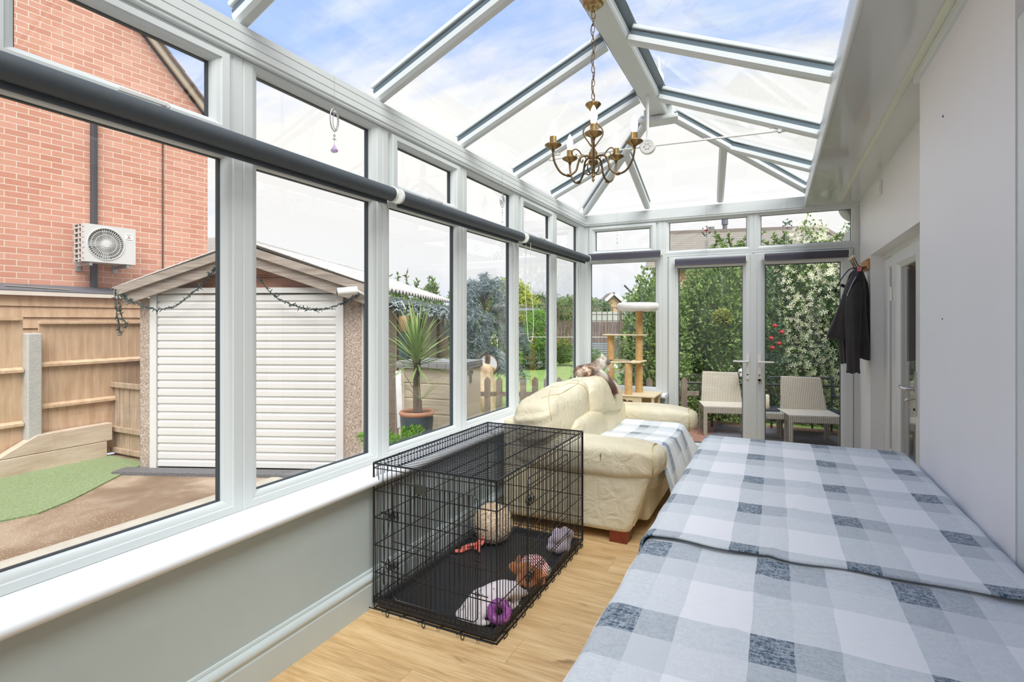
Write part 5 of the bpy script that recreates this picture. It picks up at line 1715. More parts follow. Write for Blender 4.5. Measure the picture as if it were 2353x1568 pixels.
g.box(GW - 0.10, GW, 0.12, 1.36, 0, GH - 0.03).box(GW - 0.10, GW, 2.85, GL, 0, GH - 0.03).box(GW - 0.10, GW, 1.36, 2.85, 0, 0.85).box(0, 0.1, 0.1, GL, 0, GH - 0.03)
g.build('wall', M['pebble'], ga, local=True)
g = MB()
for y in (0.62, 1.30, 3.40):
    g.box(GW - 0.003, GW + 0.006, y - 0.012, y + 0.012, 0, GH - 0.06)
g.box(GW - 0.005, GW + 0.01, -0.01, 0.02, 0, GH - 0.04)
g.build('cover_strip', pbr('strip', hexc(196, 190, 180), 0.7), ga, local=True)
DX0, DX1, DT = 0.135, 2.32, 2.02
g = MB().box(DX0, DX0 + 0.075, -0.035, 0.05, 0, DT).box(DX1 - 0.085, DX1, -0.035, 0.05, 0, DT).box(DX0, DX1, -0.034, 0.05, DT - 0.06, DT)
g.build('door_frame', M['gdoor'], ga, local=True, bevel=0.004)
d_ = MB()
nr = 22
z0 = 0.035; hh = (DT - 0.065 - z0) / nr
prof = []
for i in range(nr):
    za = z0 + i * hh
    prof += [(0.0, za + 0.004), (-0.014, za + 0.014), (-0.014, za + hh - 0.022), (0.0, za + hh - 0.008)]
pts = [(DX0 + 0.08, y, z) for y, z in prof] + [(DX0 + 0.08, 0.03, z0 + nr * hh), (DX0 + 0.08, 0.03, z0)]
d_.prism(pts, (DX1 - DX0 - 0.168, 0, 0))
d_.build('garage_door', M['gdoor'], ga, local=True)
# gable boarding, barge boards, roof
PK = 2.40
g = MB()
for k, (za, zb) in enumerate(((1.98, 2.13), (2.135, 2.29), (2.295, 2.36))):
    f0 = max(0.0, (za - 1.90) / (PK - 1.90)); f1 = (zb - 1.90) / (PK - 1.90)
    g.prism([(1.26 * f0, 0.02 + 0.006 * k, za), (GW - 1.26 * f0, 0.02 + 0.006 * k, za), (GW - 1.26 * f1, 0.02 + 0.006 * k, zb), (1.26 * f1, 0.02 + 0.006 * k, zb)], (0, 0.02, 0))
g.build('gable_boards', M['redwood'], ga, local=True)
EZ, PZ = 1.965, 2.475           # top of the barge boards at the eaves / at the peak
for s_ in (0, 1):
    ex, pk = (-0.17 if s_ == 0 else GW + 0.17), GW / 2
    g = MB()
    g.prism([(ex, -0.165, EZ + 0.05), (pk, -0.165, PZ), (pk, -0.165, PZ - 0.085), (ex, -0.165, EZ - 0.040)], (0, 0.03, 0))
    g.prism([(ex + (0.03 if s_ == 0 else -0.03), -0.125, EZ - 0.03), (pk, -0.125, PZ - 0.08), (pk, -0.125, PZ - 0.20), (ex + (0.10 if s_ == 0 else -0.10), -0.125, EZ - 0.13)], (0, 0.03, 0))
    g.build('barge_board', M['oldwood'], ga, local=True)


def corr(side):
    ex = GW + 0.22 if side else -0.22
    ez, pz = EZ + 0.035, PZ + 0.035
    def fn(u, v):
        y = -0.15 + u * (WALL2 + 0.17)
        x = GW / 2 + (ex - GW / 2) * v
        return (x, y, pz + (ez - pz) * v + 0.022 * math.sin(y / 0.16 * 2 * PI))
    return MB().grid(fn, 34 * 8, 6).build('corrugated_roof', speckle_roof, ga, local=True, smooth=180, solid=0.010, recalc=False)
speckle_roof = speckle('lichened_cement_sheet', hexc(196, 194, 190), [hexc(140, 138, 134), hexc(222, 222, 220), hexc(170, 168, 160), hexc(230, 230, 230)], 26, 0.2, bump=0.2)
corr(0); corr(1)
MB().tube([(GW / 2, -0.15, PZ + 0.04), (GW / 2, WALL2, PZ + 0.04)], 0.05, 10).build('ridge_roll', speckle_roof, ga, local=True, smooth=60)
MB().beam((GW + 0.14, -0.1, EZ - 0.10), (GW + 0.14, WALL2, EZ - 0.10), 0.10, 0.07).build('gutter', pbr('grey_green_gutter', hexc(150, 162, 160), 0.5), ga, local=True)
MB().box(GW - 0.02, GW + 0.06, 0.0, WALL2, EZ - 0.16, EZ - 0.03).build('fascia', M['darkframe'], ga, local=True)
MB().tube([(GW + 0.12, 0.35, EZ - 0.14), (GW + 0.09, 0.33, EZ - 0.3), (GW + 0.075, 0.30, EZ - 0.4), (GW + 0.075, 0.26, 0.02)], 0.038, 12).build('downpipe', M['darkpipe'], ga, local=True, smooth=60)
PGW = lambda a, z, n: (GW + n, a, z)
gw_ = MB().ring(PGW, 1.36, 2.85, 0.85, 1.86, [(0, -0.08), (0, 0.01), (0.06, 0.01), (0.065, -0.03)], 1, 1)
gw_.box(GW - 0.03, GW + 0.01, 2.08, 2.13, 0.9, 1.82)
gw_ = gw_.build('window_frame', M['darkframe'], ga, local=True)
MB().box(GW - 0.04, GW - 0.035, 1.4, 2.8, 0.9, 1.82).build('window_glass', pbr('blue_grey_glass', hexc(110, 132, 146), 0.08, coat=0.5), ga, local=True)
# rear store with brown door
MB().box(0.1, GW - 0.02, GL, WALL2, 0, GH - 0.03).build('rear_store', M['darkframe'], ga, local=True)
MB().box(GW - 0.02, GW + 0.012, GL + 0.25, GL + 1.1, 0.0, 1.78).build('store_door', pbr('brown_store_door', hexc(142, 108, 96), 0.7, var=0.12, vs=6, stretch=(1, 1, .3)), ga, local=True, bevel=0.004)
MB().box(-0.15, GW + 0.1, -0.22, -0.02, 0.0, 0.035).build('drain_channel', pbr('rubber_strip', hexc(104, 104, 106), 0.8, bump=0.8, bs=60, var=0.2, vs=50), ga, local=True)


def gp(t, out, z): return tuple(GM @ Vector((t, -out, z)))


# hanging lights: cable with little spiked bulbs
M['cable'] = pbr('dark_green_cable', hexc(44, 62, 60), 0.6)
M['led'] = pbr('clear_led', hexc(190, 205, 210), 0.3)
def lights_string(name, label, runs, n_sp, seed, spread=0.02, ledcol='cable'):
    t = thing(name, label, 'string lights', runs[0][0])
    rnd = random.Random(seed)
    for rn_ in runs:
        pts = smooth_path(rn_, 10)
        b = MB()
        for w_ in range(2):
            jit = [p + Vector((rnd.uniform(-1, 1), rnd.uniform(-1, 1), rnd.uniform(-1, 1))) * spread * 0.6 for p in pts]
            b.tube(jit, 0.0042, 5)
        b.build('cable', M['cable'], t)
        b = MB()
        for _ in range(n_sp):
            p = pts[rnd.randrange(len(pts))]
            d = Vector((rnd.uniform(-1, 1), rnd.uniform(-1, 1), rnd.uniform(-1, 0.8))).normalized()
            b.tube([p, p + d * rnd.uniform(0.025, 0.055)], [0.006, 0.003], 5)
        tag(b.build('led_bulbs', M[ledcol], t), kind='stuff')
    return t
zz = lambda y, d=5.85: 1.36 + (737 - y) / 1235 * d - G
tt = lambda x: (x - 322) / 201.2
sw1 = [gp(tt(x), 0.14, zz(y)) for x, y in ((292, 660), (312, 686), (345, 700), (385, 712), (430, 700), (470, 668), (500, 636), (516, 612))]
lights_string('string_lights', 'dark string lights swagged across the left half of the garage gable', [sw1], 75, 3)
dg = [gp(tt(x), 0.16, zz(y)) for x, y in ((296, 664), (300, 700), (306, 730), (318, 748))]
dg2 = [gp(tt(x), 0.17, zz(y)) for x, y in ((292, 664), (294, 700), (300, 740), (304, 770))]
lights_string('string_lights', 'tangle of dark string lights dangling at the left corner of the garage', [dg, dg2], 30, 5)
sw2 = [gp(tt(x), 0.14, zz(y)) for x, y in ((578, 600), (610, 640), (650, 684), (700, 706), (745, 712), (790, 700), (830, 676))]
lights_string('string_lights', 'dark string lights swagged across the right half of the garage gable', [sw2], 95, 4)
def side_pt(s, out, z): return tuple(GM @ Vector((GW + out, s, z)))
e1_ = [side_pt(0.3 + i * 0.25, 0.24 + 0.03 * math.sin(i * 2.1), 1.83 + 0.06 * math.sin(i * 1.7)) for i in range(20)]
lights_string('string_lights', 'thick bunch of white tipped string lights under the garage side eaves', [e1_, [side_pt(0.3 + i * 0.25, 0.27, 1.77 + 0.07 * math.sin(i * 2.3)) for i in range(20)]], 420, 8, 0.05, 'led')
t = thing('security_camera', 'small white camera mounted under the right end of the garage gable', 'camera', gp(2.5, 0.24, 1.95))
MB().tube([gp(2.36, 0.30, 1.955), gp(2.54, 0.22, 1.975)], 0.042, 16).build('housing', M['white_plastic'], t, smooth=40)
MB().tube([gp(2.352, 0.304, 1.9545), gp(2.362, 0.30, 1.955)], 0.034, 16).build('lens', M['gasket'], t)
MB().tube([gp(2.54, 0.22, 1.97), gp(2.60, 0.16, 1.93), gp(2.60, 0.10, 1.90)], 0.014, 8).build('bracket', M['white_plastic'], t, smooth=60)
# bark feeder hanging from a bracket and the wall clock
fp = Vector((-3.905, 5.10, 1.32))
t = thing('bird_feeder', 'cylindrical wooden bird feeder hanging beside the garage wall', 'bird feeder', fp)
MB().lathe([(0, -0.095), (0.050, -0.095), (0.062, -0.085), (0.062, 0.075), (0.056, 0.092), (0, 0.095)], fp, 24).build('log_body', pbr('bark_log', hexc(170, 136, 100), 0.8, var=0.2, vs=30, stretch=(1, 1, 3)), t, smooth=50)
MB().tube(smooth_path([fp + Vector((0.03, 0, 0.09)), fp + Vector((0.02, 0, 0.19)), fp + Vector((-0.08, 0.02, 0.29)), fp + Vector((-0.30, 0.10, 0.30))], 5), 0.005, 6).build('hanger', M['silver'], t, smooth=60)
ck = Vector(side_pt(4.62, 0.03, 1.36 - G - 0.02))
cn_ = (Vector(side_pt(4.62, 1, 1)) - Vector(side_pt(4.62, 0, 1))).normalized()
t = thing('wall_clock', 'round outdoor dial with white face on the brown store door', 'clock', ck)
MB().lathe([(0, -0.02), (0.125, -0.02), (0.125, 0.02), (0.108, 0.022), (0.105, 0.012), (0, 0.012)], ck, 32, axis=cn_).build('case', M['zinc'], t, smooth=40)
MB().lathe([(0, 0.013), (0.104, 0.013), (0.104, 0.015), (0, 0.015)], ck, 32, axis=cn_).build('dial', M['gdoor'], t)
cx_, cy_, _z = basis(cn_)
MB().beam(ck + cn_ * 0.017, ck + cn_ * 0.017 + (cx_ * 0.3 - cy_) .normalized() * 0.06, 0.007, 0.003, up=cn_).beam(ck + cn_ * 0.017, ck + cn_ * 0.017 + (cx_ + cy_ * 0.4).normalized() * 0.045, 0.008, 0.003, up=cn_).build('hand', M['gasket'], t)

# ================================================================ FENCE, POST, SLEEPERS, SIDE PANEL
M['fence'] = pbr('fence_board', hexc(210, 182, 152), 0.85, col2=hexc(190, 158, 126), vs=4, stretch=(4, 4, 0.7), bump=0.2, bs=30)
M['fence_old'] = pbr('grey_fence_board', hexc(186, 164, 140), 0.85, col2=hexc(156, 136, 116), vs=4, stretch=(4, 4, 0.7))
M['sleeper'] = pbr('new_sleeper', hexc(210, 192, 174), 0.85, col2=hexc(186, 164, 144), vs=3, stretch=(4, 0.6, 4), bump=0.2, bs=30)
M['concrete'] = pbr('post_concrete', hexc(182, 180, 176), 0.9, var=0.06, vs=12, bump=0.5, bs=60)


def fence_panel(name, label, y0, y1, x, ztop, rails, mat, group=None):
    t = thing(name, label, 'fence', (x, (y0 + y1) / 2, G), group=group)
    b = MB()
    n = max(2, int((y1 - y0) / 0.092))
    for i in range(n):
        a = y0 + (y1 - y0) * i / n
        b.prism([(x - 0.02, a, G + 0.02), (x - 0.004, a, G + 0.02), (x - 0.013, a + (y1 - y0) / n + 0.012, G + 0.02), (x - 0.022, a + (y1 - y0) / n + 0.012, G + 0.02)], (0, 0, ztop - G - 0.05))
    b.build('feather_boards', mat, t)
    MB().box(x - 0.03, x + 0.035, y0, y1, ztop - 0.035, ztop).build('capping', mat, t, bevel=0.004)
    for z in rails:
        MB().prism([(x - 0.004, y0, z - 0.03), (x + 0.045, y0, z - 0.024), (x + 0.045, y0, z + 0.004), (x - 0.004, y0, z + 0.03)], (0, y1 - y0, 0)).build('rail', mat, t)
    return t


fence_panel('garden_fence', 'tan feather board fence panel right of the concrete post', 3.08, 5.2, -7.40, 1.355, (0.865, 0.395), M['fence'])
fence_panel('garden_fence', 'tan feather board fence panel left of the concrete post', 1.0, 2.93, -7.40, 1.395, (0.82, 0.235), M['fence'])
fence_panel('garden_fence', 'tan feather board fence panel by the near end of the yard', -1.0, 0.93, -7.40, 1.395, (0.82, 0.235), M['fence'])
tag(MB().prism([(-7.44, 2.94, G), (-7.30, 2.94, G), (-7.30, 3.07, G), (-7.44, 3.07, G)], (0, 0, 1.52)).build('fence_post', M['concrete'], bevel=0.012), 'square concrete fence post between two tan fence panels', 'fence post')
t = thing('sleeper_beam', 'lower sleeper of the pale timber edging along the turf', 'sleeper', (-7.32, 2.7, G))
MB().box(-7.385, -7.27, 1.2, 3.70, G, G + 0.195).build('timber', M['sleeper'], t, bevel=0.006)
t = thing('sleeper_beam', 'upper sleeper with a bevelled near end on the pale timber edging', 'sleeper', (-7.32, 2.9, G + 0.2))
MB().prism([(-7.39, 2.66, G + 0.20), (-7.39, 3.02, G + 0.40), (-7.39, 3.76, G + 0.41), (-7.39, 3.76, G + 0.20)], (0.115, 0, 0)).build('timber', M['sleeper'], t, bevel=0.006)
# low panel between the sleepers and the garage
t = thing('low_fence', 'low weathered boarded panel between the sleepers and the garage', 'fence', (-6.9, 3.85, G))
b = MB()
for i in range(9):
    a = -7.38 + 0.105 * i
    b.box(a, a + 0.10, 3.84 + 0.004 * (i % 2), 3.855 + 0.004 * (i % 2), G, 0.585)
b.build('boards', M['fence_old'], t)
for z in (0.565, 0.02, G + 0.06):
    MB().box(-7.42, -6.38, 3.80, 3.845, z - 0.03, z + 0.03).build('rail', M['fence_old'], t, bevel=0.004)
# shed behind the fence
sh = thing('shed', 'timber shed with flat felt roof showing over the fence', 'shed', (-8.0, 3.0, G))
b = MB()
for k in range(6):
    z = 1.66 - 0.13 * (k + 1)
    b.prism([(-7.90, -2.0, z), (-7.875, -2.0, z), (-7.895, -2.0, z + 0.128), (-7.90, -2.0, z + 0.128)], (0, 7.2, 0))
b.box(-8.12, -7.90, -2.0, 5.2, G, 1.62)
b.build('boarding', M['fence'], sh)
MB().box(-8.12, -7.82, -2.1, 5.3, 1.655, 1.70).build('fascia', pbr('white_fascia', hexc(218, 210, 198), 0.6, var=0.05), sh)
MB().prism([(-8.14, -2.1, 1.79), (-7.82, -2.1, 1.702), (-7.82, 5.3, 1.702), (-8.14, 5.3, 1.79)], (0, 0, 0.012)).build('felt_roof', pbr('roofing_felt', hexc(92, 94, 100), 0.85, var=0.08), sh)
MB().beam((-7.98, 3.0, 1.765), (-7.90, 3.6, 1.74), 0.03, 0.006).build('lead_strip', M['fascia_'] if 'fascia_' in M else M['sleeper'], sh)

# ================================================================ BRICK HOUSE
HA = math.atan2(0.105, 0.9945)
# local frame: x runs along the wall (away from the camera), y points away from us, z up
HP = Vector((-8.3, 3.0, G))
ho = thing('brick_house', 'tall red brick neighbouring house with a steep gable', 'house', HP, PI / 2 - HA)
HM = wm(ho)
def brick_mat(name='red_brickwork', c1=(208, 154, 132), c2=(190, 128, 106), mo=(224, 208, 190), sx=1.0):
    m = bpy.data.materials.new(name); q = NT(m)
    sp = q.n('ShaderNodeSeparateXYZ', {0: q.obj()})
    v = q.n('ShaderNodeCombineXYZ', {0: sp.outputs[0], 1: sp.outputs[2], 2: 0.0}).outputs[0]
    br = q.n('ShaderNodeTexBrick', {0: v, 'Color1': c4(hexc(*c1)), 'Color2': c4(hexc(*c2)), 'Mortar': c4(hexc(*mo)), 'Scale': 1.0, 'Mortar Size': 0.0055, 'Mortar Smooth': 0.3, 'Bias': -0.1,
                                    'Brick Width': 0.225 * sx, 'Row Height': 0.075 * sx})
    n_ = q.noise(q.obj(), 1.2, 5, 0.6)
    c = q.mix(q.ramp(n_, [(0.4, 0.0), (0.7, 0.35)]), br.outputs[0], c4(hexc(220, 172, 152)))
    p = q.n('ShaderNodeBsdfPrincipled', {'Base Color': c, 'Roughness': 0.9})
    b = q.n('ShaderNodeBump', {'Strength': 0.5, 'Distance': 0.006, 'Height': q.math('SUBTRACT', 1.0, br.outputs[1])}); q.nt.links.new(b.outputs[0], p.inputs['Normal'])
    q.out(p.outputs[0]); return m
M['brick'] = brick_mat()
EV, CR, PKX, PKZ = 4.80, 2.523, -1.2, 8.55        # eaves height, far corner, peak
b = MB().prism([(CR, 0, 0), (CR, 0, EV), (PKX, 0, PKZ), (PKX - 3.72, 0, EV), (PKX - 3.72, 0, 0)], (0, 0.25, 0))
b.build('gable_wall', M['brick'], ho, local=True)
M['verge'] = pbr('cream_verge', hexc(206, 194, 172), 0.7)
M['rooftile'] = pbr('brown_tiles', hexc(128, 112, 102), 0.85, var=0.15, vs=8)
for s_ in (1, -1):
    ex = CR + 0.28 if s_ > 0 else PKX - 4.0
    ez = EV - 0.28
    V0, V1 = Vector((ex, -0.10, ez)), Vector((PKX, -0.10, PKZ + 0.02))
    MB().beam(V0, V1, 0.05, 0.10, off=0.0, up=(0, 0, 1)).build('verge_board', M['verge'], ho, local=True)
    n = 22
    b = MB()
    for i in range(n):
        p0 = V0 + (V1 - V0) * (i / n); p1 = V0 + (V1 - V0) * ((i + 1.12) / n)
        b.beam(p0 + Vector((0, 2.9, 0.10)), p1 + Vector((0, 2.9, 0.085)), 6.0, 0.02, up=(0, 0, 1))
    b.build('roof_tiles', M['rooftile'], ho, local=True)
MB().box(PKX - 3.7, CR - 0.02, 0.25, 5.5, 0, EV).build('house_body', M['brick'], ho, local=True)
MB().box(0.965, 1.035, -0.08, 0.0, 1.0, 4.46).build('soil_pipe', M['darkpipe'], ho, local=True, bevel=0.02, seg=3)
MB().tube([(1.02, -0.25, 1.55), (1.02, -0.06, 1.60), (1.02, -0.04, 1.2)], 0.03, 8).build('ac_pipe', M['darkpipe'], ho, local=True, smooth=60)
MB().tube([(1.86, -0.015, 0.9), (1.86, -0.015, 4.66), (1.855, -0.03, 4.72)], 0.010, 6).build('wall_cable', M['darkframe'], ho, local=True)

# air conditioning unit on brackets
def hp(x, o, z): return Vector(HM @ Vector((x, -o, z)))
AX0, AX1, AZ0, AZ1 = 0.75, 1.335, 1.36 + (737 - 600) / 1235 * 6.75 - G, 1.36 + (737 - 512) / 1235 * 6.75 - G
ac = thing('air_conditioner', 'white outdoor air conditioning unit bracketed to the brick house wall', 'air conditioner', hp((AX0 + AX1) / 2, 0.25, AZ0), PI / 2 - HA)
AO0, AO1 = 0.13, 0.42
def ab(b, x0, x1, o0, o1, z0, z1): return b.box(x0, x1, -o1, -o0, z0, z1, M=HM)
fx_, fz_, fr_ = AX0 + 0.245, (AZ0 + AZ1) / 2, 0.205
b = MB()
# front plate with a round opening: ring of quads from rectangle to circle
N = 48
V = []
for i in range(N):
    a = 2 * PI * i / N
    dx_, dz_ = math.cos(a), math.sin(a)
    V.append((fx_ + fr_ * dx_, -AO1, fz_ + fr_ * dz_))
for i in range(N):
    a = 2 * PI * i / N
    dx_, dz_ = math.cos(a), math.sin(a)
    kx = ((AX1 if dx_ > 0 else AX0) - fx_) / dx_ if abs(dx_) > 1e-6 else 1e9
    kz = ((AZ1 if dz_ > 0 else AZ0) - fz_) / dz_ if abs(dz_) > 1e-6 else 1e9
    k = min(kx, kz)
    V.append((fx_ + k * dx_, -AO1, fz_ + k * dz_))
for i in range(N):
    a = 2 * PI * i / N
    V.append((fx_ + fr_ * math.cos(a), -AO1 + 0.05, fz_ + fr_ * math.sin(a)))
b.add([HM @ Vector(v) for v in V], [(i, (i + 1) % N, N + (i + 1) % N, N + i) for i in range(N)] + [(2 * N + i, 2 * N + (i + 1) % N, (i + 1) % N, i) for i in range(N)])
ab(b, AX0, AX1, AO0, AO1 - 0.002, AZ1 - 0.004, AZ1); ab(b, AX0, AX1, AO0, AO1 - 0.002, AZ0, AZ0 + 0.004)
ab(b, AX1 - 0.004, AX1, AO0, AO1 - 0.002, AZ0, AZ1); ab(b, AX0, AX1, AO0, AO0 + 0.01, AZ0, AZ1)
for cz_ in (AZ0, AZ1):      # corners missed by the radial fan
    for cx0 in (AX0, AX1):
        b.prism([HM @ Vector((cx0, -AO1 + 0.0015, cz_)), HM @ Vector((cx0 + (0.06 if cx0 == AX0 else -0.06), -AO1 + 0.0015, cz_)), HM @ Vector((cx0, -AO1 + 0.0015, cz_ + (0.06 if cz_ == AZ0 else -0.06)))], (HM.to_3x3() @ Vector((0, 0.003, 0))))
b.build('casing', M['gdoor'], ac)
b = MB()
for i in range(7):            # side louvre grid
    z = AZ0 + 0.03 + (AZ1 - AZ0 - 0.05) * i / 6.5
    ab(b, AX0, AX0 + 0.012, AO0, AO1, z, z + 0.018)
for o_ in (AO0, AO0 + 0.13, AO1 - 0.075):
    ab(b, AX0, AX0 + 0.012, o_, o_ + (0.02 if o_ < AO1 - 0.08 else 0.073), AZ0, AZ1)
b.build('side_grille', M['gdoor'], ac)
ab(MB(), AX0 + 0.02, AX0 + 0.03, AO0 + 0.01, AO1 - 0.07, AZ0 + 0.01, AZ1 - 0.01).build('coil', pbr('dark_coil', hexc(120, 108, 98), 0.7), ac)
b = MB()
for i in range(44):
    a = 2 * PI * i / 44
    p0 = HM @ Vector((fx_ + 0.045 * math.cos(a), -AO1 - 0.004, fz_ + 0.045 * math.sin(a)))
    p1 = HM @ Vector((fx_ + fr_ * math.cos(a + 0.25), -AO1 - 0.001, fz_ + fr_ * math.sin(a + 0.25)))
    b.tube([p0, p1], 0.0026, 4)
for rr in (0.06, 0.12, 0.165, 0.205):
    b.tube([HM @ Vector((fx_ + rr * math.cos(a), -AO1 - 0.003, fz_ + rr * math.sin(a))) for a in [2 * PI * i / 40 for i in range(40)]], 0.003 if rr < 0.2 else 0.007, 5, closed=True)
b.build('fan_grille', M['gdoor'], ac)
fn_ = (HM.to_3x3() @ Vector((0, -1, 0)))
MB().lathe([(0, 0), (0.050, 0), (0.044, 0.010), (0, 0.012)], HM @ Vector((fx_, -AO1, fz_)), 24, axis=fn_).build('fan_hub', M['gdoor'], ac, smooth=40)
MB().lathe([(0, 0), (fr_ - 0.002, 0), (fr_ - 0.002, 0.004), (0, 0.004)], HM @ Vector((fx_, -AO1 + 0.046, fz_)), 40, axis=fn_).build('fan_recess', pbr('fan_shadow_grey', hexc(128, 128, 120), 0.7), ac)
b = MB()
for k in range(4):
    Mx = HM @ Matrix.Translation((fx_, -AO1 + 0.03, fz_)) @ Matrix.Rotation(k * PI / 2, 4, 'Y') @ Matrix.Rotation(0.35, 4, 'X')
    b.prism([Mx @ Vector(p) for p in ((0.03, 0, -0.03), (0.18, 0, -0.085), (0.19, 0, 0.05), (0.03, 0, 0.03))], HM.to_3x3() @ Vector((0, 0.003, 0)))
b.build('fan_blades', M['zinc'], ac)
# maker's three-diamond mark and lettering plate
M['logo_red'] = pbr('logo_dark_red', hexc(150, 62, 70), 0.5)
M['plate'] = pbr('pale_plate', hexc(226, 226, 224), 0.5)
lx_, lz_ = AX0 + 0.505, AZ1 - 0.125
ab(MB(), lx_ - 0.048, lx_ + 0.048, AO1, AO1 + 0.002, lz_ - 0.055, lz_ + 0.055).build('badge_plate', M['plate'], ac)
b = MB()
s_ = 0.0125
def diamond(b, cx, cz, ang):
    c_, s2 = math.cos(ang), math.sin(ang)
    pr = [(0, 0), (s_ * 0.58, s_ * 0.95), (0, s_ * 1.9), (-s_ * 0.58, s_ * 0.95)]
    b.prism([HM @ Vector((cx + (x * c_ + z * s2), -AO1 - 0.0025, cz + (-x * s2 + z * c_))) for x, z in pr], HM.to_3x3() @ Vector((0, -0.001, 0)))
for a in (0, 2 * PI / 3, 4 * PI / 3):
    diamond(b, lx_, lz_ + 0.002, a)
b.build('diamond_mark', M['logo_red'], ac)


def lettering(txt, M4, size, mat, parent, name='lettering', ext=0.0006):
    cu_ = bpy.data.curves.new(name, 'FONT'); cu_.body = txt; cu_.size = size; cu_.extrude = ext; cu_.align_x = 'CENTER'; cu_.align_y = 'CENTER'
    ob = bpy.data.objects.new('tmp', cu_); COL.objects.link(ob)
    dg_ = bpy.context.evaluated_depsgraph_get()
    me = bpy.data.meshes.new_from_object(ob.evaluated_get(dg_))
    bpy.data.objects.remove(ob)
    me.transform(wm(parent).inverted() @ M4)
    me.materials.clear(); me.materials.append(mat); me.name = name
    o = bpy.data.objects.new(name, me); COL.objects.link(o); o.parent = parent
    return o


TM = HM @ Matrix.Translation((lx_, -AO1 - 0.003, lz_ - 0.032)) @ Matrix.Rotation(PI / 2, 4, 'X')
lettering('MITSUBISHI', TM, 0.0165, M['gasket'], ac)
TM = HM @ Matrix.Translation((lx_, -AO1 - 0.003, lz_ + 0.040)) @ Matrix.Rotation(PI / 2, 4, 'X')
ab(MB(), lx_ - 0.034, lx_ + 0.034, AO1 + 0.002, AO1 + 0.003, lz_ + 0.034, lz_ + 0.042).build('badge_line', M['zinc'], ac)
for xx in (AX0 + 0.07, AX1 - 0.10):
    b = MB()
    ab(b, xx, xx + 0.035, 0.0, 0.40, AZ0 - 0.045, AZ0 - 0.005); ab(b, xx - 0.01, xx + 0.045, 0.0, 0.02, AZ0 - 0.10, AZ0 + 0.06)
    b.build('wall_bracket', M['zinc'], ac)
# roof of an outbuilding just past the brick house
ob_ = thing('outbuilding', 'grey tiled roof corner between the brick house and the garage', 'building', (-12.0, 9.5, G))
MB().prism([(-13.6, 8.6, 3.35), (-12.6, 9.6, 3.55), (-11.1, 8.9, 3.0), (-12.0, 7.9, 2.7)], (0, 0, 0.06)).build('roof', pbr('grey_slate', hexc(146, 138, 130), 0.85, var=0.15, vs=12), ob_)
MB().box(-13.2, -12.0, 8.3, 9.2, G, 2.8).build('wall', M['brick'], ob_)

# ================================================================ PLANTING
def leafmat(name, cols, rough=0.6, transl=0.25):
    m = bpy.data.materials.new(name); q = NT(m)
    rnd_ = q.n('ShaderNodeNewGeometry').outputs['Random Per Island']
    c = q.ramp(rnd_, [(i / max(1, len(cols) - 1), hexc(*k)) for i, k in enumerate(cols)])
    p = q.n('ShaderNodeBsdfPrincipled', {'Base Color': c, 'Roughness': rough, 'Specular IOR Level': 0.35})
    tr = q.n('ShaderNodeBsdfTranslucent', {'Color': c})
    q.out(q.n('ShaderNodeMixShader', {0: transl, 1: p.outputs[0], 2: tr.outputs[0]}).outputs[0])
    return m


def leaves(pts, L, W, seed, up=0.35, fold=0.25, spread=1.0):
    """pts: list of (position, outward normal) -> V, F of small pointed leaves"""
    rnd = random.Random(seed)
    V = []; F = []
    for p, nrm in pts:
        d = (nrm * 0.6 * spread + Vector((rnd.uniform(-1, 1), rnd.uniform(-1, 1), rnd.uniform(-1, 1))) * 0.9 + Vector((0, 0, up))).normalized()
        sd = d.cross(Vector((rnd.uniform(-1, 1), rnd.uniform(-1, 1), rnd.uniform(-0.3, 1)))).normalized()
        nn = sd.cross(d)
        l = L * rnd.uniform(0.6, 1.25); w_ = W * rnd.uniform(0.7, 1.2)
        n0 = len(V)
        V += [p, p + d * l * 0.45 + sd * w_ / 2 - nn * w_ * fold, p + d * l, p + d * l * 0.45 - sd * w_ / 2 - nn * w_ * fold]
        F += [(n0, n0 + 1, n0 + 2), (n0, n0 + 2, n0 + 3)]
    return V, F


def shell(c, rad, n, seed, lump=0.25, lf=2.2, zmin=-0.8, depth=0.25):
    """random points near the surface of a lumpy ellipsoid"""
    rnd = random.Random(seed)
    out = []
    c = Vector(c)
    while len(out) < n:
        z = rnd.uniform(zmin, 1); a = rnd.uniform(0, 2 * PI); r = math.sqrt(max(0, 1 - z * z))
        d = Vector((r * math.cos(a), r * math.sin(a), z))
        k = 1 + lump * noise.noise(d * lf + c) + 0.5 * lump * noise.noise(d * lf * 2.7 + c)
        k *= 1 - depth * rnd.random() ** 1.5
        out.append((c + Vector((d.x * rad[0], d.y * rad[1], d.z * rad[2])) * k, d))
    return out


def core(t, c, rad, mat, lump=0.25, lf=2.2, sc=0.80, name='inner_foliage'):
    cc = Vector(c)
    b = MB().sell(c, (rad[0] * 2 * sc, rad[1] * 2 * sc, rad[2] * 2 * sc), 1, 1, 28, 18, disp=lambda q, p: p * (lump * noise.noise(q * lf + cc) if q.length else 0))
    return b.build(name, mat, t, smooth=180)


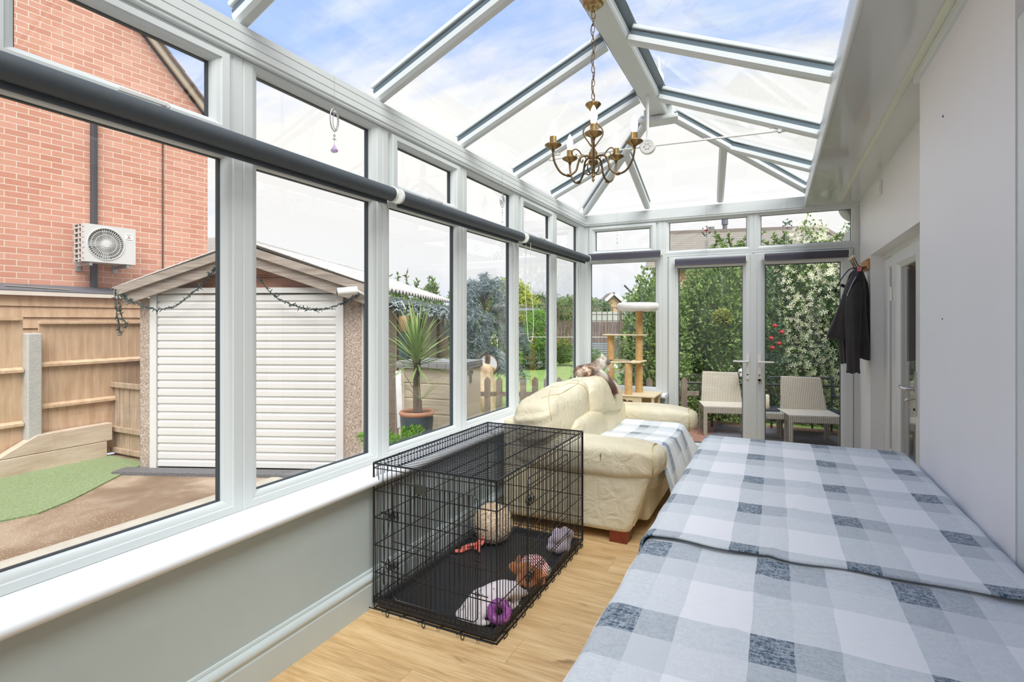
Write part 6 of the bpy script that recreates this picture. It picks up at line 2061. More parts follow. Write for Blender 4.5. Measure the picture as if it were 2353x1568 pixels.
M['corefol'] = pbr('dense_foliage', hexc(74, 92, 56), 0.95, col2=hexc(46, 62, 38), vs=16, bump=0.6, bs=24)
M['coregrey'] = pbr('dense_grey_foliage', hexc(106, 122, 124), 0.95, col2=hexc(72, 88, 92), vs=12)
M['bark'] = pbr('bark', hexc(122, 106, 90), 0.9, col2=hexc(88, 76, 66), vs=12, stretch=(4, 4, 1), bump=0.4, bs=40)
M['lf_green'] = leafmat('green_leaves', [(112, 142, 76), (146, 172, 100), (84, 114, 62), (176, 196, 130)])
M['lf_dark'] = leafmat('dark_leaves', [(78, 108, 74), (108, 140, 92), (60, 88, 66), (146, 172, 122)])
M['lf_lime'] = leafmat('lime_leaves', [(196, 200, 84), (168, 182, 76), (214, 214, 112), (140, 158, 72)])
M['lf_yellowgreen'] = leafmat('yellowgreen_leaves', [(168, 172, 88), (130, 150, 76), (188, 186, 112)])
M['lf_olive'] = leafmat('olive_leaves', [(128, 146, 96), (154, 168, 118), (104, 122, 82)])
M['lf_grey'] = leafmat('grey_blue_leaves', [(138, 156, 160), (104, 124, 128), (172, 186, 188), (84, 104, 104)])
M['lf_bright'] = leafmat('bright_leaves', [(120, 172, 62), (148, 196, 84), (96, 148, 56)])
M['petal'] = leafmat('cream_petals', [(240, 240, 206), (226, 228, 184), (246, 244, 224)], 0.6, 0.2)
M['petal_pink'] = leafmat('pink_petals', [(206, 168, 208), (228, 196, 226), (184, 142, 190)])
M['petal_orange'] = leafmat('orange_petals', [(226, 130, 70), (236, 160, 96), (206, 96, 64)])
M['petal_white'] = leafmat('white_petals', [(244, 244, 246), (232, 232, 238)])


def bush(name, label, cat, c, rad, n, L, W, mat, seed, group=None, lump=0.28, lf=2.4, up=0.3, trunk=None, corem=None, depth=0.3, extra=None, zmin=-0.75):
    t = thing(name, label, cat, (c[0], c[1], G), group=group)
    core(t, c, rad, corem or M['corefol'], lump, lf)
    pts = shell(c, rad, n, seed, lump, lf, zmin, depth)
    V, F = leaves(pts, L, W, seed, up)
    MB().add(V, F).build('foliage', mat, t, recalc=False)
    if trunk:
        b = MB()
        b.tube([(c[0], c[1], G - 0.05), (c[0] + 0.03, c[1], (G + c[2]) / 2), (c[0], c[1], c[2])], [trunk * 1.2, trunk, trunk * 0.7], 10)
        b.build('trunk', M['bark'], t, smooth=60)
    if extra: extra(t)
    return t


# hedge beyond the patio: five shrubs grown together, the right hand ones covered in cream flowers
def flowers(c, rad, n, seed, sz=0.038, mat='petal', lump=0.28, lf=2.4, name='blossom', yz=None):
    def f(t):
        rnd = random.Random(seed)
        b = MB()
        pts = shell(c, (rad[0] * 1.03, rad[1] * 1.03, rad[2] * 1.03), n, seed + 50, lump, lf, -0.6, 0.05)
        for p, d in pts:
            if d.y > 0.45: continue
            nn = (d + Vector((rnd.uniform(-.5, .5), -0.6, rnd.uniform(-.5, .5)))).normalized()
            x_, y_, _ = basis(nn)
            s_ = sz * rnd.uniform(0.6, 1.3)
            for k in range(5):
                a = k * 2 * PI / 5 + rnd.random() * 0.3
                d1 = x_ * math.cos(a) + y_ * math.sin(a); d2 = x_ * math.cos(a + 0.9) + y_ * math.sin(a + 0.9)
                b.add([p + nn * 0.012, p + nn * 0.016 + d1 * s_, p + nn * 0.012 + (d1 + d2) * s_ * 0.42], [(0, 1, 2)])
        tag(b.build(name, M[mat], t, recalc=False), kind='stuff')
    return f


HG = [((-1.78, 9.35, 0.75), (0.62, 0.8, 1.42), 9000, 'lf_green', 'green leafy shrub at the left end of the hedge, seen past the cat tree', None),
      ((-0.90, 9.95, 0.80), (0.85, 0.75, 1.75), 12000, 'lf_green', 'tall green leafy shrub behind the left french door', None),
      ((-0.05, 10.3, 0.70), (0.80, 0.70, 1.80), 9000, 'lf_dark', 'dark green shrub behind the meeting stiles of the french doors', None),
      ((0.55, 10.3, 0.95), (0.75, 0.70, 1.75), 9000, 'lf_green', 'climbing shrub smothered in small cream flowers behind the right french door', 3300),
      ((1.35, 10.0, 0.90), (0.80, 0.80, 1.80), 9000, 'lf_dark', 'cream flowered shrub at the right end of the hedge', 2300)]
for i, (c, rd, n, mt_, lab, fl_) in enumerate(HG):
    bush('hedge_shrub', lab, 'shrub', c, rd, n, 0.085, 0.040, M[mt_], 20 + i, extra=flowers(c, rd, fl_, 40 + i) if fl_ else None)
# red roses among them
def rosebush():
    t = thing('rose_bush', 'red roses among the cream flowers behind the right french door', 'rose bush', (0.02, 9.6, G))
    MB().tube(smooth_path([(0.05, 9.75, G), (0.04, 9.62, 0.5), (0.0, 9.52, 1.1), (-0.02, 9.5, 1.35)], 5), 0.012, 6).build('stem', M['leafdark'], t, smooth=60)
    V, F = leaves([(Vector((0.0 + 0.12 * math.sin(i), 9.52 + 0.06 * math.cos(i * 2.1), 0.5 + i * 0.0045)), Vector((0, -1, 0))) for i in range(200)], 0.06, 0.035, 5)
    MB().add(V, F).build('foliage', M['lf_dark'], t, recalc=False)
    for k, (dx, dz) in enumerate(((0.0, 1.28), (-0.05, 1.08), (0.06, 1.0), (-0.03, 0.93), (0.10, 1.18))):
        b = MB()
        for j in range(6):
            a = j * 2.4
            b.sell((dx + 0.012 * math.cos(a), 9.44 - 0.004 * j, dz + 0.012 * math.sin(a)), (0.045, 0.03, 0.04), 0.8, 0.8, 10, 8)
        b.build('rose', M['red'], t, smooth=180)
rosebush()
bush('hanging_basket', 'round yellow green plant hung in front of the hedge behind the left french door', 'plant', (-0.74, 9.05, 1.40), (0.12, 0.11, 0.12), 600, 0.06, 0.03, M['lf_yellowgreen'], 71)
MB().tube([(-0.74, 9.05, 1.5), (-0.74, 9.05, 2.3), (-0.74, 9.5, 2.35)], 0.002, 5).build('hanger', M['silver'], bpy.data.objects['hanging_basket'])
# sprays standing above the hedge
b = []
rnd = random.Random(77)
sp_t = thing('tall_sprays', 'loose leafy shoots standing above the hedge in front of the tiled roof', 'shrub', (0.3, 10.2, 1.9))
bb = MB(); lp = []
for k in range(16):
    x0_ = rnd.uniform(-0.9, 1.5); h_ = rnd.uniform(0.18, 0.5)
    p = [Vector((x0_, 10.1, 2.35)), Vector((x0_ + rnd.uniform(-.1, .1), 10.1, 2.35 + h_ * 0.6)), Vector((x0_ + rnd.uniform(-.2, .2), 10.0, 2.4 + h_))]
    pp = smooth_path(p, 6); bb.tube(pp, 0.006, 5)
    lp += [(q, Vector((rnd.uniform(-1, 1), -0.3, 0.2)).normalized()) for q in pp for _ in range(5)]
bb.build('stem', M['bark'], sp_t)
V, F = leaves(lp, 0.09, 0.04, 3); MB().add(V, F).build('foliage', M['lf_green'], sp_t, recalc=False)

# garden trees and shrubs to the left
def tree(name, label, c, rad, n, L, W, mat, seed, trunk, corem=None, lump=0.35, lf=2.4, up=0.2, cat='tree', depth=0.35, group=None):
    return bush(name, label, cat, c, rad, n, L, W, mat, seed, lump=lump, lf=lf, up=up, trunk=trunk, corem=corem, depth=depth, group=group)


t1 = thing('mimosa_tree', 'feathery grey blue tree beside the end of the garage', 'tree', (-4.75, 8.6, G))
MB().tube([(-4.75, 8.6, G), (-4.72, 8.6, 0.6), (-4.8, 8.62, 1.4)], [0.07, 0.055, 0.03], 10).build('trunk', M['bark'], t1, smooth=60)
lp = []
br = MB()
rnd = random.Random(15)
for k in range(46):
    a = rnd.uniform(0, 2 * PI); zc = rnd.uniform(0.5, 2.25); r_ = (0.62 if zc < 1.6 else 0.62 - (zc - 1.6) * 0.62) * rnd.uniform(0.55, 1.05)
    p0 = Vector((-4.75, 8.6, zc - 0.35)); p2 = Vector((-4.78 + r_ * math.cos(a), 8.6 + r_ * math.sin(a), zc))
    p3 = p2 + Vector((0.16 * math.cos(a), 0.16 * math.sin(a), -0.22))
    pp = smooth_path([p0, (p0 + p2) / 2 + Vector((0, 0, 0.12)), p2, p3], 6); br.tube(pp, 0.008, 5)
    for q in pp[6:]:
        for _ in range(26):
            lp.append((q + Vector((rnd.uniform(-.07, .07), rnd.uniform(-.07, .07), rnd.uniform(-.07, .07))), Vector((rnd.uniform(-1, 1), rnd.uniform(-1, 1), -0.3)).normalized()))
br.build('branch', M['bark'], t1, smooth=60)
V, F = leaves(lp, 0.115, 0.014, 8, up=-0.25, fold=0.1); MB().add(V, F).build('foliage', M['lf_grey'], t1, recalc=False)
tree('lime_tree', 'yellow green rounded tree in the middle distance', (-12.2, 24.5, 2.2), (1.30, 1.2, 1.2), 9000, 0.15, 0.07, M['lf_lime'], 31, 0.10)
tree('olive_tree', 'pale olive green tree with twiggy top beyond the far fence', (-11.3, 26.7, 1.8), (1.45, 1.3, 1.05), 7000, 0.10, 0.05, M['lf_olive'], 32, 0.08, lump=0.5)
tree('olive_tree', 'pale green rounded tree just left of the room corner post', (-10.7, 30.6, 1.75), (1.5, 1.3, 1.1), 5000, 0.13, 0.07, M['lf_olive'], 33, 0.08)
tree('dark_tree', 'small dark green tree on the skyline behind the lawn', (-11.2, 35.0, 1.9), (1.3, 1.2, 0.9), 3500, 0.18, 0.10, M['lf_dark'], 34, 0.1)
tree('dark_tree', 'dark green clump on the skyline left of the pale brick house', (-13.0, 41.0, 2.0), (1.1, 1.0, 0.85), 2600, 0.2, 0.11, M['lf_dark'], 35, 0.1)
bush('bright_shrub', 'bright green bushy shrub in front of the far fence', 'shrub', (-7.30, 17.05, 0.80), (0.58, 0.5, 0.92), 7000, 0.07, 0.035, M['lf_bright'], 36)
bush('bright_shrub', 'darker green shrub at the foot of the bright bushy one', 'shrub', (-7.45, 16.95, 0.10), (0.55, 0.42, 0.5), 3500, 0.07, 0.04, M['lf_dark'], 37)
for i, (cx0, cy0, cz0, lab) in enumerate(((-7.9, 9.9, 1.55, 'laurel shoots above the near end of the garage roof'), (-7.3, 10.4, 1.50, 'laurel shoots above the middle of the garage roof'), (-6.6, 10.9, 1.45, 'laurel shoots above the far end of the garage roof'))):
    t = thing('laurel', lab, 'shrub', (cx0, cy0, G))
    core(t, (cx0, cy0, cz0 - 0.3), (0.45, 0.4, 0.8), M['corefol'])
    pts = shell((cx0, cy0, cz0 - 0.25), (0.48, 0.42, 0.85), 1500, 60 + i)
    rnd = random.Random(i + 5); stems = MB()
    for k in range(11):
        p0 = Vector((cx0 + rnd.uniform(-.4, .4), cy0, cz0 + 0.35)); p1 = p0 + Vector((rnd.uniform(-.12, .12), 0, rnd.uniform(0.15, 0.62) * (1.0 - 0.12 * i)))
        stems.tube([p0, p1], 0.007, 5)
        for j in range(26):
            f_ = j / 26
            pts.append((p0 + (p1 - p0) * f_, Vector((math.cos(j * 2.4), math.sin(j * 2.4), 0.5)).normalized()))
    stems.build('stem', M['bark'], t)
    V, F = leaves(pts, 0.11, 0.045, 60 + i, up=0.5); MB().add(V, F).build('foliage', M['lf_green'], t, recalc=False)

# ---------------- far boundary fence with trellis
def far_fence(p0, p1, zt, label, n_tr=26):
    p0, p1 = Vector(p0), Vector(p1)
    t = thing('boundary_fence', label, 'fence', ((p0 + p1) / 2).to_tuple())
    d = (p1 - p0); L = d.length; u = d.normalized(); nn = Vector((u.y, -u.x, 0))
    Mx = Matrix.Translation(p0) @ Matrix(((u.x, -u.y, 0, 0), (u.y, u.x, 0, 0), (0, 0, 1, 0), (0, 0, 0, 1)))
    b = MB()
    k = int(L / 0.14)
    for i in range(k):
        b.box(i * 0.14, i * 0.14 + 0.13, 0.0, 0.02 + 0.012 * (i % 2), 0, zt - p0.z, M=Mx)
    b.build('boards', M['darkfence'], t)
    b = MB()
    for i in range(int(L / 0.22) + 1):
        b.box(i * 0.22, i * 0.22 + 0.035, 0, 0.025, zt - p0.z, zt - p0.z + 0.60, M=Mx)
    for h in (0.02, 0.28, 0.56):
        b.box(0, L, -0.002, 0.027, zt - p0.z + h, zt - p0.z + h + 0.035, M=Mx)
    b.build('trellis', M['darkfence2'], t)
    for i in range(int(L / 1.9) + 1):
        MB().box(i * 1.9 - 0.05, i * 1.9 + 0.05, -0.06, 0.04, 0, zt - p0.z + 0.62, M=Mx).build('post', M['darkfence2'], t)
    return t
M['darkfence'] = pbr('old_brown_boards', hexc(132, 112, 104), 0.9, col2=hexc(84, 70, 68), vs=6, stretch=(5, 5, 0.5))
M['darkfence2'] = pbr('trellis_brown', hexc(112, 94, 80), 0.9)
far_fence((-12.5, 18.4, G), (-1.5, 23.75, G), 1.31, 'dark weathered board fence with trellis top across the end of the garden')
# bench against it
bn = thing('garden_bench', 'blue grey slatted bench against the far fence', 'bench', (-6.0, 19.85, G))
u = Vector((0.914, 0.406, 0)); nn = Vector((0.406, -0.914, 0))
BM = Matrix.Translation((-6.5, 19.45, G - 0.1)) @ Matrix(((u.x, -u.y, 0, 0), (u.y, u.x, 0, 0), (0, 0, 1, 0), (0, 0, 0, 1)))
M['benchblue'] = pbr('blue_grey_paint', hexc(136, 150, 160), 0.7)
b = MB()
for k in range(5):
    b.box(0, 1.15, 0.42 + 0.02 * k, 0.44 + 0.02 * k, 0.50 + 0.085 * k, 0.55 + 0.085 * k, M=BM)
for k in range(4):
    b.box(0, 1.15, 0.02 + 0.1 * k, 0.09 + 0.1 * k, 0.42, 0.445, M=BM)
b.build('slats', M['benchblue'], bn)
for x in (0.02, 1.09):
    for (y, h_) in ((0.02, 0.60), (0.42, 0.92)):
        MB().box(x, x + 0.04, y, y + 0.05, 0, h_, M=BM).build('leg', M['benchblue'], bn)
# low flower bed plants
def clump(name, label, x, y, h, r_, mat, n, L, seed, fl_=None, cat='plant'):
    t = thing(name, label, cat, (x, y, G))
    pts = shell((x, y, G + h * 0.5), (r_, r_, h * 0.55), n, seed, 0.3)
    V, F = leaves(pts, L, L * 0.3, seed, up=0.9); MB().add(V, F).build('foliage', mat, t, recalc=False)
    core(t, (x, y, G + h * 0.45), (r_, r_, h * 0.5), M['corefol'], sc=0.75)
    if fl_:
        V, F = leaves(shell((x, y, G + h * 0.75), (r_ * 0.9, r_ * 0.9, h * 0.42), 420 if fl_ != 'petal_orange' else 90, seed + 1, 0.3, zmin=-0.2), L * 0.55, L * 0.4, seed + 3)
        MB().add(V, F).build('flower_heads', M[fl_], t, recalc=False)
    return t


clump('flowering_plant', 'clump of pale pink flowers in the bed before the far shrubs', -7.75, 18.0, 0.85, 0.30, M['lf_green'], 900, 0.09, 81, 'petal_pink')
clump('flowering_plant', 'orange flowers at the foot of the far fence', -7.05, 18.7, 0.9, 0.36, M['lf_green'], 2200, 0.10, 82, 'petal_orange')
clump('flowering_plant', 'white flowers in a pot at the edge of the lawn', -8.15, 15.75, 0.55, 0.22, M['lf_green'], 500, 0.06, 83, 'petal_white')
clump('grass_clump', 'tall pale grass clump in the lawn bed left of the bright green shrub', -8.2, 16.3, 1.15, 0.36, M['lf_olive'], 1500, 0.30, 84)
clump('bed_plant', 'lime green low plant by the blue grey pot', -8.0, 16.35, 0.65, 0.38, M['lf_bright'], 1400, 0.08, 85)
clump('bed_plant', 'low green plants along the bed under the far fence', -6.2, 18.9, 0.6, 0.6, M['lf_green'], 1400, 0.10, 86)
clump('bed_plant', 'green plants right of the bench under the far fence', -4.0, 19.6, 0.8, 0.7, M['lf_green'], 1600, 0.11, 87)
clump('bed_plant', 'dark foliage in the bed behind the picket fence', -8.8, 16.6, 1.2, 0.55, M['lf_dark'], 2400, 0.10, 88)
tag(MB().lathe([(0, G), (0.13, G), (0.17, G + 0.36), (0.185, G + 0.38), (0.15, G + 0.37), (0.0, G + 0.34)], (-7.75, 15.1, 0), 20).build('plant_pot', pbr('blue_glaze', hexc(128, 152, 158), 0.3), smooth=40),
    'blue grey glazed pot at the edge of the lawn', 'pot')
for i, (x, y, s_) in enumerate(((-8.0, 17.1, 0.30), (-7.6, 17.2, 0.26), (-7.2, 17.55, 0.30))):
    tag(MB().sell((x, y, G + s_ * 0.35), (s_ * 1.6, s_ * 1.3, s_), 0.8, 0.8, 18, 12, disp=lambda q, p: q * 0.05 * noise.noise(q * 2 + Vector((i, 0, 0)))).build('rock', M['stone'] if 'stone' in M else M['concrete'], smooth=180),
        ('left rock', 'middle rock', 'right rock beside the pink flowers')[i] + ' of the border in front of the bright shrub', 'rock')
# stone ornament and round mirror by the storage box
M['tanstone'] = pbr('tan_stone', hexc(214, 196, 166), 0.85, col2=hexc(190, 160, 128), vs=5, bump=0.4, bs=14)
t = thing('stone_ornament', 'rounded tan stone ornament standing beyond the storage box', 'ornament', (-4.35, 7.85, G))
MB().sell((-4.35, 7.85, 0.15), (0.34, 0.32, 0.95), 0.7, 0.8, 26, 22, disp=lambda q, p: q * 0.10 * noise.noise(q * 1.7 + Vector((3, 1, 0)))).build('stone', M['tanstone'], t, smooth=180)
t = thing('round_mirror', 'round rusty rimmed garden mirror behind the stone ornament', 'mirror', (-4.5, 8.15, 0.3))
mc, mn = Vector((-4.42, 8.1, 0.60)), Vector((0.35, -1, 0.15)).normalized()
MB().lathe([(0, -0.01), (0.17, -0.01), (0.18, 0.005), (0.165, 0.012), (0, 0.008)], mc, 32, axis=mn).build('rim', M['darkframe'], t, smooth=40)
MB().lathe([(0, 0.0125), (0.16, 0.0125), (0.16, 0.014), (0, 0.014)], mc, 32, axis=mn).build('glass', pbr('mirror_glass', (0.85, 0.86, 0.84), 0.04, 1.0), t)
MB().tube([(-4.42, 8.12, G), (-4.42, 8.12, 0.45)], 0.012, 6).build('stake', M['darkframe'], t)
t = thing('shepherd_crook', 'white metal double crook standing in the lawn bed', 'plant support', (-7.9, 15.1, G))
for s_ in (-1, 1):
    MB().tube(smooth_path([(-7.9, 15.1, G), (-7.9, 15.1, 0.55), (-7.9 + s_ * 0.04, 15.1, 0.84), (-7.9 + s_ * 0.17, 15.1, 0.90), (-7.9 + s_ * 0.23, 15.1, 0.70), (-7.9 + s_ * 0.16, 15.1, 0.62)], 6), 0.010, 6).build('crook', M['white_plastic'], t, smooth=60)
tag(MB().tube([(-7.4, 12.4, 0.92), (-5.2, 13.4, 0.92), (-3.0, 14.5, 0.92)], 0.008, 6).build('washing_line', M['cord']), 'pale washing line stretched across the garden', 'washing line')
t = thing('garden_shelter', 'grey roofed garden shelter half hidden behind the grey blue tree', 'shelter', (-8.5, 18.0, G))
MB().box(-9.4, -7.7, 17.5, 18.3, 1.72, 1.80).build('roof', pbr('shelter_roof', hexc(150, 166, 172), 0.5), t)
for x in (-9.3, -7.85):
    for y in (17.6, 18.2):
        MB().box(x, x + 0.07, y, y + 0.07, G, 1.72).build('post', M['darkfence'], t)
MB().box(-9.3, -7.8, 18.2, 18.25, G, 1.3).build('back_boards', pbr('grey_boards', hexc(150, 142, 138), 0.8), t)

# ---------------- picket fence
M['picket'] = pbr('brown_picket', hexc(142, 128, 114), 0.85, col2=hexc(112, 100, 88), vs=6, stretch=(4, 4, 0.6))
def picket(p0, p1, label, h=0.89, step=0.163, dirt=0):
    p0, p1 = Vector(p0), Vector(p1)
    t = thing('picket_fence', label, 'fence', ((p0 + p1) / 2).to_tuple())
    d = p1 - p0; L = d.length; u = d.normalized()
    Mx = Matrix.Translation(p0) @ Matrix(((u.x, -u.y, 0, 0), (u.y, u.x, 0, 0), (0, 0, 1, 0), (0, 0, 0, 1)))
    n = int(L / step)
    for i in range(n):
        x = i * step
        MB().prism([Mx @ Vector(p) for p in ((x, 0, 0.05), (x + 0.085, 0, 0.05), (x + 0.085, 0, h - 0.05), (x + 0.06, 0, h - 0.012), (x + 0.0425, 0, h), (x + 0.025, 0, h - 0.012), (x, 0, h - 0.05))],
                   Mx.to_3x3() @ Vector((0, 0.02, 0))).build('picket', M['picket'], t)
    for z in (0.22, 0.62):
        MB().box(0, L, 0.02, 0.06, z, z + 0.06, M=Mx).build('rail', M['picket'], t)
    return t
picket((-4.6, 5.95, G), (-2.05, 7.15, G), 'brown picket fence between the yard and the lawn, left stretch')
picket((-2.0, 7.18, G), (-0.93, 7.80, G), 'brown picket fence continuing past the cat tree to the patio', h=0.88)
# dark hand rail beyond the patio
t = thing('hand_rail', 'thin dark metal rail running behind the patio chairs', 'railing', (-0.2, 9.0, G))
MB().tube([(-1.25, 8.35, 0.43), (1.35, 9.0, 0.43)], 0.018, 8).build('top_rail', M['blackwire'], t, smooth=60)
for k in range(4):
    f_ = k / 3
    MB().tube([(-1.25 + 2.6 * f_, 8.35 + 0.65 * f_, 0.42), (-1.25 + 2.6 * f_, 8.35 + 0.65 * f_, G)], 0.014, 8).build('post', M['blackwire'], t, smooth=60)

# ---------------- patio furniture
def weave(name, a, b):
    m = bpy.data.materials.new(name); q = NT(m)
    v = q.obj()
    w1 = q.n('ShaderNodeTexWave', {0: v, 'Scale': 15.0}, wave_type='BANDS', bands_direction='X').outputs[0]
    w2 = q.n('ShaderNodeTexWave', {0: v, 'Scale': 20.0}, wave_type='BANDS', bands_direction='Z').outputs[0]
    k = q.math('MULTIPLY', q.math('ADD', w1, 0.2), q.math('ADD', w2, 0.2), clamp=True)
    p = q.n('ShaderNodeBsdfPrincipled', {'Base Color': q.mix(q.ramp(k, [(0.1, 0.0), (0.6, 1.0)]), a, b), 'Roughness': 0.7})
    bm2 = q.n('ShaderNodeBump', {'Strength': 0.7, 'Distance': 0.01, 'Height': k}); q.nt.links.new(bm2.outputs[0], p.inputs['Normal'])
    q.out(p.outputs[0]); return m
M['rattan'] = weave('pale_rattan', hexc(140, 128, 108), hexc(226, 218, 200))
M['ironblack'] = pbr('dark_metal_tube', hexc(58, 62, 70), 0.5)
DZ = -0.15
def rattan_chair(label, x, y, rz):
    t = thing('rattan_chair', label, 'chair', (x, y, DZ), rz, group=None)
    Mx = wm(t)
    def bx(b, *a): return b.box(*a, M=Mx)
    bx(MB(), 0, 0.60, 0, 0.52, 0.29, 0.385).build('seat', M['rattan'], t, bevel=0.012)
    MB().prism([Mx @ Vector(p) for p in ((0.03, 0.46, 0.38), (0.57, 0.46, 0.38), (0.53, 0.56, 0.78), (0.06, 0.56, 0.79))], Mx.to_3x3() @ Vector((0, 0.035, 0.004))).build('backrest', M['rattan'], t, bevel=0.008)
    for (lx, ly, lh) in ((0.0, 0.0, 0.30), (0.55, 0.0, 0.30), (0.0, 0.47, 0.30), (0.55, 0.47, 0.30)):
        bx(MB(), lx, lx + 0.05, ly, ly + 0.05, 0, lh).build('leg', M['rattan'], t, bevel=0.004)
    return t
rattan_chair('pale rattan garden chair behind the left french door', -0.84, 7.45, R(14))
rattan_chair('pale rattan garden chair behind the right french door, nearest the wall', 0.150, 7.20, R(14))
def black_frame(label, x, y, rz, w_=0.66):
    t = thing('metal_chair', label, 'chair', (x, y, DZ), rz); Mx = wm(t)
    P = lambda a, b_, c: Mx @ Vector((a, b_, c))
    MB().tube(smooth_path([P(0, 0.5, 0), P(0.0, 0.50, 0.66), P(0.03, 0.52, 0.72), P(w_ - 0.03, 0.52, 0.72), P(w_, 0.50, 0.66), P(w_, 0.5, 0)], 5), 0.014, 8).build('back_frame', M['ironblack'], t, smooth=60)
    for a in (0, w_):
        MB().tube(smooth_path([P(a, 0, 0), P(a, 0.0, 0.42), P(a, 0.06, 0.48), P(a, 0.48, 0.50)], 5), 0.014, 8).build('arm_frame', M['ironblack'], t, smooth=60)
    MB().box(0, w_, 0.04, 0.5, 0.30, 0.325, M=Mx).build('seat', M['ironblack'], t, bevel=0.004)
black_frame('dark metal garden chair standing behind the right rattan chair', 0.08, 7.83, R(14), 0.76)
black_frame('dark metal garden chair standing behind the left rattan chair', -0.80, 8.10, R(14), 0.62)
st = thing('side_table', 'small square rattan side table with glass top between the garden chairs', 'table', (-0.06, 7.45, DZ), R(14)); Mx = wm(st)
MB().box(-0.22, 0.20, -0.1, 0.30, 0.29, 0.37, M=Mx).build('tabletop', M['rattan'], st, bevel=0.01)
MB().box(-0.20, 0.18, -0.08, 0.28, 0.371, 0.377, M=Mx).build('glass_top', pbr('frosted_top', hexc(176, 190, 192), 0.08, coat=0.5), st, bevel=0.002)
for (a, c) in ((-0.22, -0.1), (0.155, -0.1), (-0.22, 0.255), (0.155, 0.255)):
    MB().box(a, a + 0.045, c, c + 0.045, 0, 0.30, M=Mx).build('leg', M['rattan'], st, bevel=0.004)
TMx = Mx
tag(MB().box(-0.16, 0.12, -0.02, 0.22, 0.3775, 0.398, M=TMx).build('tray', M['ironblack'], bevel=0.006), 'black tray lying on the glass topped side table', 'tray')
tag(MB().lathe([(0, 0), (0.048, 0), (0.05, 0.004), (0.05, 0.165), (0.044, 0.172), (0.0, 0.166)], TMx @ Vector((-0.03, 0.08, 0.398)), 20).build('candle', pbr('cream_wax', hexc(240, 232, 196), 0.5), smooth=50),
    'thick cream pillar candle on the side table tray', 'candle')
tag(MB().box(-0.75, 0.72, 6.5, 8.3, DZ + 0.001, DZ + 0.012, M=Matrix.Rotation(0.0, 4, 'Z')).build('dark_patio_patch', pbr('charcoal_patch', hexc(110, 112, 122), 0.95, var=0.1, vs=20)), 'thin dark grey patch on the paving under the patio chairs', 'rug')  # thin sheet that darkens the paving below the chairs
sk_ = Vector((-0.40, 7.98, 0.66))
t = thing('white_ornament', 'small white skull shaped ornament on top of the left rattan chair back', 'ornament', sk_ - Vector((0, 0, 0.04)))
b = MB().sell(sk_, (0.10, 0.09, 0.09), 0.9, 0.9, 18, 12); b.sell(sk_ + Vector((0, -0.02, -0.045)), (0.06, 0.06, 0.05), 0.7, 0.7, 14, 10)
b.build('skull', M['white_plastic'], t, smooth=180)
for s_ in (-1, 1):
    MB().sell(sk_ + Vector((s_ * 0.022, -0.042, -0.004)), (0.024, 0.012, 0.024), 1, 1, 10, 8).build('eye_socket', M['black'], t, smooth=180)
# wall mounted gutter elbow outside the top light
t = thing('gutter_elbow', 'white plastic gutter elbow outside the right hand top light', 'downpipe', (0.6, 5.71, 2.3))
MB().tube(smooth_path([(0.72, 5.712, 2.28), (0.64, 5.712, 2.29), (0.585, 5.712, 2.33), (0.56, 5.712, 2.40), (0.56, 5.712, 2.52)], 6), 0.045, 16).build('elbow', M['white_plastic'], t, smooth=60)
struct(MB().box(0.84, 1.3, 5.76, 8.6, -0.3, 2.5).build('wall_exterior', pbr('pale_render', hexc(216, 208, 200), 0.8), origin=(0, 0, 0)))

# ================================================================ YARD OBJECTS SEEN THROUGH THE THIRD WINDOW
bx_a = math.radians(6)
sb = thing('storage_box', 'tan wood effect garden storage box with grey lid', 'storage box', (-3.58, 4.60, G), bx_a); Mx = wm(sb)
BW, BD, BH = 0.74, 0.46, 1.21
M['resin'] = pbr('tan_resin', hexc(204, 194, 172), 0.6, col2=hexc(178, 166, 144), vs=5, stretch=(0.7, 1, 8))
M['resin_side'] = pbr('pale_resin', hexc(226, 216, 194), 0.6)
b = MB()
pr = []
nsl = 7
for i in range(nsl):
    za = 0.05 + i * (BH - 0.10) / nsl; zb = za + (BH - 0.10) / nsl
    pr += [(0.012, za), (0.0, za + 0.012), (0.0, zb - 0.010), (0.012, zb)]
b.prism([Mx @ Vector((0.06, y, z)) for y, z in pr] + [Mx @ Vector((0.06, 0.05, BH - 0.05)), Mx @ Vector((0.06, 0.05, 0.05))], Mx.to_3x3() @ Vector((BW - 0.11, 0, 0)))
b.build('front_slats', M['resin'], sb)
b = MB().box(0, 0.065, -0.01, 0.06, 0, BH - 0.03, M=Mx).box(BW - 0.05, BW, -0.01, 0.06, 0, BH - 0.03, M=Mx)
b.build('corner_post', M['resin_side'], sb)
MB().box(0.0, BW, 0.05, BD, 0, BH - 0.03, M=Mx).build('body', M['resin_side'], sb)
b = MB()
for k in range(8):
    a = -0.02 + k * (BW + 0.04) / 8
    b.box(a + 0.002, a + (BW + 0.04) / 8 - 0.002, -0.035, BD + 0.02, BH - 0.05, BH + 0.012, M=Mx)
b.box(-0.02, BW + 0.02, -0.02, BD + 0.01, BH - 0.02, BH + 0.025, M=Mx)
b.build('lid', pbr('grey_lid', hexc(148, 148, 148), 0.6), sb, bevel=0.005)
b = MB().box(BW, BW + 0.012, 0.12, 0.24, BH - 0.11, BH - 0.075, M=Mx).box(BW, BW + 0.018, 0.16, 0.19, BH - 0.20, BH - 0.07, M=Mx)
b.build('latch', M['gasket'], sb, bevel=0.003)
tag(MB().beam((-3.25, 4.20, 0.32), (-3.55, 4.55, 0.83), 0.06, 0.012, up=(0.3, -1, 0.2)).build('white_batten', M['gdoor']), 'white plastic batten leaning between the garage and the storage box', 'batten')
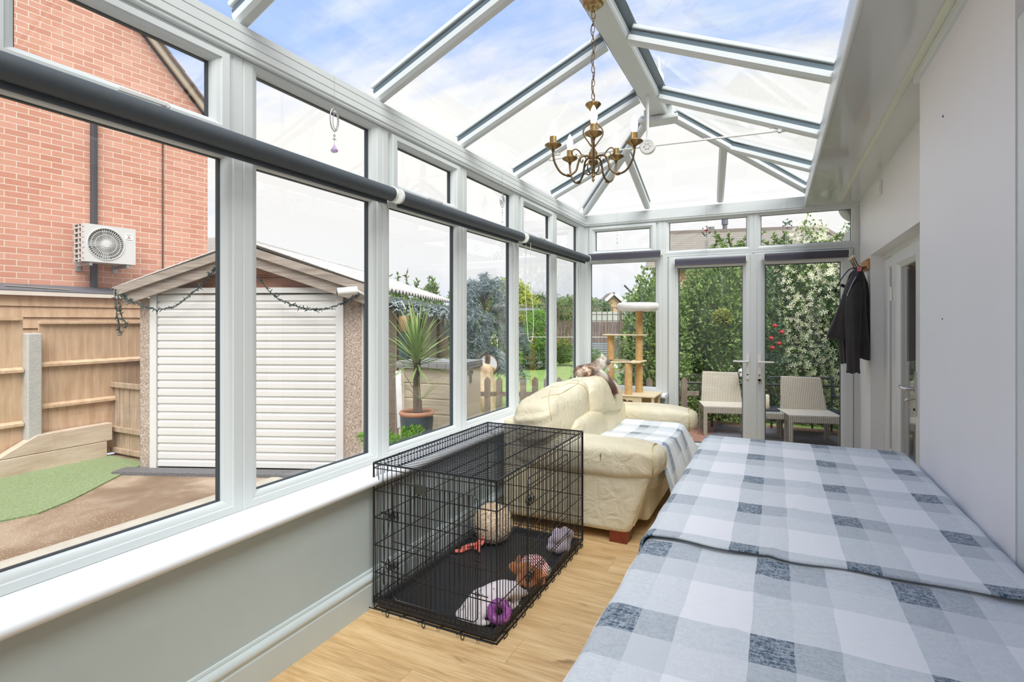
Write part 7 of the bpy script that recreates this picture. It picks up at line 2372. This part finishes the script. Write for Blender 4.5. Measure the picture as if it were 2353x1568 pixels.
# raised bed with the potted cordyline and ferns
rb = thing('raised_bed', 'raised planting bed just outside the third side window', 'planter', (-2.85, 4.05, G))
MB().box(-3.35, -2.35, 3.35, 4.52, G, 0.06).build('soil', pbr('soil', hexc(108, 92, 72), 0.95, var=0.2, vs=20), rb)
b = MB().box(-3.38, -3.35, 3.32, 4.55, G, 0.10).box(-2.35, -2.32, 3.32, 4.55, G, 0.10).box(-3.38, -2.32, 3.32, 3.35, G, 0.10).box(-3.38, -2.32, 4.52, 4.55, G, 0.10)
b.build('edging', M['sleeper'], rb)
PC = Vector((-2.93, 4.02, 0.06))
cp = thing('potted_cordyline', 'spiky cordyline palm in a dark pot with a terracotta rim', 'plant', PC)
MB().lathe([(0, 0), (0.115, 0), (0.142, 0.30), (0.150, 0.40), (0.150, 0.445), (0.10, 0.445), (0.0, 0.44)], PC, 36).build('pot', pbr('dark_glazed_pot', hexc(82, 92, 102), 0.35, var=0.15, vs=10), cp, smooth=40)
MB().lathe([(0.136, 0.44), (0.150, 0.438), (0.160, 0.452), (0.160, 0.468), (0.150, 0.480), (0.136, 0.476), (0.130, 0.46)], PC, 36, closed=True).build('pot_rim', pbr('terracotta', hexc(206, 150, 122), 0.7, var=0.08), cp, smooth=60)
MB().lathe([(0, 0.462), (0.134, 0.458)], PC, 24).build('soil', pbr('bark_chips', hexc(122, 96, 76), 0.95, var=0.3, vs=60, bump=0.8, bs=90), cp)
MB().tube([PC + Vector((0, 0, 0.44)), PC + Vector((-0.01, 0, 0.66)), PC + Vector((0.0, 0, 0.86)), PC + Vector((0, 0, 0.98))], [0.034, 0.026, 0.03, 0.035], 14).build('trunk', M['bark'], cp, smooth=60)
MB().tube([PC + Vector((0.045, -0.01, 0.45)), PC + Vector((0.05, -0.015, 0.58))], [0.02, 0.014], 10).build('side_trunk', M['bark'], cp, smooth=60)


def strap_leaf(b, p, d, L, W, droop, seed):
    rnd = random.Random(seed)
    d = Vector(d).normalized()
    pts = []
    cur = Vector(p); dr = d.copy(); n = 10
    for i in range(n + 1):
        pts.append(cur.copy())
        cur = cur + dr * (L / n)
        dr = (dr + Vector((0, 0, -droop * (i / n) ** 1.3))).normalized()
    V = []
    for i, q in enumerate(pts):
        f_ = i / n
        w_ = W * (0.55 + 0.9 * f_) * (1 - f_) ** 0.55 + 0.0008 if f_ < 1 else 0.0008
        t_ = (pts[min(i + 1, n)] - pts[max(i - 1, 0)]).normalized()
        sd = t_.cross(Vector((0, 0, 1)))
        sd = sd.normalized() if sd.length > 1e-4 else Vector((1, 0, 0))
        up_ = sd.cross(t_)
        V += [q + sd * w_ / 2 + up_ * w_ * 0.22, q, q - sd * w_ / 2 + up_ * w_ * 0.22]
    F = []
    for i in range(n):
        F += [(3 * i, 3 * i + 1, 3 * i + 4, 3 * i + 3), (3 * i + 1, 3 * i + 2, 3 * i + 5, 3 * i + 4)]
    b.add(V, F)


M['cordy'] = leafmat('cordyline_leaves', [(128, 160, 88), (160, 186, 112), (104, 136, 76), (186, 200, 130)], 0.45, 0.2)
rnd = random.Random(12)
b = MB()
for k in range(95):
    a = k * 2.399; f_ = k / 95
    el_ = R(82) - f_ * R(95) * rnd.uniform(0.7, 1.1)
    d = Vector((math.cos(a) * math.cos(el_), math.sin(a) * math.cos(el_), math.sin(el_)))
    strap_leaf(b, PC + Vector((0, 0, 1.02 - 0.16 * f_)), d, rnd.uniform(0.34, 0.52), 0.024, rnd.uniform(0.02, 0.20), k)
for k in range(9):
    a = k * 0.75
    d = Vector((math.cos(a), math.sin(a), rnd.uniform(0.3, 1.5)))
    strap_leaf(b, PC + Vector((0.05, -0.015, 0.58)), d, rnd.uniform(0.22, 0.36), 0.014, 0.06, 100 + k)
for k, d in enumerate(((1, -0.2, 0.3), (0.9, 0.2, 0.1), (-0.8, -0.6, 0.2), (0.6, -0.7, 0.0))):
    strap_leaf(b, PC + Vector((0, 0, 0.90)), d, 0.55, 0.022, 0.32, 200 + k)
b.build('strap_leaves', M['cordy'], cp, recalc=False)
for i, (x, y, s_, lab) in enumerate(((-2.86, 3.62, 0.20, 'bright green ferny plant left of the cordyline pot'), (-2.60, 4.22, 0.15, 'bright green ferny plant right of the cordyline pot'))):
    t = thing('fern', lab, 'plant', (x, y, 0.06))
    rnd = random.Random(i + 70); b = MB(); st_ = MB()
    for k in range(46):
        a = rnd.uniform(0, 2 * PI); l = s_ * rnd.uniform(0.7, 1.3)
        p0 = Vector((x + 0.05 * math.cos(a), y + 0.05 * math.sin(a), 0.06)); p1 = p0 + Vector((math.cos(a) * l * 0.55, math.sin(a) * l * 0.55, l * 1.35)); p2 = p1 + Vector((math.cos(a) * l * 0.4, math.sin(a) * l * 0.4, -0.01))
        pp = smooth_path([p0, p1, p2], 8); st_.tube(pp, 0.0018, 4)
        V, F = leaves([(q, Vector((rnd.uniform(-1, 1), rnd.uniform(-1, 1), 0.3)).normalized()) for q in pp[3:] for _ in range(7)], 0.045, 0.010, k + 7, up=0.3)
        b.add(V, F)
    st_.build('stem', M['lf_bright'], t); b.build('fronds', M['lf_bright'], t, recalc=False)

# ================================================================ HOUSES BEHIND
M['tile_band'] = None
def tiled(name, a, b_, row=0.30):
    m = bpy.data.materials.new(name); q = NT(m)
    sp = q.n('ShaderNodeSeparateXYZ', {0: q.obj()})
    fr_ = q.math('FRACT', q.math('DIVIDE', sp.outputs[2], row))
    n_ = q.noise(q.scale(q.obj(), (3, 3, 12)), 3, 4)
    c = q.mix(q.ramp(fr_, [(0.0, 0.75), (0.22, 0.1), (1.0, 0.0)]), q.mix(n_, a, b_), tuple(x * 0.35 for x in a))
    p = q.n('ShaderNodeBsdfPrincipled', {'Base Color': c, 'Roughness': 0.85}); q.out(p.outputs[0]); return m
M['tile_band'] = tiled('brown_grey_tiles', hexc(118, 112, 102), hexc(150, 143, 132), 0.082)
hb_ = thing('bungalow', 'bungalow with a brown grey tiled roof behind the hedge', 'house', (-0.5, 15.5, G))
A, B = Vector((-3.05, 15.2, 3.72)), Vector((1.17, 17.3, 3.90))
A2, B2 = Vector((-2.75, 12.75, 2.55)), Vector((2.3, 15.0, 2.60))
b = MB().add([A, B, B2, A2], [(0, 1, 2, 3)]).add([B, Vector((4.6, 18.2, 2.6)), B2], [(0, 1, 2)]).add([A, B, Vector((2.2, 19.4, 2.6)), Vector((-3.45, 17.4, 2.55))], [(0, 3, 2, 1)])
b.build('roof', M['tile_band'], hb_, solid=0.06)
MB().beam(A + Vector((0, 0, 0.02)), B + Vector((0, 0, 0.02)), 0.2, 0.09).build('ridge_tiles', pbr('ridge_tile', hexc(122, 112, 104), 0.85), hb_)
MB().beam(B + Vector((0, 0, 0.0)), B2, 0.18, 0.09).build('ridge_tiles', pbr('hip_tile', hexc(112, 102, 94), 0.85), hb_)
MB().prism([(-2.6, 12.98, G), (1.9, 15.3, G), (1.9, 17.6, G), (-3.2, 16.6, G)], (0, 0, 2.86)).build('walls', brick_mat('bungalow_brick', (196, 150, 120), (176, 128, 100)), hb_)
MB().lathe([(0, 0), (0.075, 0), (0.06, 0.12), (0.06, 0.30), (0.085, 0.30), (0.085, 0.46), (0, 0.46)], Vector((-1.25, 16.1, 3.74)), 16).build('flue', pbr('grey_flue', hexc(104, 108, 116), 0.6), hb_, smooth=30)
MB().box(-1.72, -1.52, 15.9, 16.1, 3.76, 3.98).build('roof_vent', pbr('vent_grey', hexc(134, 134, 132), 0.8), hb_)
b = MB()
for dz in (0.0, 0.18):
    b.tube([(0.2, 13.6, 2.9 + dz), (1.3, 14.2, 2.75 + dz)], 0.014, 6)
b.tube([(0.25, 13.7, 2.6), (0.25, 13.7, 3.15)], 0.016, 6)
b.build('aerial', M['silver'], hb_)
# the two houses on the skyline
h1 = thing('distant_house', 'pale brick gabled house on the skyline above the trellis', 'house', (-12.1, 44.2, G))
def gable_house(t, c, w_, d_, ez, pz, wallm, roofm, ang):
    Mx = Matrix.Translation(c) @ Matrix.Rotation(ang, 4, 'Z')
    MB().prism([Mx @ Vector(p) for p in ((-w_ / 2, 0, 0), (w_ / 2, 0, 0), (w_ / 2, 0, ez), (0, 0, pz), (-w_ / 2, 0, ez))], Mx.to_3x3() @ Vector((0, d_, 0))).build('walls', wallm, t)
    for s_ in (-1, 1):
        MB().prism([Mx @ Vector(p) for p in ((0, -0.3, pz + 0.12), (s_ * (w_ / 2 + 0.35), -0.3, ez - 0.15), (s_ * (w_ / 2 + 0.35), -0.3, ez + 0.02), (0, -0.3, pz + 0.30))], Mx.to_3x3() @ Vector((0, d_ + 0.6, 0))).build('roof_slope', roofm, t)
        MB().beam(Mx @ Vector((0, -0.34, pz + 0.05)), Mx @ Vector((s_ * (w_ / 2 + 0.35), -0.34, ez - 0.20)), 0.05, 0.25).build('verge_board', M['pvc'], t)
gable_house(h1, (-12.15, 44.2, G), 2.7, 3, 2.45, 3.75, brick_mat('buff_brick', (206, 178, 136), (192, 162, 120), (206, 188, 160)), M['rooftile'], YAW)
h2 = thing('distant_house', 'red brick gabled house right of the pale brick one on the skyline', 'house', (-9.6, 39.9, G))
gable_house(h2, (-9.20, 40.1, G), 1.9, 3, 2.7, 3.9, brick_mat('far_red_brick', (198, 116, 92), (182, 100, 80)), M['rooftile'], YAW - 0.12)
MB().tube([(-9.9, 39.0, 3.95), (-9.5, 39.2, 3.5), (-9.3, 39.3, 3.3), (-9.3, 39.3, G)], 0.07, 8).build('drainpipe', M['darkpipe'], h2, smooth=60)
tag(MB().box(-9.4, -6.2, 29.0, 30.5, G, 1.85).build('flat_garage', pbr('whitish_flat_roof', hexc(186, 188, 188), 0.7)), 'long white flat roofed garage above the far trellis', 'garage')
